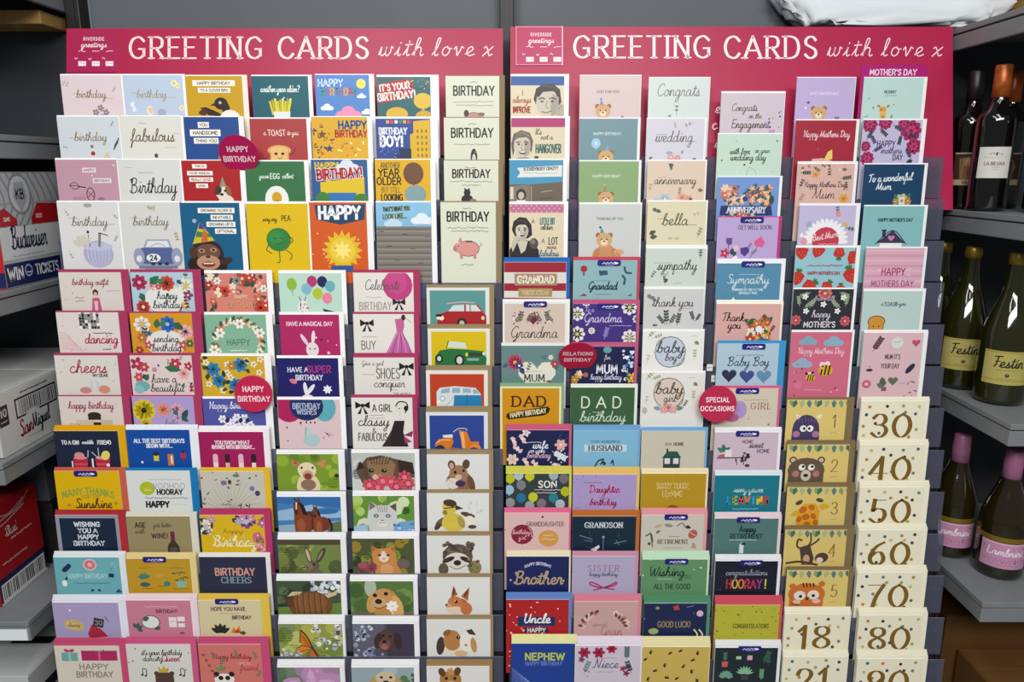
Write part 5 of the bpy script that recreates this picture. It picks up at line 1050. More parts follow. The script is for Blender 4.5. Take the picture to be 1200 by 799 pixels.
bokeh(['#4a5230', '#2f3a22', '#7a8a3a', '#8f7a2c', '#3a4a28', '#5c6a34'], 12, 26, 7); p([24, 32, 22, 8, 30, 13, 42, 12, 50, 8, 52, 30, 60, 50, 28, 50], '#c38346'); p([23, 18, 22, 8, 28, 13], '#a8623a'); p([45, 13, 50, 9, 50, 18], '#a8623a'); e(37, 24, 6, 6, '#e0cdb8'); p([34, 16, 39, 16, 37, 26], '#e0cdb8'); e(32, 21, 2, 1.6, '#4a3a22'); e(42, 21, 2, 1.6, '#4a3a22'); p([35, 25, 39, 25, 37, 27], '#b06a60'); e(40, 40, 8, 8, '#cf9a62'); e(18, 36, 11, 7, '#7a3a44'); e(12, 34, 6, 4, '#96505a'); e(60, 32, 8, 6, '#6a5a58'); dots(10, 3, ['#8a4450', '#a05f66'], 2, 6, 30, 28, 44)
card('L', 10, 500, 628, 574, 577.5, 623, KR, 'white card painting of a smiling sloth face', '#d8d8d5')
e(36, 26, 18, 16, '#584d43'); dots(34, 5, ['#4b4139', '#63574b', '#6e6252'], 2.6, 20, 9, 54, 22); e(35, 32, 15, 11, '#d6d0c6'); e(25, 30, 8, 3, '#3a302c', -24); e(46, 30, 8, 3, '#3a302c', 24); e(28, 28.6, 1.4, 1.4, '#15100e'); e(43, 28.6, 1.4, 1.4, '#15100e'); e(35.5, 34, 4.6, 3.6, '#2a2423'); s([26, 38, 35, 42, 45, 37], .8, '#4b403a'); e(56, 40, 8, 9, '#857a50'); e(19, 42, 6, 8, '#5d554a'); dots(12, 6, ['#8e8656', '#6f6a46', '#5d554a'], 2, 48, 26, 62, 44)
card('L', 11, 323.5, 680.5, 398.7, 405, 673, WE, 'photo card of a shaggy brown highland cow with horns', '#3f4f3a')
bokeh(['#3f4f3a', '#2a3a2c', '#5b6e48', '#25352a'], 4, 14, 8); dots(26, 7, ['#c8d0d8', '#e0e6ea', '#9aa8b4'], 2.8, 40, 0, 74, 16); p([0, 34, 75, 28, 75, 70, 0, 70], '#5f7f38'); e(39, 32, 26, 19, '#6b4426'); e(39, 28, 20, 12, '#7a4f2c'); p([12, 20, 18, 14, 30, 14, 26, 18], '#c8b48c'); p([56, 18, 68, 14, 73, 8, 70, 18, 60, 22], '#c8b48c'); p([10, 24, 18, 20, 20, 34, 12, 34], '#5a381f')
for i in range(16): s([22 + i * 2.2, 16, 21 + i * 2.3, 28, 23 + i * 2.2, 44], .8, ['#8a5c34', '#54331b', '#94683c'][i % 3])
card('L', 11, 409.7, 681, 484, 489, 674, WE, 'photo card of a golden puppy with a white flower', '#55713a')
bokeh(['#55713a', '#3f5c2c', '#6d8a48', '#48652f'], 6, 12, 11); e(24, 8, 7, 12, '#a8b4a0'); r(37, 44, 74, 10, '#6a6450'); e(40, 28, 17, 19, '#b88648'); e(26, 28, 7, 13, '#c49452', 14); e(54, 34, 8, 16, '#d0a364', -12); e(37, 22, 12, 12, '#c0905a'); e(29, 18, 2.6, 2.4, '#231710'); e(42, 16, 2.6, 2.4, '#231710'); e(34, 28, 9, 7, '#c8a070'); e(33, 26, 4.2, 3.4, '#2b1a14'); s([28, 33, 34, 35, 42, 31], 1, '#5a3824'); f(49, 32, 7, '#ece8e4', '#d8cfc8', 7); r(49, 40, 1.4, 8, '#d8d4cc')
card('L', 11, 500, 676.7, 574, 576.7, 672.5, KR, 'white card painting of a red squirrel with tall ears', '#dadad6')
e(37, 36, 12, 10, '#b0653a'); e(33, 32, 9, 8, '#bd7646'); p([28, 26, 31, 10, 36, 22], '#a85a34'); p([40, 24, 50, 12, 48, 30], '#a85a34'); e(31.6, 18, 1.4, 5, '#6a3420', 8); e(46, 20, 1.4, 5, '#6a3420', 22); e(34, 31, 2, 2, '#17100c'); e(33, 30, .7, .7, '#eee'); e(25, 36, 4, 3, '#cf9a72'); e(22.6, 35, 1.4, 1.2, '#4a2418'); e(33, 42, 10, 5, '#dfc9b4'); e(46, 40, 7, 8, '#bf7040')
card('L', 12, 325.7, 731, 400.6, 403.4, 721, WE, 'photo card of an orange monarch butterfly on flowers', '#8a9440')
bokeh(['#8a9440', '#a8aa4c', '#6f8438', '#b4b86a', '#7a8a5a'], 8, 18, 10); dots(24, 5, ['#c8c4d8', '#a8a4c0', '#dcdce4'], 2.6, 40, 2, 74, 34); dots(14, 6, ['#b8b4d0', '#d0cce0'], 2.2, 2, 30, 30, 46); p([38, 32, 24, 24, 26, 8, 33, 16, 39, 30], '#c06a22'); p([38, 32, 28, 40, 20, 32, 26, 26], '#cf7a28'); p([38, 33, 34, 42, 44, 46, 46, 36], '#b86420'); s([26, 8, 33, 16, 39, 31], 1.4, '#20160f'); s([24, 24, 26, 8], 1, '#20160f'); s([20, 32, 28, 28, 38, 32], .8, '#20160f'); s([38, 30, 46, 44], 2, '#231a14'); s([28, 16, 36, 30], .6, '#20160f'); s([24, 36, 37, 33], .6, '#20160f'); s([40, 30, 46, 26], .5, '#222')
card('L', 12, 412.7, 731, 485, 491, 722, WE, 'photo card of a dark chocolate puppy beside pale blossoms', '#5a5a6a')
bokeh(['#5a5a6a', '#6a6f84', '#4a4a5c', '#7f86a0'], 3, 14, 9); dots(26, 4, ['#c0c8d4', '#a8b0c4', '#8a94b0'], 2.6, 1, 2, 24, 44); r(58, 22, 36, 50, '#3c3848'); e(41, 22, 14, 15, '#4a3430'); e(39, 18, 10, 9, '#553c36'); e(30, 22, 5, 10, '#3a2826', 10); e(53, 22, 5, 11, '#38262a', -10); e(36, 15, 1.8, 1.6, '#120c0c'); e(44, 16, 1.8, 1.6, '#120c0c'); e(37, 27, 7, 7, '#6a4a42'); e(37, 23, 2.8, 2, '#1c1212'); e(37, 30, 4, 4, '#9a5a58'); dots(10, 9, ['#8a84b8', '#a49cc8'], 2, 14, 30, 36, 46)
card('L', 12, 499.7, 726, 574.6, 578, 721, KR, 'white card painting of a ginger and white guinea pig', '#d9d8d4')
e(33, 34, 21, 15, '#dcd4c8'); e(16, 34, 5, 12, '#3f3630', 6); e(30, 27, 10.5, 13.5, '#b07a44'); e(24, 17, 5.4, 3.6, '#8a5a34', -34); e(47, 29, 8.5, 13, '#e4ded4'); e(55, 33, 3.6, 10, '#b98a54', -8); p([46, 14, 53, 12, 58, 20, 50, 19], '#3d3630'); e(37, 23, 2.2, 2.2, '#171110'); e(37.6, 22.4, .6, .6, '#eee'); e(46, 33, 2, 1.6, '#b07a74'); e(40, 44, 8, 4, '#d0b08a')
card('L', 13, 324.5, 782, 398, 403.4, 773, WE, 'photo card of pink magnolia petals, lowest row', '#9a7f98')
dots(12, 4, ['#4a6a4a', '#6f7f68'], 8, 0, 0, 24, 24)
for x, y, a_, l in ((34, 22, -60, 34), (44, 24, -20, 34), (30, 26, 200, 26), (50, 26, 20, 30), (40, 20, -100, 26)): lf(x, y, l, a_, '#b886b4', .4); lf(x, y, l * .7, a_ + 6, '#cba4c6', .25)
card('L', 13, 411.5, 782, 485, 491, 773, WE, 'photo card of a golden retriever puppy, lowest row', '#8fa3a8')
dots(10, 3, ['#7f9a8a', '#a4b4b8', '#5f7a5a'], 8); e(39, 26, 15, 16, '#c0aa86'); e(25, 24, 6, 12, '#b09468', 12); e(54, 24, 6, 12, '#b09468', -12); e(40, 14, 12, 9, '#cab594'); e(35, 13, 1.8, 1.6, '#1c1410'); e(46, 13, 1.8, 1.6, '#1c1410'); e(40, 20, 4, 3, '#2c2019'); dots(8, 8, ['#3f5a38', '#55704a'], 3, 60, 8, 74, 30)
card('L', 13, 499.7, 780.6, 573.4, 577, 773, '#9a7c50', 'white card painting of a brown eared calf, lowest row', '#dad9d6', 2)
e(28, 18, 13, 12, '#a8763f'); e(18, 8, 4, 6, '#5f3c22', -18); e(36, 7, 4, 6, '#5f3c22', 18); e(23, 16, 2, 2, '#18100c'); e(33, 16, 2, 2, '#18100c'); e(28, 24, 6, 5, '#c89f6c'); p([24, 4, 30, 2, 33, 10, 26, 12], '#c08a4a')

# ---- second rack, first column
CRM = '#d5c9ab'
card('R', 0, 598.4, 89, 661.5, 667, 86.6, '#ececec', 'cream card with blue band and a grey vintage portrait man', CRM)
r(31, 5, 64, 11, '#0d4f96'); t('I', 14, 19, 5, '#6a5a4a', .9); c('always', 13, 28, 8, '#a85a44', .9); t('IMPROVE', 13, 38, 6.5, '#a5442e', 1.4, sx=.62)
p([27, 26, 30, 14, 38, 9, 50, 9, 58, 15, 60, 30, 56, 34, 30, 32], '#2f2b28'); e(43, 30, 13, 17, '#c4bba9'); p([50, 20, 57, 24, 56, 40, 48, 48, 47, 34], '#a0978a'); p([30, 22, 34, 12, 46, 10, 57, 16, 57, 22, 50, 17, 38, 18, 33, 24], '#2f2b28'); s([38, 11, 48, 12, 55, 16], .7, '#5f5952'); s([33, 26, 37, 24.6, 40, 25.6], 1.3, '#2b2724'); s([46, 25.6, 49, 24.6, 53, 26], 1.3, '#2b2724'); e(37, 28.6, 1.8, 1, '#1f1b19'); e(49, 28.6, 1.8, 1, '#1f1b19'); s([43, 28, 41.6, 35, 44.6, 36], .8, '#857b6e'); s([37, 40, 42, 41.4, 48, 39.4], 1, '#574f47'); p([54, 36, 59, 30, 63, 34, 62, 50, 52, 50], '#aba290'); s([56, 38, 60, 33], .6, '#6f675c')
card('R', 1, 599, 138, 662.5, 668, 136, '#ececec', "cream card with magenta band reading It's not a HANGOVER", CRM)
r(32, 5, 66, 11, '#a62a6a'); c("It's", 32, 17, 8, '#5a5348', .8); c('not a', 42, 23, 7, '#5a5348', .7); t('HANGOVER', 44, 35, 9.5, '#33645e', 1.5, sx=.48)
p([0, 30, 3, 18, 12, 14, 22, 17, 26, 26, 24, 40, 18, 30, 6, 30, 2, 44], '#57514a'); e(13, 32, 10, 13, '#c6bdac'); p([16, 24, 23, 28, 21, 42, 15, 45], '#a49b8c'); p([1, 28, 5, 19, 14, 15, 23, 19, 25, 28, 18, 22, 8, 23], '#6b645b'); s([6, 18, 14, 17, 21, 20], .7, '#9a9286'); s([6, 28, 11, 27], 1, '#2b2724'); s([15, 27, 20, 28], 1, '#2b2724'); e(9, 30, 1.6, 1, '#1f1b19'); e(17.4, 30, 1.6, 1, '#1f1b19'); s([13, 30, 12, 35, 14.4, 35.6], .7, '#857b6e'); e(13.4, 39.4, 4, 2.2, '#3a302c'); e(13.4, 38.8, 3.2, 1, '#e6e2d8'); p([0, 48, 10, 45, 20, 45, 28, 50, 28, 60, 0, 60], '#8d8578'); e(30, 45, 3, 1.6, '#4a4038')
card('R', 2, 596.8, 187.4, 660, 665, 186, '#ececec', 'card with sky-blue ribbon heading over a sepia photo of shacks', '#5f584e')
r(32, 14, 66, 28, '#3f8fb5'); p([9, 9, 62, 6, 62, 19, 9, 20, 13, 14.5], '#d8dcd4'); t('IS EVERYBODY CRAZY?', 37, 10, 3.4, '#4a5258', .8, sx=.88, ang=-2); q(37, 15, 40, '#8a9298', .5, .5)
p([0, 30, 64, 25, 64, 60, 0, 60], '#7f7264'); p([24, 28, 64, 25, 64, 60, 24, 60], '#655a4f'); s([26, 30, 26, 50], 1.2, '#a1937f'); r(44, 36, 14, 1, '#a1937f', -8); r(44, 44, 16, 1, '#4a4038', -6); e(14, 40, 6, 7, '#2f2a26'); e(14, 41, 3.6, 4.4, '#c0b5a4'); r(3, 38, 4, 14, '#cfc4b0'); r(14, 49, 10, 6, '#d8d0c0')
card('R', 3, 596.8, 239, 661, 666, 236, '#ececec', 'cream card with pink spotted band and a vintage dark-haired lady', CRM)
r(32, 5, 66, 10, '#b9688c')
for i in range(11):
    for j in range(3): e(2 + i * 6 + (j % 2) * 3, 2 + j * 3.4, 1, 1, '#dca6bd', 0, 6); A.n -= 1
A.n += 1; t('A', 28, 20, 4.5, '#6a6258', .8); t('LITTLE BIT', 45, 20, 7, '#3a7a74', 1.1, sx=.42); c('older', 44, 28, 7, '#4a443c', .9); t('A', 40, 43, 5, '#6a6258', .8); t('LOT', 52, 43, 8, '#4f4840', 1.2, sx=.6); c('more', 50, 51, 6, '#8a4a56', .7); c('fabulous', 47, 59, 8, '#5a7a84', 1, sx=.85)
p([3, 30, 5, 20, 12, 15, 20, 16, 26, 24, 27, 36, 22, 40, 8, 40], '#26221f'); e(15, 31, 7.6, 10, '#cbc2b1'); p([17, 26, 22, 28, 21, 36, 16, 40], '#a89f90'); p([5, 28, 8, 19, 15, 17, 23, 22, 24, 30, 19, 24, 12, 24], '#26221f'); s([9, 20, 15, 19, 20, 22], .7, '#57514a'); s([9.6, 28, 13, 27.4], .8, '#26221f'); s([16.6, 27.6, 20, 28.4], .8, '#26221f'); e(11.6, 30, 1.3, .9, '#1f1b19'); e(18, 30, 1.3, .9, '#1f1b19'); s([14.6, 30, 13.8, 33.6, 15.6, 34], .6, '#857b6e'); e(15, 37, 2.4, 1.1, '#3f302e'); p([12, 39, 19, 39, 21, 48, 9, 48], '#b8ae9d'); p([0, 54, 6, 44, 12, 42, 15, 56, 20, 42, 28, 44, 35, 54, 36, 72, 0, 72], '#231f1d'); p([9, 43, 22, 43, 19, 54, 14, 58], '#c6bdac'); e(29, 46, 5.4, 6.4, '#4d463f'); e(28, 44, 3, 3, '#7a7268'); p([2, 48, 5, 40, 9, 36, 12, 38, 7, 50, 4, 56], '#bfb5a4')
card('R', 4, 590.5, 307, 664, 668, 301.5, '#2563ae', 'red and white striped card with kraft label reading GRANDAD', '#d3d0ca')
r(37, 5, 76, 14, '#95182a'); p([0, 25, 80, 25, 80, 34, 0, 34], '#95182a'); p([0, 42, 80, 43, 80, 50, 0, 48], '#95182a'); r(37.5, 20.5, 50, 14, '#a08562'); r(37.5, 20.5, 50, 1, '#a08562'); t('GRANDAD', 37.5, 20.5, 8, '#e6e0d2', 1.7, sx=.92); r(37, 36, 40, 10, '#a08a5c'); t("YOU'RE GREAT", 37, 36, 5, '#cdb98a', 1, sx=.75)
card('R', 5, 589, 353, 664.8, 668, 350.5, '#e4e4e2', 'white-bordered card with a dark red heart and Grandma script', '#e2e0dd')
border('#cbb9ac', 2.4, 3, 73.4); badge(24.4, 3.4); ht(36, 21, 7, '#6d1f34'); c('Grandma', 37, 40, 15, '#4a423c', 1, sx=1)
for x, a_ in ((14, 50), (20, 80), (28, 60), (46, 120), (54, 100), (60, 130)): sprig(x, 26, 12, -a_, '#6a6258', 4, .5)
dots(16, 4, ['#7a3040', '#5a4a44', '#e0d4cc'], 1.1, 8, 10, 66, 28)
card('R', 6, 587.5, 405, 661.8, 663.5, 401.5, '#d8dcd8', 'grey-teal card with a white heart of flowers reading MUM', '#61807f')
ht(42, 36, 23, '#d8d5c6'); f(16, 20, 9, '#b03a5c', '#e0a040', 9, 10); f(21, 24, 5, '#3a3f78', '#fff', 5); lf(22, 26, 10, 60, '#2a3f58'); lf(30, 22, 9, 10, '#dcd8cc'); lf(8, 22, 8, 150, '#3f5a78'); sprig(30, 32, 10, -70, '#5a6a5c', 3); f(63, 22, 5, '#a8384c', '#e0c0b0', 6); f(58, 14, 3, '#dcdcd4'); lf(62, 28, 7, -30, '#3f6a5c'); lf(54, 15, 9, 200, '#4a7a6a'); sf('MUM', 39, 39, 8, '#3a3f3c', 1.5, sx=1.05); e(56, 43, 3, 1.4, '#8a3a2a'); q(39, 31, 18, '#9a9a8a', .4, .5)
card('R', 7, 586, 453, 658, 661, 449, '#7fa37e', 'amber card with large DAD and dark HAPPY BIRTHDAY lozenge', '#e0dcae')
border('#c6890c', 2.4, 2, 69.6); sf('DAD', 34, 18, 12, '#3a1d0e', 2.3, sx=1.2, thin=1.5, gap=2.4); p([8, 33, 12, 31, 56, 24, 59, 27, 57, 32, 52, 35, 10, 40, 7, 37], '#1f1510'); t('HAPPY BIRTHDAY', 33, 32, 5.4, '#d9c9a0', 1.1, sx=.78, ang=-8)
card('R', 8, 593.5, 504, 667, 670, 497, '#c05a78', 'navy card with pale flowers and wife and birthday script', '#141d48')
q(30, 15, 20, '#c9cfe0', .6, .6); c('wife', 40, 20, 10, '#e0e2ee', .95, sx=1.1); c('on your', 36, 26, 6, '#c9cfe0', .7); c('birthday', 38, 32, 8, '#c9a8b8', .8)
f(23, 3, 5, '#dccfcc', '#b8a0a0', 5); f(64, 18, 7, '#d3a49a', '#e8d0c8', 6); f(7, 36, 7, '#dac2b4', '#c8a890', 6)
for x, y, a_ in ((10, 24, -70), (4, 10, 30), (14, 8, 10), (18, 37, 10), (30, 42, -40), (60, 42, 200)):
    for k in range(3): lf(x + k * 2, y + k * 2, 7, a_ + k * 26 - 26, ['#dcb4b8', '#e4d0d0'][k % 2])
sprig(54, 26, 16, 30, '#d0dcdc', 5, .6); dots(9, 3, ['#d0dcdc'], 1.3, 52, 24, 72, 42); s([66, 4, 62, 8, 67, 12, 72, 9], .6, '#3f4f9a')
card('R', 9, 592.8, 555, 667, 670, 546, '#c9c552', 'charcoal card with lime, blue and grey balloons reading SON', '#34383a')
for x, y, cl in ((5, 6, '#b2b81a'), (15, 2, '#a8b6bc'), (28, 3, '#b8c020'), (56, 2, '#9aa8ae'), (18, 14, '#77767e'), (4, 20, '#8fb4cc'), (18, 30, '#1f6a94'), (32, 29, '#b8c020'), (56, 30, '#1f7a84'), (70, 22, '#a8b01c'), (5, 36, '#8a8a8e'), (42, 37, '#77707c'), (64, 38, '#a8b6bc'), (28, 40, '#9a9aa0'), (68, 6, '#6a666c')): bal(x, y, 5.6, 6, cl)
t('SON', 49, 13, 8, '#e6e6e2', 1.4, sx=1.15); q(49, 20, 30, '#c9c9c4', .6, .7); q(48, 23.6, 24, '#c9c9c4', .6, .7)
card('R', 10, 591, 601, 667, 669, 595, '#d8668e', 'pale pink card with dark red and amber discs for Granddaughter', '#d3b0ae')
t('Granddaughter', 48, 14, 5.4, '#6f5a5a', .8, sx=.75); e(21, 27, 13, 12.5, '#7d1a34'); s([28, 18, 32, 24, 32, 30], 1.2, '#c48a98'); c('birthday', 20, 25, 6, '#d8a8b4', .7); c('girl', 21, 32, 6, '#d8a8b4', .7); e(52, 32, 12, 10.5, '#c9924a'); q(52, 28, 12, '#e8d0a0', .6, .7); q(52, 33, 14, '#e8d0a0', .6, .7); dots(8, 5, ['#4a2a34', '#b8808a'], 1.1); e(45, 5, 1.3, 1.3, '#2a1a20')
card('R', 11, 593.5, 652, 667, 669, 645.5, '#dcd6b8', 'deep blue card with gold Brother script under arched small letters', '#131f55')
t('HAPPY BIRTHDAY', 37, 9, 3.4, '#c4cbe0', .75, arc=4, sx=.9); c('Brother', 37, 31, 18, '#b59a78', 1.8, sx=1.05); star(5, 30, 2, '#c9b890', 4); star(67, 31, 2, '#c9b890', 4)
card('R', 12, 593, 702.5, 666.7, 670, 694.5, '#5f83c0', 'red spotted card with white Uncle lettering on navy', '#a81c20')
dots(44, 7, ['#e6d4cc'], 1.1); r(36, 28, 44, 12, '#1f2c5c'); c('Uncle', 36, 27, 13, '#e9e6e2', 1.6, sx=1.15); r(36, 39, 28, 7, '#2a2a52'); t('HAPPY', 36, 39.5, 5, '#e0dcd8', 1.1, sx=1.1)
card('R', 13, 599.5, 754, 674, 676.5, 744, '#dcdaa0', 'royal blue card with lime NEPHEW lettering, lowest row', '#173a8c')
t('NEPHEW', 39, 17, 8.4, '#b6c24a', 1.9, sx=1.15); t('HAPPY BIRTHDAY', 38, 26, 5, '#5f74b4', 1, sx=.85)
for i in range(9): s([0, 32 + i * 3, 12 + i * 2, 42 + i * 3, 34, 62], .45, '#8fa0cc')

# ---- second column
BR = '#c08a52'
def bear(x, y, z, cl='#c9a070', dk='#8f6844'):
    e(x - z * .75, y - z * .6, z * .32, z * .32, dk); e(x + z * .75, y - z * .6, z * .32, z * .32, dk); e(x, y, z, z * .9, cl); e(x, y + z * .3, z * .45, z * .36, '#e4d0b0'); e(x, y + z * .15, z * .14, z * .1, '#3a241a'); e(x - z * .35, y - z * .1, z * .08, z * .1, '#2a1a14'); e(x + z * .35, y - z * .1, z * .08, z * .1, '#2a1a14')
card('R', 0, 679.6, 88.6, 751, 752, 87.5, '#e6e6e6', 'pale pink card with a party-hat bear peeping up', '#d0bcba')
t('JUST FOR YOU', 33, 18, 2.8, '#7a706c', .6, gap=3.4); bear(28, 40, 9); p([24, 33, 25.5, 26, 29, 33], '#8a80b0'); e(25.5, 26, 1, 1, '#4a5aa0'); e(51, 47, 2, 1.4, '#5a4a48')
card('R', 1, 679, 139, 747.6, 751, 137.5, '#e6e6e6', 'grey-blue card with a small bear and pale balloon', '#6e8d96')
t('HAPPY BIRTHDAY', 33, 17, 2.8, '#cfdcde', .6, gap=3.2); bear(32, 44, 9); bal(20, 28, 5.4, 6, '#9ac0d8'); p([31, 36, 34, 29, 36, 36], '#7fa0a8'); e(20, 28, 2, 2.4, '#b8d4e4')
card('R', 2, 679, 189, 748.8, 752, 187.5, '#e6e6e6', 'soft green card with a small party-hat bear', '#86a270')
t('HAPPY BIRTHDAY', 32, 17, 2.8, '#d4dfc8', .6, gap=3.2); bear(32, 43, 9); p([28, 35, 30, 27, 33, 35], '#a8785c'); e(30, 27, 1, 1, '#d0c0a0')
card('R', 3, 679, 239, 751, 752.6, 237, '#e6e6e6', 'light grey card with a sitting bear in party hat', '#c4c6c4')
t('THINKING OF YOU', 36, 17, 2.8, '#77797a', .6, gap=3); e(32, 57, 11, 11, '#c48a5c'); bear(30, 42, 9.5); p([25, 34, 26, 26, 30, 33], '#5f8f8a'); e(25, 27, 1.2, 1.4, '#2f4a6a'); e(21, 58, 4, 7, '#b87e52', 20); e(43, 58, 4, 7, '#b87e52', -20); e(48, 56, 6, 3.4, '#cfa07a'); e(26, 66, 5, 3.6, '#b87e52'); e(38, 66, 5, 3.6, '#b87e52'); e(46, 60, 4, 4, '#c28c60')
card('R', 4, 672, 305, 747, 750.5, 301, '#b5485a', 'pale teal card with socks, red rosette and Grandad script', '#88adb2')
badge(28, 3); e(12.5, 10, 4, 4, '#9d2430'); r(12.5, 16, 2, 4, '#7a3038'); p([30, 12, 40, 12, 41, 17, 31, 18], '#28506a'); s([60, 8, 62, 14, 68, 15], 2.4, '#334a5c'); s([58, 18, 61, 22, 60, 28], 2.6, '#33505c'); q(35, 24, 20, '#4f7a84', .5, .6); c('Grandad', 35, 32, 10, '#1f3a4a', 1.4, sx=.95); q(35, 40, 20, '#4f7a84', .5, .6); p([8, 42, 13, 39, 17, 42], '#6a3f3a'); p([64, 42, 69, 39, 70, 42], '#4a6a74')
card('R', 5, 672, 356, 746.5, 750, 351, '#b65577', 'violet card with white daisies and pale Grandma script', '#3d2a78')
badge(28, 3); 
for x, y, z in ((5, 12, 8), (66, 4, 9), (5, 36, 9), (22, 32, 4), (67, 40, 9), (15, -2, 5), (75, 18, 5)): f(x, y, z, '#dcd8d6', '#c8b878', 8)
c('To a', 19, 8, 6, '#b8b0d8', .6); c('Grandma', 35, 19, 12, '#c4bce0', 1, sx=1); q(56, 26, 26, '#a89ccc', .6, .7); sprig(37, 42, 12, -75, '#8a78c0', 4, 1)
card('R', 6, 670, 406, 744, 747.5, 401, '#b6587a', 'dark navy card with flowers reading MUM happy birthday', '#151a44')
t('MUM', 42, 27, 10, '#dfe2ea', 1.7, sx=.95); c('happy birthday', 41, 38, 7, '#c4c8d8', .85, sx=.85); c('for', 42, 14, 6, '#c8b8b0', .7); e(42, 4, 5, 4, '#5a9aa0'); 
dots(26, 7, ['#dfe4ea', '#8fb4d4', '#4a6ab0', '#c8d4e0'], 1.9, 60, 2, 74, 40); ht(71, 7, 3, '#cfe0ec'); ht(65, 13, 3, '#e6e8ec'); ht(70, 20, 3, '#b8d0e4'); f(9, 34, 5, '#cfa05a'); f(4, 40, 5, '#b8863a'); f(71, 38, 6, '#d9a83a'); e(17, 34, 3, 3, '#a85a5a'); lf(10, 36, 8, -90, '#d8d0c0'); lf(66, 34, 7, 60, '#4a6a4a')
card('R', 7, 669, 454, 744, 747.5, 450, '#d8dcd4', 'forest green card with widely spaced white DAD', '#345a38')
t('DAD', 36, 18, 13, '#d8ded2', 1.6, sx=1.15, gap=6); q(33, 30, 14, '#b8c8b4', .4, .5); c('birthday', 38, 38, 14, '#cbd8c6', 1, sx=1.1)
card('R', 8, 672, 505, 748, 751, 498, '#6f9ec6', 'sky blue card with HUSBAND on a white strip', '#79aecb')
t('TO MY WONDERFUL', 38, 13, 2.8, '#3f6a84', .6, gap=3); r(38, 21, 50, 9, '#b8ccd4'); sf('HUSBAND', 38, 21, 6.4, '#2c3a44', 1.3, sx=1.0); s([26, 44, 30, 37, 36, 35, 33, 41], 1.8, '#2a3038'); e(37, 40, 2, 2.4, '#3a3a30'); s([45, 40, 47, 36, 48, 42], 1.6, '#2a3038')
card('R', 9, 671.5, 556, 746.5, 750, 547, '#d8b566', 'lilac speckled card with magenta Daughter script', '#a391c0')
dots(60, 7, ['#b8a8d0', '#8f7cae', '#6f6098'], .7); q(24, 10, 22, '#5f5384', .6, .6); c('Daughter', 37, 20, 10, '#b8386e', 1.2, sx=.95); q(36, 29, 10, '#6a5a8a', .6, .6); c('birthday', 36, 36, 9, '#b8386e', 1.2, sx=1)
card('R', 10, 670.7, 605, 745.7, 750, 598, '#b5682e', 'dark blue-green card reading GRANDSON above drawn fireworks', '#0e2536')
sf('GRANDSON', 37, 11, 6.6, '#c9ced4', 1.3, sx=.92)
for a_, b_ in (([9, 24, 24, 29], 1), ([50, 34, 64, 31], 1), ([14, 30, 24, 32], .6), ([52, 30, 56, 36], .6), ([37, 42, 37, 26], .8)): s(a_, b_, '#5f8290')
s([20, 18, 22, 28], .5, '#3a5a6a'); s([54, 26, 56, 22], .5, '#3a5a6a'); e(37, 26, 1.4, 1.4, '#8fa8b4'); p([22, 42, 32, 36, 33, 39, 28, 44], '#d8d0d4'); s([16, 38, 28, 41], .6, '#3a5264')
card('R', 11, 670.7, 652, 745, 748.5, 646, '#c48aa2', 'lilac-grey card with thin SISTER and a pink bow', '#a9a0bc')
sf('SISTER', 37, 15, 7.6, '#8c5f86', .9, sx=.98, gap=3.4); c('happy birthday', 37, 23.5, 5.4, '#4a5f86', .7, sx=1); s([37, 40, 24, 33, 22, 36, 37, 40, 52, 33, 50, 37, 37, 40], 2, '#a5386c'); s([37, 40, 26, 43], 1.8, '#a5386c'); s([37, 40, 50, 42], 1.8, '#a5386c')
card('R', 12, 673, 705, 748, 752, 696, '#cf7f92', 'dusty pink card with a wreath of dark leaves round script', '#c09a98')
for i in range(13):
    a_ = math.radians(190 + i * 13.3); x, y = 37 + 27 * math.cos(a_), 36 + 24 * math.sin(a_)
    if abs(i - 6) > 1: f(x, y, 3.6, ['#d3b4ae', '#b8746c', '#e0c8c0'][i % 3], '#5a2f30', 5); lf(x, y, 6, 200 + i * 30, '#5f4038')
c('Gran', 44, 40, 13, '#a86a72', .9); c('special', 30, 30, 6, '#a8807c', .6)
card('R', 13, 675, 756.5, 751, 753, 746, '#dcd2de', 'lilac-white card with dark red flowers and Niece script', '#c6bccb')
for x, y, z in ((10, 9, 7), (27, 9, 7), (42, 4, 6)): f(x, y, z, '#a01d40', '#5a1024', 6)
c('Niece', 36, 26, 13, '#4a4460', 1, sx=1.05); q(36, 16, 26, '#8a7a8a', .5, .5); q(36, 34, 20, '#8a7a8a', .5, .5); sprig(60, 18, 14, -90, '#4f6a6c', 5, .5); sprig(66, 36, 14, -110, '#3a4a50', 4, .6); sprig(10, 36, 14, -70, '#6f8a8a', 4, .5); f(56, 30, 4, '#a83a58', '#5a1024', 5); f(7, 18, 4, '#7a4a6a', '#333', 5); dots(7, 3, ['#a01d40', '#5a4a6a'], 1, 4, 14, 20, 44); lf(66, 26, 9, 160, '#2f3f48'); f(60, 36, 4, '#8f2a4a', '#331018', 5)

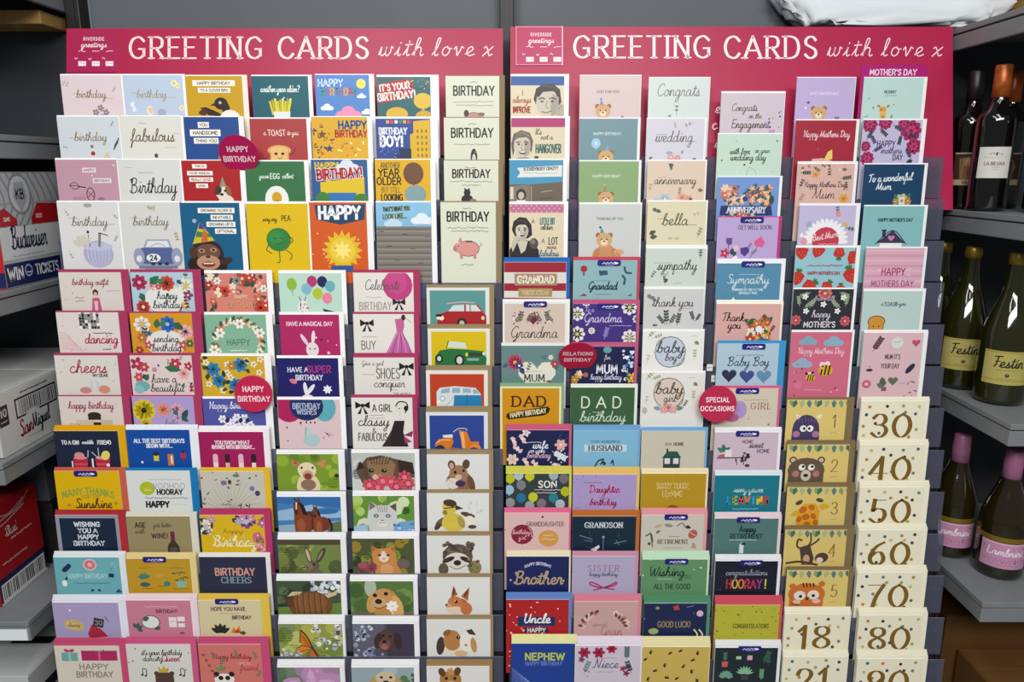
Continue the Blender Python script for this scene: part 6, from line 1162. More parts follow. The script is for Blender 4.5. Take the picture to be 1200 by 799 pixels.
# ---- third column
card('R', 0, 760.5, 91, 832.4, 833, 90, '#e6e6e6', 'pale mint card with grey handwritten Congrats', '#cbd5d2')
c('Congrats', 35, 17, 15, '#77736a', .9, sx=.95); sprig(34, 42, 9, -90, '#6f7468', 2, .5); e(26, 43, 2, 1.4, '#8a8d80'); e(33, 36, 1, 1, '#8a8d80')
card('R', 1, 758, 139, 826, 829, 138, '#e6e6e6', 'lavender-white card with grey wedding script', '#cbc9d4')
c('wedding', 33, 23, 14, '#6f6a62', .95, sx=.95); q(18, 18, 12, '#8a857c', .3, .5); q(56, 26, 7, '#8a857c', .2, .5); sprig(32, 3, 6, 70, '#8f9088', 2, .4); sprig(56, 4, 9, 160, '#8f9088', 2, .4); f(30, 44, 5, '#dca6a8', '#e8d0c8', 6); f(38, 45, 4, '#d4949a'); e(28, 39, 4, 2, '#8fa8bc'); lf(42, 40, 5, -60, '#7f98b0'); lf(4, 46, 5, -30, '#6f7060'); lf(60, 47, 5, 200, '#6f7060')
card('R', 2, 759, 188.5, 827, 829, 187, '#e6e6e6', 'peach card with grey anniversary script and blue-pink flowers', '#d6c1ae')
c('anniversary', 33, 24, 11, '#5f574a', .9, sx=.95); q(18, 19, 10, '#8a7f70', .3, .5); lf(25, 3, 6, 40, '#4a5548'); lf(30, 3, 6, 130, '#4a5548'); lf(28, 6, 5, 90, '#5a6354'); lf(60, 33, 7, 10, '#7a7050'); f(22, 44, 7, '#a8bcc8', '#d0dce0', 6); f(12, 46, 5, '#b8c4c8'); f(42, 42, 6, '#d8a68c', '#b06a50', 6); f(50, 44, 5, '#cf9a86'); e(52, 44, 2, 1.6, '#5a3a40'); sprig(38, 40, 8, -80, '#8f7a5c', 3, .5); sprig(3, 36, 8, -80, '#b09a70', 2, .4)
card('R', 3, 759, 236, 828, 830, 234.5, '#e6e6e6', 'pale yellow card with dark script and leaf corners', '#d5cdae')
c('bella', 33, 24, 15, '#5a5444', 1.1, sx=1.05); q(18, 20, 11, '#7a745f', .3, .5); q(54, 27, 9, '#7a745f', .2, .5); lf(6, 8, 7, 30, '#5f6350'); lf(10, 10, 7, 20, '#5f6350'); lf(3, 38, 9, -25, '#4f5340'); lf(4, 42, 9, -10, '#4f5340'); sprig(60, 42, 10, -70, '#8a8762', 3, .5); sprig(64, 12, 8, 160, '#b0aa84', 2, .4); e(28, 43, 3, 1.4, '#b8b194'); e(36, 43, 3, 1.4, '#b8b194')
card('R', 4, 757.3, 291, 828, 829.5, 287, '#e6e6e6', 'pale sage card with dark sympathy script', '#c3cdc3')
c('sympathy', 37, 22, 13, '#4a504a', 1, sx=.95); q(20, 17, 20, '#7a807a', .3, .5); sprig(64, 12, 9, -90, '#5f665c', 3, .6); q(64, 4, 7, '#7a807a', .2, .5); sprig(6, 36, 9, -60, '#7a806c', 3, .5); sprig(24, 42, 8, -100, '#3f4a42', 3, .7); lf(23, 40, 6, -50, '#3f4a42'); q(38, 41, 10, '#8a908a', .4, .5); ht(24, 29, 3, '#7a807a'); ht(24, 28.6, 2.2, '#c3cdc3')
card('R', 5, 755, 338.5, 825, 826, 335.5, '#e6e6e6', 'pale grey card with thank you script and dark leaves', '#c5c5c4')
c('thank you', 34, 18, 12, '#57534a', 1, sx=1.02); q(50, 23, 14, '#7a766c', .2, .5)
for x, y, l, a_ in ((28, 42, 14, -95), (26, 42, 11, -130), (31, 42, 11, -60), (40, 43, 12, -80), (60, 38, 10, -110), (62, 38, 8, -60)): sprig(x, y, l, a_, ['#3f4a46', '#56605a'][x % 2], 4, .7)
lf(4, 6, 8, 50, '#7a807a'); lf(9, 8, 7, 60, '#6f756f'); dots(5, 3, ['#4a504a'], .8, 10, 34, 36, 44); e(14, 43, 3, 1.4, '#5f665f')
def baby(ring, word, fl):
    e(33, 25, 18.5, 19, '#6a6250'); e(33, 25, 17.6, 18, ring); sprig(6, 8, 10, -50, '#9a9474', 3, .6); sprig(12, 8, 9, -20, '#9a9474', 3, .6); lf(61, 12, 7, 35, '#7a8058'); q(60, 6, 9, '#b0ad98', .4, .5); s([16, 20, 18, 12, 26, 7], .6, '#7a745a'); s([50, 32, 48, 38, 42, 42], 1, '#6a6250')
    c('baby', 33, 22, 15, '#45423a', 1.2, sx=1.1); c(word, 34, 33, 10, '#55504a', .9)
    sprig(6, 38, 8, -80, '#b0ac90', 2, .5); sprig(62, 34, 10, -90, '#b0ac90', 3, .5)
    if fl:
        f(33, 43, 6, '#cf8a92', '#b05a68', 6); f(39, 45, 5, '#d8a0a4'); f(27, 45, 5, '#d8a0a4'); lf(24, 44, 9, 190, '#7f96a0'); lf(42, 44, 9, -10, '#6f8078'); sprig(50, 42, 8, -60, '#5a5f50', 3, .6); e(5, 46, 3, 4, '#b0aca0')
card('R', 6, 753.5, 388, 824.7, 826, 385.5, '#e6e6e6', 'off-white card with a pale blue circle reading baby boy', '#dededa')
baby('#b9c3d3', 'boy', False)
card('R', 7, 752, 436.5, 825.5, 827, 434.5, '#e6e6e6', 'off-white card with a blush circle and roses reading baby girl', '#dad9d3')
baby('#d3bfb4', 'girl', True)
card('R', 8, 752, 505, 827, 830, 500.5, '#6fa2cc', 'beige card with a small green-roofed house', '#c2bbab', 1)
t('NEW', 32, 16, 3, '#7a766c', .6); t('HOME', 44, 16, 3.6, '#4a4a48', .8); p([26, 32, 31, 25, 43, 25, 47, 32], '#27504a'); r(36.5, 39, 20, 14, '#2f3f40'); r(31.4, 37, 6.4, 7, '#cfcfcf'); r(41.6, 37, 6.4, 7, '#cfcfcf'); r(31, 24, 2, 5, '#2a2f2f'); r(36.5, 32.2, 22, 1.2, '#1f3a38')
card('R', 9, 752, 555, 828, 830.5, 548.7, '#e2d6b0', 'ochre card with tall pale letters SORRY YOU RE LEAVING', '#ae8a1c')
t('SORRY YOURE', 37, 15, 7, '#d3bc7a', .9, sx=.66); t('LEAVING', 37, 25, 7, '#d3bc7a', .9, sx=.66); e(38, 44, 7, 5, '#8a4a1c')
card('R', 10, 752, 603.5, 825.6, 829.5, 595.5, '#d8949a', 'stone card with tools and blue sticker reading RETIREMENT', '#c1bcae')
badge(26.4, 2.4); s([6, 26, 12, 24, 14, 34], 1.8, '#4f5458'); s([11, 22, 14, 40], 1.3, '#6a5a4a'); e(10, 36, 1.8, 2, '#3f4448'); e(20, 14, 5, 1.8, '#b89a84', -20); e(32, 13, 5, 2, '#7f8a74', 10); s([42, 14, 48, 10, 52, 16], 1.2, '#5a6068'); lf(52, 14, 7, 20, '#2c2c2c'); e(20, 21, 3, 1.6, '#6a6a60', -40); e(61, 24, 5, 6, '#a8564c', 40); s([58, 22, 64, 26], .8, '#d8b8a8'); q(39, 27, 12, '#6a665c', .5, .6); sf('RETIREMENT', 38, 33.5, 5, '#4f4a42', .9, sx=.9); p([60, 42, 61, 34, 64, 36, 66, 42], '#b08a7c'); q(38, 41, 20, '#8a867a', .3, .5)
card('R', 11, 753, 655.5, 829.4, 832, 646, '#bcd8bc', 'sage green card with dark Wishing you ALL THE GOOD lettering', '#5c8a5f')
badge(26, 2.4); c('Wishing', 29, 18, 13, '#1f3a2c', 1.3, sx=1); t('YOU', 52, 22, 5, '#2f5a40', .8); q(27, 25, 18, '#b8d4b8', .4, .5); t('ALL THE GOOD', 36, 34.5, 6.4, '#20402c', 1, sx=.78); dots(9, 5, ['#cfe0c8'], 1.1)
card('R', 12, 755, 707, 829, 833, 698, '#4f8a68', 'navy card with planets and gold GOOD LUCK letters', '#16224a')
t('GOOD LUCK!', 36, 27, 7.4, '#a38a56', .9, sx=.72); e(16, 6, 2.4, 2, '#8a8a5a'); p([34, 4, 40, 2, 42, 8, 36, 9], '#b0402e'); e(66, 13, 4, 4, '#cfaec2'); e(12, 36, 6, 4, '#93a86a'); s([60, 34, 64, 40, 62, 46], 1.8, '#d8d0a0'); s([66, 34, 70, 40, 68, 46], 1.8, '#d8d0a0'); s([50, 5, 58, 3], .6, '#8a93b8'); dots(8, 5, ['#aab4d8'], .6); q(12, 44, 12, '#4a5a3a', .5, .6)
card('R', 13, 753, 758, 832, 833, 746, '#e0d7a8', 'straw yellow card scattered with dark bees, lowest row', '#c2a855')
for x, y, a_ in ((10, 7, 90), (33, 8, -40), (45, 5, -30), (65, 8, 85), (4, 16, -40), (60, 17, -20), (27, 24, 85), (49, 25, -60), (16, 31, -20), (59, 32, 80), (8, 42, 90), (42, 41, -40), (66, 44, 60), (30, 40, 20)):
    e(x, y, 3, 1.3, '#2f2618', a_); e(x + 1.4, y - 1.4, 1.6, .8, '#8a7a50', a_ + 50); e(x - 1.2, y + .6, 1, .8, '#15100a', a_)

# ---- fourth column
card('R', 0, 845.5, 109, 920, 921, 106.8, '#e6e6e6', 'pale lilac card reading Congrats on the Engagement in script', '#c8bcc6')
c('Congrats', 28, 18, 9, '#6a5f50', .85, sx=.95); c('on the', 41, 27, 6.5, '#6a5f50', .7); c('Engagement', 36, 37, 10.5, '#5a5040', .95, sx=.88); dots(9, 6, ['#6a5a90', '#a890c0', '#7a6a58'], 1.1, 54, 8, 74, 46); ht(62, 44, 4, '#b890c8'); lf(54, 36, 5, 20, '#9a80b8')
card('R', 1, 841.5, 157, 917, 918, 155.8, '#e6e6e6', 'mint card with love on your wedding day, pencilled couple', '#bdd3c4')
c('with love', 27, 21, 7.5, '#2f3f38', .8, sx=.9); c('on your', 53, 20, 6.5, '#3f4f48', .65, sx=.9); c('wedding day', 37, 28, 8.5, '#2f3f38', .85, sx=.95); s([24, 48, 26, 39, 32, 42, 34, 48], .5, '#d8dcd4'); s([36, 48, 38, 38, 46, 42, 48, 48], .5, '#8fa49a'); ht(33, 35, 1.6, '#4a5a50'); e(70, 8, 1.2, 1, '#4f7a60'); e(66, 43, 1.4, 1, '#d8a0a0'); e(6, 30, 1.2, 1, '#4f7a60'); e(22, 8, 1, 1, '#d8a0a0')
card('R', 2, 841.5, 207.4, 914, 917.5, 206, '#e6e6e6', 'blue card with blossom trees and ANNIVERSARY banner', '#6e90cc')
floral(26, 4, ['#d89a8a', '#e6c8a8', '#c86a5a', '#e0b4a0'], 4, '#3f5a58', 8, 12, 32, 30); floral(26, 5, ['#d89a8a', '#e0a47a', '#b84a44', '#e6c8a8'], 4, '#3f5a58', 38, 13, 62, 30); e(64, 26, 3, 5, '#2a4a38'); e(33, 25, 3, 3, '#2f3f68')
p([5, 33, 64, 33, 66, 44, 4, 44], '#1c3266'); sf('ANNIVERSARY', 35, 38, 7, '#d8dbe6', 1.4, sx=.74, gap=1.6); floral(8, 8, ['#c86a5a', '#d9b08a'], 3, '#3a5a50', 4, 42, 66, 47)
card('R', 3, 841.5, 254.6, 913, 917, 253.5, '#b83a78', 'lilac card with folk flowers and a blue sticker reading soon', '#b49fcc')
badge(26, 3); t('GET WELL SOON', 44, 11.6, 4.6, '#4a3f58', .7, sx=.9); p([11, 24, 18, 24, 18, 31, 14, 33, 11, 29], '#5a4a80'); r(14, 38, .8, 12, '#4a4a68'); f(10, 42, 5.6, '#b82a54', '#e0a0b0', 5); lf(18, 44, 9, -80, '#234a48'); lf(20, 46, 7, -60, '#234a48'); f(23, 36, 3.4, '#e0c0c8'); p([28, 36, 38, 34, 39, 40, 34, 46, 29, 42], '#4a3a86'); p([44, 28, 52, 22, 57, 30, 54, 35, 45, 33], '#d05a8c'); s([48, 34, 40, 48], .7, '#6a5a78'); sprig(40, 44, 8, -40, '#6a6a8c', 3, .4); sprig(42, 28, 8, 120, '#7a7498', 3, .4); lf(26, 46, 8, 160, '#e4dce4')
card('R', 4, 840.6, 308.5, 916, 921, 303, '#e6e8ea', 'slate blue card with white Sympathy script and blue sticker', '#4f86a4', 1)
badge(28, 1); q(38, 13, 24, '#bcd0da', .3, .5); c('Sympathy', 37, 21, 12, '#cfdde4', .9, sx=1.05); t('THINKING OF YOU AT THIS', 37, 31, 2.4, '#c4d6de', .6); t('DIFFICULT TIME', 38, 35, 2.4, '#c4d6de', .6); p([18, 44, 21, 40, 24, 44], '#dfe6ea')
card('R', 5, 840, 356, 916, 918.5, 351.5, '#ebe6d8', 'salmon pink card with Thank you script beside a bouquet', '#d0a29c')
c('Thank', 20, 18, 11, '#2f2422', 1, sx=.95); c('you', 22, 27, 11, '#2f2422', 1)
floral(40, 6, ['#c0562e', '#d98a3a', '#e0d6c8', '#b8382e', '#e2a86a', '#c8743a'], 4.6, '#3f5a34', 40, 20, 62, 42); lf(40, 26, 9, -80, '#2e5a38'); e(51, 30, 4, 4, '#e2e4ea'); e(57, 45, 8, 4, '#3f62a0'); sprig(52, 24, 10, -50, '#7a3a34', 3, .6); sprig(64, 34, 8, -60, '#6a2f3a', 3, .6)
card('R', 6, 841, 402.5, 913.4, 921.5, 399, '#3a8fc4', 'pale blue card with three blue hearts reading Baby Boy', '#a8bfcf', 1)
badge(28.5, 3.6); q(39, 14, 32, '#4a5a68', .6, .6); c('Baby Boy', 37, 24, 12, '#3f4c5c', 1, sx=1.02); ht(15.5, 38, 9, '#2b2d48'); ht(36.5, 39, 9, '#3d4a86'); ht(56.5, 39, 9, '#5f88a8')
card('R', 7, 836, 455, 912.6, 916, 452, '#d05a80', 'sand card reading GIRL with lilac balloon and blue sticker', '#c9c0ae', 1)
badge(26, 3); q(51, 14, 28, '#b0905c', .5, .6); sf('GIRL', 57, 21.5, 7.4, '#a06a5c', 1.2, sx=1.05, gap=3); e(32, 26, 9, 11, '#a78fc0'); e(24, 36, 8, 5, '#b05a8a'); dots(6, 4, ['#a08a70', '#b0a0b8'], 1, 40, 30, 74, 48)
card('R', 8, 838, 506.5, 912.7, 916.5, 500.5, '#e2e0e4', 'pale mauve card with potted plant and HOME SWEET HOME', '#c6b1bf')
badge(24, 1.6); t('HOME', 39, 11.6, 4, '#4a3f48', .7); c('sweet', 49, 17, 8, '#4a3f48', .9); t('HOME', 58, 23, 4.6, '#4a3f48', .8); lf(12, 24, 10, -100, '#2f6a50', .3); lf(12, 24, 10, -150, '#3a7a5a', .3); lf(12, 24, 9, -40, '#2f6a50', .3); p([6, 28, 18, 26, 18, 31, 4, 31], '#a85a5a'); r(17, 26, 8, 9, '#dcd4d4'); s([4, 32, 34, 31, 42, 30], 1.2, '#3a2f34'); s([26, 32, 28, 40], 1, '#3a2f34'); s([34, 31, 36, 40], 1, '#3a2f34'); dots(12, 3, ['#2a2428', '#4a4048'], 1.6, 26, 25, 42, 36); e(40, 41, 3, 2, '#4a3f44'); r(40, 29, 4, 6, '#2a2428')
card('R', 9, 838, 557, 914, 917, 551, '#d5dde0', 'teal card with rainbow LEAVING letters under pale script', '#127182')
c('sorry youre', 40, 19, 8, '#b8dade', .9, sx=.95)
for i, (ch, cl) in enumerate(zip('LEAVING', ('#2f7fd0', '#a8b83a', '#c9452e', '#d07a2e', '#3a9ad0', '#d9c22e', '#b8323e'))): t(ch, 18 + i * 7.2, 31, 9, cl, 2.2, sx=.9)
q(38, 42, 30, '#7fc0c8', .8, .8)
card('R', 10, 838, 607.5, 912.7, 916.5, 600.5, '#dcc8cc', 'grey-teal card with dark RETIREMENT over a white bottle', '#4c7270')
badge(25, 1.6); c('happy', 39, 14.6, 8, '#17302f', 1.1); t('RETIREMENT', 38, 22.6, 6, '#16302f', 1, sx=.88); r(34, 27, 32, .8, '#b8cccb'); r(33, 38, 5, 12, '#cfd8d6'); r(33, 32, 2.4, 4, '#cfd8d6'); e(35, 32, 3, 1.6, '#20302f')
card('R', 11, 838.7, 657.5, 912, 916, 650, '#e0e0e2', 'midnight blue card with red and yellow HOORAY letters', '#14192a')
badge(28, 2); c('congratulations', 37, 16, 8, '#8f96a8', .8, sx=1.0)
for i, (ch, cl) in enumerate(zip('HOORAY!', ('#b02a3c', '#c9a23a', '#cf7a34', '#c03a4a', '#b82a5a', '#8f3a78', '#c8c04a'))): t(ch, 17 + i * 7.2, 29, 11, cl, 1.8, sx=.78)
dots(8, 4, ['#4a5a8a', '#8a4a6a'], .8)
card('R', 12, 838.6, 709, 914.4, 918, 698, '#c7505c', 'lime card with dark specks reading CONGRATULATIONS', '#afac36')
dots(60, 9, ['#6f6a1c', '#8a8a2a', '#b8742a', '#4f5a1c'], .9); t('CONGRATULATIONS', 43, 27, 5.4, '#565616', .8, sx=.66)
card('R', 13, 838.6, 759, 912, 916, 750, '#e0e0e2', 'black-green card with rows of potted plants, lowest row', '#1c262c')
badge(26, 1); p([8, 18, 16, 18, 15, 25, 9, 25], '#c05a5a'); sprig(12, 18, 10, -90, '#3f7a5a', 4, .8); r(28, 13, 6, 4, '#a8c0b4'); r(41, 13, 6, 6, '#c8a0b0')
for a_ in range(-165, -10, 22): lf(36, 34, 11, a_, '#7fb08a', .16)
for a_ in range(-170, 0, 28): lf(14, 38, 9, a_, '#6a9a80', .3)
sprig(58, 20, 14, -70, '#31584a', 5, .8); sprig(64, 22, 12, -100, '#31584a', 5, .8); sprig(56, 42, 12, -90, '#5f9a6a', 5, .8); r(36, 39, 8, 6, '#3a3f44')

# ---- fifth column
card('R', 0, 934.5, 91, 1003, 1004, 90, '#e6e6e6', 'lavender card with a small bear and purple hearts', '#b7a6d0')
t("HAPPY MOTHER'S DAY", 33, 17.6, 2.8, '#dcd2ea', .6, gap=2.2, sx=.9); bear(28, 40, 9); ht(50, 46, 3, '#8a5a9a'); e(15, 28, 1.8, 1.4, '#5a4a78'); e(12, 34, 1.2, 1.2, '#ece6f2')
card('R', 1, 933, 141, 1004, 1008, 139.5, '#e6e6e6', "crimson card with white Happy Mother's Day script", '#9c1c33')
c("Happy Mothers Day", 37, 17, 8, '#e4c8c8', .8, sx=.85); p([22, 44, 34, 43, 46, 46, 46, 56, 20, 56], '#d8a8a4'); p([36, 46, 40, 36, 45, 33, 46, 44], '#dfc46a'); e(28, 33, .8, .8, '#c85a6a')
card('R', 2, 935, 192, 1002, 1006, 189, '#e6e6e6', "peach card with leafy border and Mum in script", '#d0aba0')
c("Happy Mothers Day", 34, 25, 7, '#4f3a36', .7, sx=.88); c('Mum', 33, 37, 12, '#4f3a36', .8, sx=1.1); f(22, 12, 5, '#d89a4a', '#b87030', 5); f(57, 40, 6, '#d09a4a', '#b87030', 6); sprig(4, 10, 10, 0, '#2f4a34', 4, .6); sprig(52, 17, 10, -10, '#3a4a34', 4, .6); sprig(38, 2, 9, 90, '#4a3f34', 3, .5); sprig(4, 28, 9, -70, '#4a4a40', 3, .5); sprig(60, 30, 8, -100, '#4a4a40', 3, .5); dots(20, 4, ['#c88a8a', '#e0c8b8', '#7a6a50'], 1.4, 0, 0, 68, 8); sprig(4, 44, 9, -60, '#a8806c', 3, .4); sprig(18, 3, 8, 30, '#4a5a40', 3, .5)
card('R', 3, 937.5, 240.6, 1004, 1009, 238, '#e6e6e6', 'lilac card with a white daisy round a red disc', '#bab2d2')
for i in range(15): a_ = 180 + i * 12.9; e(33 + 20 * math.cos(math.radians(a_)), 42 + 20 * math.sin(math.radians(a_)), 7, 2.6, '#e6e4e6', a_)
e(33, 41, 16, 16, '#b8384c'); c('Best Mum', 32, 37, 8.5, '#ecc8cc', 1, sx=.9, ang=-10); q(36, 45, 22, '#e0a8b0', .6, .7); sprig(56, 26, 10, 10, '#3f5a44', 3, .8); lf(52, 20, 8, 30, '#c8b04a'); sprig(46, 12, 9, -100, '#6a5a80', 3, .5); lf(10, 26, 9, -60, '#8fa8b8'); lf(14, 24, 7, -100, '#8fa8b8'); f(8, 42, 4, '#d890a0'); f(46, 10, 3, '#d08a80'); lf(4, 38, 7, -80, '#dfe2e4')
def berry(x, y, z, a_=0):
    pts = [(x - z, y - z * .5), (x - z * .5, y - z * .9), (x + z * .5, y - z * .9), (x + z, y - z * .5), (x + z * .7, y + z * .5), (x, y + z * 1.1), (x - z * .7, y + z * .5)]
    A.poly(rot(pts, x, y, a_), '#bb2d28')
    for k in (-40, -15, 15, 40): lf(*rot([(x, y - z * .8)], x, y, a_)[0], z * .8, -90 + k + a_, '#3f6a34', .2)
    for k in range(4): e(*rot([(x - z * .4 + k * z * .27, y + (k % 2) * z * .4 - z * .1)], x, y, a_)[0], .5, .5, '#e0a890', 0, 6)
card('R', 4, 933, 290, 1004, 1009, 287.5, '#e6e6e6', 'pale blue card bordered with red strawberries', '#8fbcc8')
for x, y, z, a_ in ((7, 6, 8, 0), (26, 4, 8, 20), (51, 5, 7, 180), (68, 12, 8, 30), (4, 36, 8, 10), (67, 33, 9, -20), (18, 47, 9, 50), (39, 47, 7, 30), (56, 50, 6, 0)): berry(x, y, z, a_)
q(35, 21, 42, '#a04a52', .8, .7); t("HAPPY MOTHER'S DAY", 35, 30, 3.4, '#a83a44', .7, gap=1.6, sx=.9)
card('R', 5, 930.4, 338.7, 1001, 1004.6, 337, '#e6e6e6', 'charcoal card with pink roses, leaves and MOTHERS lettering', '#2c2b36')
f(37, 5, 8, '#cf6f68', '#e0a090', 9); f(5, 37, 6, '#c45a60', '#e0a090', 8); f(63, 38, 6, '#c45a60', '#e0a090', 8)
for x, y, a_ in ((20, 4, 160), (54, 4, 20), (8, 20, -100), (14, 22, -40), (62, 20, -80), (56, 22, -140), (20, 22, -60), (52, 22, -120)): sprig(x, y, 10, a_, '#8aa07a', 4, .8)
for x, y in ((14, 9), (59, 10), (36, 18), (16, 26), (53, 26)): f(x, y, 3.6, '#e4e2de', '#d0b890', 5)
c('from all', 36, 12, 6, '#a8a4b0', .7, sx=1.2); c('happy', 34, 31, 9, '#cfcbd0', .8, sx=1); t("MOTHER'S", 33, 42, 6.4, '#d4d2d8', 1.2, sx=1)
card('R', 6, 928, 389, 999, 1002, 386.5, '#e6e6e6', "pink card with two bees and clouds, Happy Mother's Day script", '#c9667f')
cloud(20, 11, 10, '#7fa0b4'); cloud(50, 12, 11, '#84a8bc'); cloud(15, 38, 11, '#8fa8c0'); c("Happy Mothers Day", 36, 24, 8, '#ecc4cc', .8, sx=.84)
def bee(x, y, z):
    e(x - z * .5, y - z * .8, z * .4, z * .4, '#e6d0d6'); e(x + z * .2, y - z * .9, z * .4, z * .4, '#e6d0d6'); e(x, y, z, z * .8, '#d0a51c')
    for k in (-.5, 0, .5): r(x + k * z, y, z * .22, z * 1.4, '#1f1710', 8)
bee(43, 46, 8.5); bee(26, 55, 5.6); e(21, 50, 2, 1.4, '#1f1710', 30); e(28, 49, 2, 1.4, '#1f1710', -30); dots(12, 4, ['#7a2a44', '#e8a8b8'], 1, 2, 28, 70, 80); q(30, 70, 20, '#e0a4b0', .6, .8); e(12, 64, 5, 5, '#d0718a')
KM = '#7d6a48'
def jungle(num, col='#8a6f2c'):
    for i in range(10): lf(3 + i * 7.4, 0, 10 + (i * 5) % 5, 60 + (i * 47) % 60, ['#7f9a6a', '#3f6a5c', '#a0b080', '#4f7a7c'][i % 4], .3)
    text(num, 57, 26, 15, col, 1.6, 'b', thin=.7, sx=.9); q(57, 40, 8, '#a38c4c', .5, .5)
card('R', 7, 923, 468.5, 993, 1002, 465.5, KM, 'gold card numbered 1 with a shaggy purple monster', '#d6bf72', 1)
jungle('1'); e(24, 36, 16, 18, '#43385c'); p([8, 36, 40, 36, 41, 64, 7, 64], '#43385c'); p([13, 24, 11, 17, 18, 20], '#e6dccc'); p([35, 20, 42, 17, 40, 24], '#e6dccc')
for i in range(6): s([14 + i * 4, 20 + (i % 2) * 3, 16 + i * 3.6, 27], .8, '#6a6490')
e(21, 35, 4, 4, '#ece8e0'); e(29, 35, 4, 4, '#ece8e0'); e(22, 35, 1.6, 1.8, '#17121c'); e(28, 35, 1.6, 1.8, '#17121c'); e(13, 42, 4.4, 4, '#a8709a'); e(36, 42, 4.4, 4, '#a8709a')
card('R', 8, 923, 521, 996, 1003, 516, KM, 'gold card numbered 2 with a big brown bear face', '#d6bd70', 2)
jungle('2'); e(8, 19, 4.6, 4.4, '#5c483e'); e(41, 19, 4.6, 4.4, '#5c483e'); e(8, 19, 2.8, 2.6, '#cfae98'); e(41, 19, 2.8, 2.6, '#cfae98'); e(24, 32, 22, 16, '#62503f'); r(24, 44, 42, 18, '#62503f'); e(19, 28, 4, 4, '#e6e2d8'); e(30, 28, 4, 4, '#e6e2d8'); e(20.4, 27, 1.7, 1.7, '#17120e'); e(31, 27, 1.7, 1.7, '#17120e'); e(24, 38, 6, 7, '#c4bcae'); e(24, 38, 3, 2, '#1f1814'); e(12, 36, 4, 4, '#b07070'); e(36, 36, 4, 4, '#b07070')
card('R', 9, 923, 571, 993, 1003, 565.5, KM, 'gold card numbered 3 with an orange spotted giraffe', '#d4bc70', 2)
jungle('3'); e(15, 19, 4.6, 2.6, '#4f4238', -30); e(39, 16, 4.6, 2.4, '#4f4238', 15); lf(16, 30, 12, 150, '#c8a22a', .3); lf(38, 24, 14, 0, '#c8a22a', .3); p([14, 28, 22, 20, 34, 20, 40, 28, 38, 60, 12, 60], '#d29a22'); 
for x, y, z in ((20, 28, 5), (30, 25, 4), (24, 37, 5), (33, 36, 4), (16, 40, 4), (36, 44, 4), (26, 46, 4)): e(x, y, z, z * .8, '#b85f1c', x * 7)
card('R', 10, 920.5, 621, 993, 1002, 616, KM, 'gold card numbered 4 with a monkey hanging upside down', '#d2ba6e', 2)
jungle('4'); s([30, 4, 31, 14, 28, 20], 2, '#4f3a2e'); p([18, 22, 30, 18, 36, 36, 34, 44, 22, 44], '#4d3a30'); e(27, 37, 4, 6, '#c09a7a'); s([20, 24, 15, 20, 16, 12, 20, 13], 2.2, '#4d3a30'); s([30, 20, 38, 14, 40, 11], 2.2, '#4d3a30'); e(45, 35, 8, 6.4, '#4d3a30', -10); e(43, 38, 4, 3.6, '#d8c4b8'); e(45, 34, 1, 1, '#17100c'); s([4, 42, 20, 40, 40, 44], 2.6, '#4d3a30')
card('R', 11, 922.5, 668.5, 995, 1001, 664.5, KM, 'gold card numbered 5 with an orange tiger face', '#d4bd70', 2)
jungle('5'); e(8, 20, 4, 3.6, '#bf6a2c'); e(42, 17, 4, 3.6, '#bf6a2c'); e(25, 30, 22, 14, '#c06a2a'); r(25, 40, 40, 18, '#c06a2a'); 
for x in (20, 24, 28, 32): s([x, 16, x + 1, 21], 1.4, '#2a1a12')
e(17, 32, 7, 6, '#ddd3c4'); e(33, 31, 7, 6, '#ddd3c4'); e(18, 33, 2, 2, '#1f1712'); e(33, 32, 2, 2, '#1f1712'); p([23, 34, 29, 34, 27, 38, 25, 38], '#4a3428'); e(14, 40, 5, 3, '#d8b0a0'); e(37, 39, 5, 3, '#d8b0a0'); s([8, 42, 16, 44], 1.2, '#2a1a12')
DC = ['#2f3f58', '#b07a3c', '#b9b070', '#44606e', '#8f9a5c', '#5f7f78']
def age(num, seed, x=36, y=27, dc=DC, z=28):
    rnd = random.Random(seed)
    for i, (a_, b_) in enumerate(((12, 6), (30, 7), (50, 6), (68, 6), (9, 18), (37, 14), (64, 17), (5, 30), (20, 26), (66, 36), (8, 42), (40, 34), (54, 14), (26, 40), (60, 44))): e(a_ + rnd.uniform(-2, 2), b_ + rnd.uniform(-1.5, 1.5), 2, 2, dc[(i * 5 + seed) % len(dc)], 0, 12); A.n -= 1
    A.n += 1
    text(num, x, y + 3, z, '#77581f', 5.2, 'b', thin=1.0, gap=2.0, sx=1.16)
IV = '#e4dfc6'
card('R', 12, 920, 719.5, 997, 998, 711.5, '#e6e2cc', 'ivory spotted card with gold number 18', IV)
age('18', 2)
card('R', 13, 918, 769.5, 993.4, 995, 762, '#e6e2cc', 'ivory spotted card with gold number 21, lowest row', IV)
age('21', 3)

# ---- sixth column
card('R', 0, 1013, 91, 1083, 1087.5, 90, '#e6e6e6', 'mint card reading MUMMY with a small giraffe', '#b4d0ca')
t('MUMMY', 32, 16, 3.6, '#5a6a66', .7, sx=.9); q(33, 20, 14, '#6a7a76', .3, .5); e(25, 36, 4.4, 4, '#cf9a4a'); p([22, 38, 29, 38, 30, 52, 22, 52], '#d6aa5c'); e(20, 32, 2, 1.4, '#b07a34', 20); e(31, 32, 2, 1.4, '#b07a34', -20); e(26, 44, 1.4, 1.4, '#a86a2a'); e(24, 48, 1.2, 1.2, '#a86a2a'); e(23, 36, .8, .8, '#2a1a10'); dots(7, 4, ['#4a7a7a', '#8a6a4a'], 1); lf(36, 46, 5, -90, '#6aa07a')
card('R', 1, 1012, 140.5, 1081.6, 1086.8, 139, '#e6e6e6', 'lilac card framed by magenta peonies reading happy mothers day', '#b9b2d0')
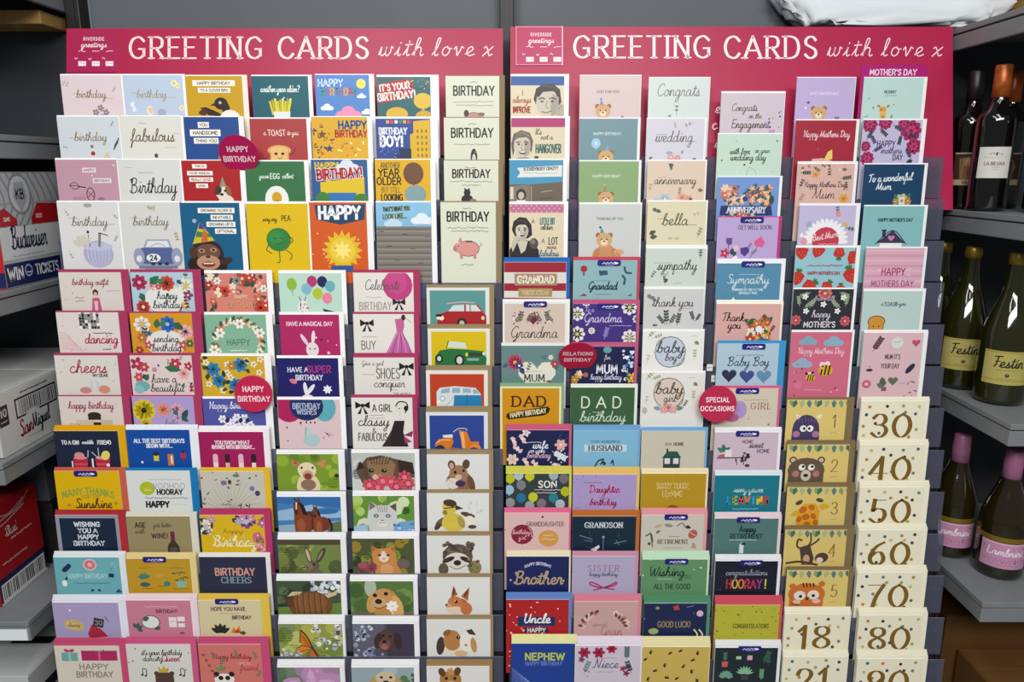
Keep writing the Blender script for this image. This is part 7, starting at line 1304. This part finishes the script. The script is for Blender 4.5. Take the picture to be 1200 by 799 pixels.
for x, y, z in ((8, 5, 9), (26, 3, 8), (57, 12, 12), (62, 30, 9), (5, 30, 6), (8, 44, 8), (48, 5, 7)): f(x, y, z, '#9a2558', '#5a1030', 9); f(x, y, z * .55, '#b83a70', '#6a1838', 6)
for x, y, a_ in ((10, 16, 60), (6, 22, -60), (14, 36, -30), (36, 6, 30), (60, 44, -120), (46, 16, 100), (20, 10, 40), (66, 20, 200)): sprig(x, y, 10, a_, '#33364f', 4, .7)
t('HAPPY', 29, 27, 6.5, '#4f4868', .9, sx=.85); c('mothers', 36, 36, 8, '#5a5278', .7); t('DAY', 44, 42.5, 6, '#4f4868', .9, sx=.8); lf(62, 46, 8, 160, '#1f3a38')
card('R', 2, 1013, 192.5, 1084, 1088, 191, '#e6e6e6', 'deep blue card with white To a wonderful Mum script', '#0a3a5c')
c('To a wonderful', 32, 17, 9.5, '#dfe6ea', 1, sx=.9, ang=-3); c('Mum', 25, 27, 9, '#dfe6ea', 1); f(48, 44, 10, '#b9b48c', '#d8d4c0', 9); f(48, 42, 5, '#dcd4c0', '#8a5a4a', 6); f(41, 43, 4, '#8f8a54'); f(55, 42, 4, '#b87a4a'); lf(42, 40, 7, -120, '#3f6a58'); lf(54, 39, 7, -60, '#3f6a58')
card('R', 3, 1013, 241.5, 1084, 1088, 240, '#e6e6e6', 'aqua card with a dark-roofed house and pink heart', '#7fb2b4')
t("HAPPY MOTHER'S DAY", 38, 16, 3.8, '#22343c', .8, sx=.82); p([18, 43, 36, 28, 52, 43], '#3a2c4c'); r(26, 32, 4, 8, '#3a2c4c'); r(26, 28, 6, 1.6, '#2a2038'); s([17, 44, 36, 28, 53, 44], 1, '#241c34'); r(35, 49, 26, 12, '#e4e4e2'); ht(35, 37, 4, '#c07a9c')
card('R', 4, 1015.7, 290.5, 1084, 1087.5, 289, '#e6e6e6', 'pink striped card reading HAPPY MOTHERS DAY in hand lettering', '#d0a3b4')
for i in range(8): r(35, 3 + i * 6, 72, 1.6 + (i % 2), ['#d8b2c0', '#c893a8'][i % 2])
t('HAPPY', 34, 28, 8, '#a8386c', 1.3, sx=.9); t("MOTHERS DAY", 34, 42, 7, '#9a4a78', 1, sx=.85); s([16, 26, 20, 25], .7, '#e6d0d8'); s([49, 26, 54, 24], .7, '#e6d0d8'); s([50, 31, 54, 32], .7, '#e6d0d8')
card('R', 5, 1012.5, 341, 1081.6, 1085.6, 338, '#e6e6e6', 'pale aqua card joking a TOAST to you with toast slice', '#b3c8c4', 1)
c('a', 23, 16, 5.4, '#4a5654', .6); t('TOAST', 33, 15.6, 4.4, '#44504e', .75, sx=.9); c('to you', 44, 16, 5.4, '#4a5654', .6); e(18, 36, 10.5, 7, '#5a3a18'); r(18, 44, 18, 14, '#5a3a18'); e(18, 36, 9.6, 6, '#c58a34'); r(18, 44, 16.4, 13, '#c58a34'); e(15, 42, .9, .9, '#2a1a0c'); e(21, 42, .9, .9, '#2a1a0c')
card('R', 6, 1013, 389.8, 1083, 1088.5, 386.8, '#e6e6e6', 'blush card with cactus, moon and tall small letters', '#d3b2b8', 2)
t("MUM IT'S", 36, 29, 5.4, '#4f3a44', .8, sx=.66); t("YOUR DAY", 34, 40, 5.4, '#4f3a44', .8, sx=.66); e(40, 12, 7, 7, '#d3d2cc'); s([36, 12, 44, 10], 1, '#9fb0a8'); sprig(12, 22, 16, -60, '#5a3f44', 5, .7); ht(62, 12, 5, '#b84a74'); e(58, 43, 7.6, 3.2, '#2f2846', -50); e(10, 45, 4, 1.8, '#3f2a3a'); r(10, 41, 2, 1, '#8a3a5a'); e(8, 62, 5.4, 5, '#c25a70'); e(8, 62, 2.2, 2, '#e0b4bc'); lf(28, 66, 13, -100, '#4a5f4c', .35); lf(28, 66, 9, -150, '#56705a', .35); ht(39, 58, 6, '#5a6a50'); r(29, 68, 6, 5, '#7a5a50'); bits(9, 5, ['#5a2a48', '#a890c8', '#2a1f30'], 3, 1, 48, 56, 68, 78)
for ti, (num, xl, y, xr, ex, ey, sd) in enumerate((('30', 1009.6, 470, 1085.8, 1090, 465, 1), ('40', 1008, 521, 1084, 1089, 515, 2), ('50', 1008, 571, 1083, 1090, 563, 4), ('60', 1006.7, 621, 1081.7, 1087.5, 614, 5), ('70', 1005, 671, 1081.7, 1087.5, 663, 7), ('80', 1007, 721, 1082, 1088, 713, 8), ('90', 1005, 772, 1083, 1088, 762, 10))):
    card('R', 7 + ti, xl, y, xr, ex, ey, '#e6e2cc', 'ivory spotted card with gold number ' + num, IV, 2 if ti == 0 else 4 if ti > 2 else 3)
    age(num, sd, x=38, dc=DC + ['#5a2430'])
done()

# ------------------------------------------------------------------ round signs clipped between the cards, the mother's day divider
M_SIGN = print_mat('round_sign_card', 0.45, 0.4)
def round_sign(px, py, rx, ry, w, lines, label, col, sz):
    d = DIST - w; k = d / FOC
    ctr = rack_pt((px - CX) * k, (CY - py) * k, w)
    tilt = math.degrees(math.acos(min(1, ry / rx)))
    root = empty('round_sign', ctr, (-PITCH + math.radians(tilt), 0, 0)); tag(root, label, 'sign', 'round red section signs')
    bm = bmesh.new(); n = 40; R_ = rx * k
    top = [bm.verts.new((R_ * math.cos(2 * math.pi * i / n), 0, R_ * math.sin(2 * math.pi * i / n))) for i in range(n)]
    bot = [bm.verts.new((v.co.x, .0012, v.co.z)) for v in top]
    bm.faces.new(top); bm.faces.new(bot)
    for i in range(n): bm.faces.new((top[i], top[(i + 1) % n], bot[(i + 1) % n], bot[i]))
    finish(bm, 'disc', mat('sign_red', col, 0.45, 0, 0.4, 0.03, 20), root)
    a = new(2 * rx, 2 * rx)
    for i, ln in enumerate(lines): t(ln, rx, rx + (i - (len(lines) - 1) / 2) * sz * 2.0, sz, '#f0d9e0', sz * .2, gap=2.6)
    o = link('lettering', art_mesh(a, 'lettering', k, m=M_SIGN), root); o.location = (0, 0, -rx * k)
    # clear stem reaching back to the pocket edge
    bm = bmesh.new(); bm_box(bm, (-.004, .0014, -.006), (.004, .0022, .006)); bm_box(bm, (-.004, .0022, -.0004), (.004, .012, .0004))
    finish(bm, 'clear_stem', M_CLEAR, root)
round_sign(279.5, 180.5, 23, 19, .046, ('HAPPY', 'BIRTHDAY'), 'round red HAPPY BIRTHDAY sign between the blue and red joke cards', '#ab0f50', 6)
round_sign(297, 461.5, 22.3, 21.8, .034, ('HAPPY', 'BIRTHDAY'), 'round red HAPPY BIRTHDAY sign in front of the yellow floral card', '#b81d48', 6)
round_sign(677, 418, 22.5, 16.5, .038, ('RELATIONS', 'BIRTHDAY'), 'round red RELATIONS BIRTHDAY sign between the MUM cards', '#bd1540', 5)
round_sign(841, 473.5, 22.2, 21.8, .044, ('SPECIAL', 'OCCASIONS'), 'round red SPECIAL OCCASIONS sign beside the baby girl card', '#b02348', 5.4)

def divider():
    E = TIERS['R'][0]; k = DIST / FOC; vE = (CY - E) * k; vf = vE - 18 * k; wf = (vf - vE) * SK
    y, xl, xr = 76, 1011, 1089
    a_ = (CY - y) / FOC; w = ((a_ * DIST - vE) * SK) / (1 + a_ * SK); d = DIST - w; s_ = d / FOC
    H = (a_ * d - vf) / math.cos(LEAN) / s_
    art = new(xr - xl, H); r(39, 6.4, 78, 13, '#a3006c'); t("MOTHER'S DAY", 38, 8, 6.2, '#efd8e8', 1.15, sx=1.02)
    root = empty('section_divider', rack_pt(((xl + xr) / 2 - CX) * s_, vf, wf) + Vector((0, .0052, .0003)), (RX_ROT, 0, 0))
    tag(root, "magenta MOTHER'S DAY divider behind the mint giraffe card", 'divider')
    link('divider_sheet', art_mesh(art, 'divider_sheet', s_, base='#a3006c', edge='#8a005a', thick=.0012), root)
divider()

# small price tickets on the pocket edges beside the baby cards
def ticket(px, py, w_, h_, label):
    k = DIST / FOC; j = min(range(14), key=lambda i: abs(TIERS['R'][i] - py) if TIERS['R'][i] <= py + 6 else 999)
    art = new(w_, h_); q(w_ / 2, h_ / 2, w_ - 2, '#6a6a6a', .8, .6)
    o = link('price_ticket', art_mesh(art, 'price_ticket', k, base='#dcdcd8', edge='#dcdcd8', thick=.0006), None)
    v = (CY - py) * k; vE = (CY - TIERS['R'][j]) * k
    o.location = rack_pt((px - CX) * k, v - h_ * k / 2, (v - vE) * SK) + Vector((0, -.0040, 0)); o.rotation_euler = (RX_ROT, 0, 0)
    tag(o, label, 'price ticket')
ticket(831, 430, 7, 8, 'small square white price ticket on the pocket beside the baby boy card')
ticket(837, 443, 7, 8, 'small white price ticket just above the round SPECIAL OCCASIONS sign')

# ------------------------------------------------------------------ white wrapped pack lying above the second header
def pack():
    rnd = random.Random(12)
    p0 = at_y(918, 31, 1.71); p1 = at_y(1160, 31, 1.71)
    x0, x1 = p0.x, p1.x + .06
    n, m = 44, 22
    bm = bmesh.new()
    def rough(u, v, s_): 
        return .008 * math.sin(u * 9 + v * 5 + s_) + .006 * math.sin(u * 23 - v * 13 + s_ * 2) + .005 * math.sin(u * 41 + v * 31 + s_)
    rows = []
    for j in range(m):                                  # rings round the pack, from below to above
        t_ = j / (m - 1); ang = math.pi * (t_ - .5); row = []
        for i in range(n):
            a_ = 2 * math.pi * i / n
            sq = lambda v_, p_: math.copysign(abs(v_) ** p_, v_)
            cr = abs(math.cos(ang)) ** .22
            x = sq(math.cos(a_), .3) * cr; y = sq(math.sin(a_), .3) * cr; z = sq(math.sin(ang), .75)
            kk = rough(x * 2, y + z * 2, 1.3)
            row.append(bm.verts.new(((x0 + x1) / 2 + x * ((x1 - x0) / 2 + kk) + .03 * (z + 1) * (-.6 if x < 0 else .5) * abs(x), 1.756 + y * (.030 + kk * .5), 1.975 + z * .113 + rough(x * 3 + 2, y * 2, .4)*.6)))
        rows.append(row)
    for a, b in zip(rows, rows[1:]):
        for i in range(n): bm.faces.new((a[i], a[(i + 1) % n], b[(i + 1) % n], b[i]))
    bm.faces.new(rows[0]); bm.faces.new(rows[-1])
    o = finish(bm, 'wrapped_pack', M_BAG, None, True)
    tag(o, 'white plastic-wrapped pack lying above the second pink header', 'wrapped pack')
    return o
pack()
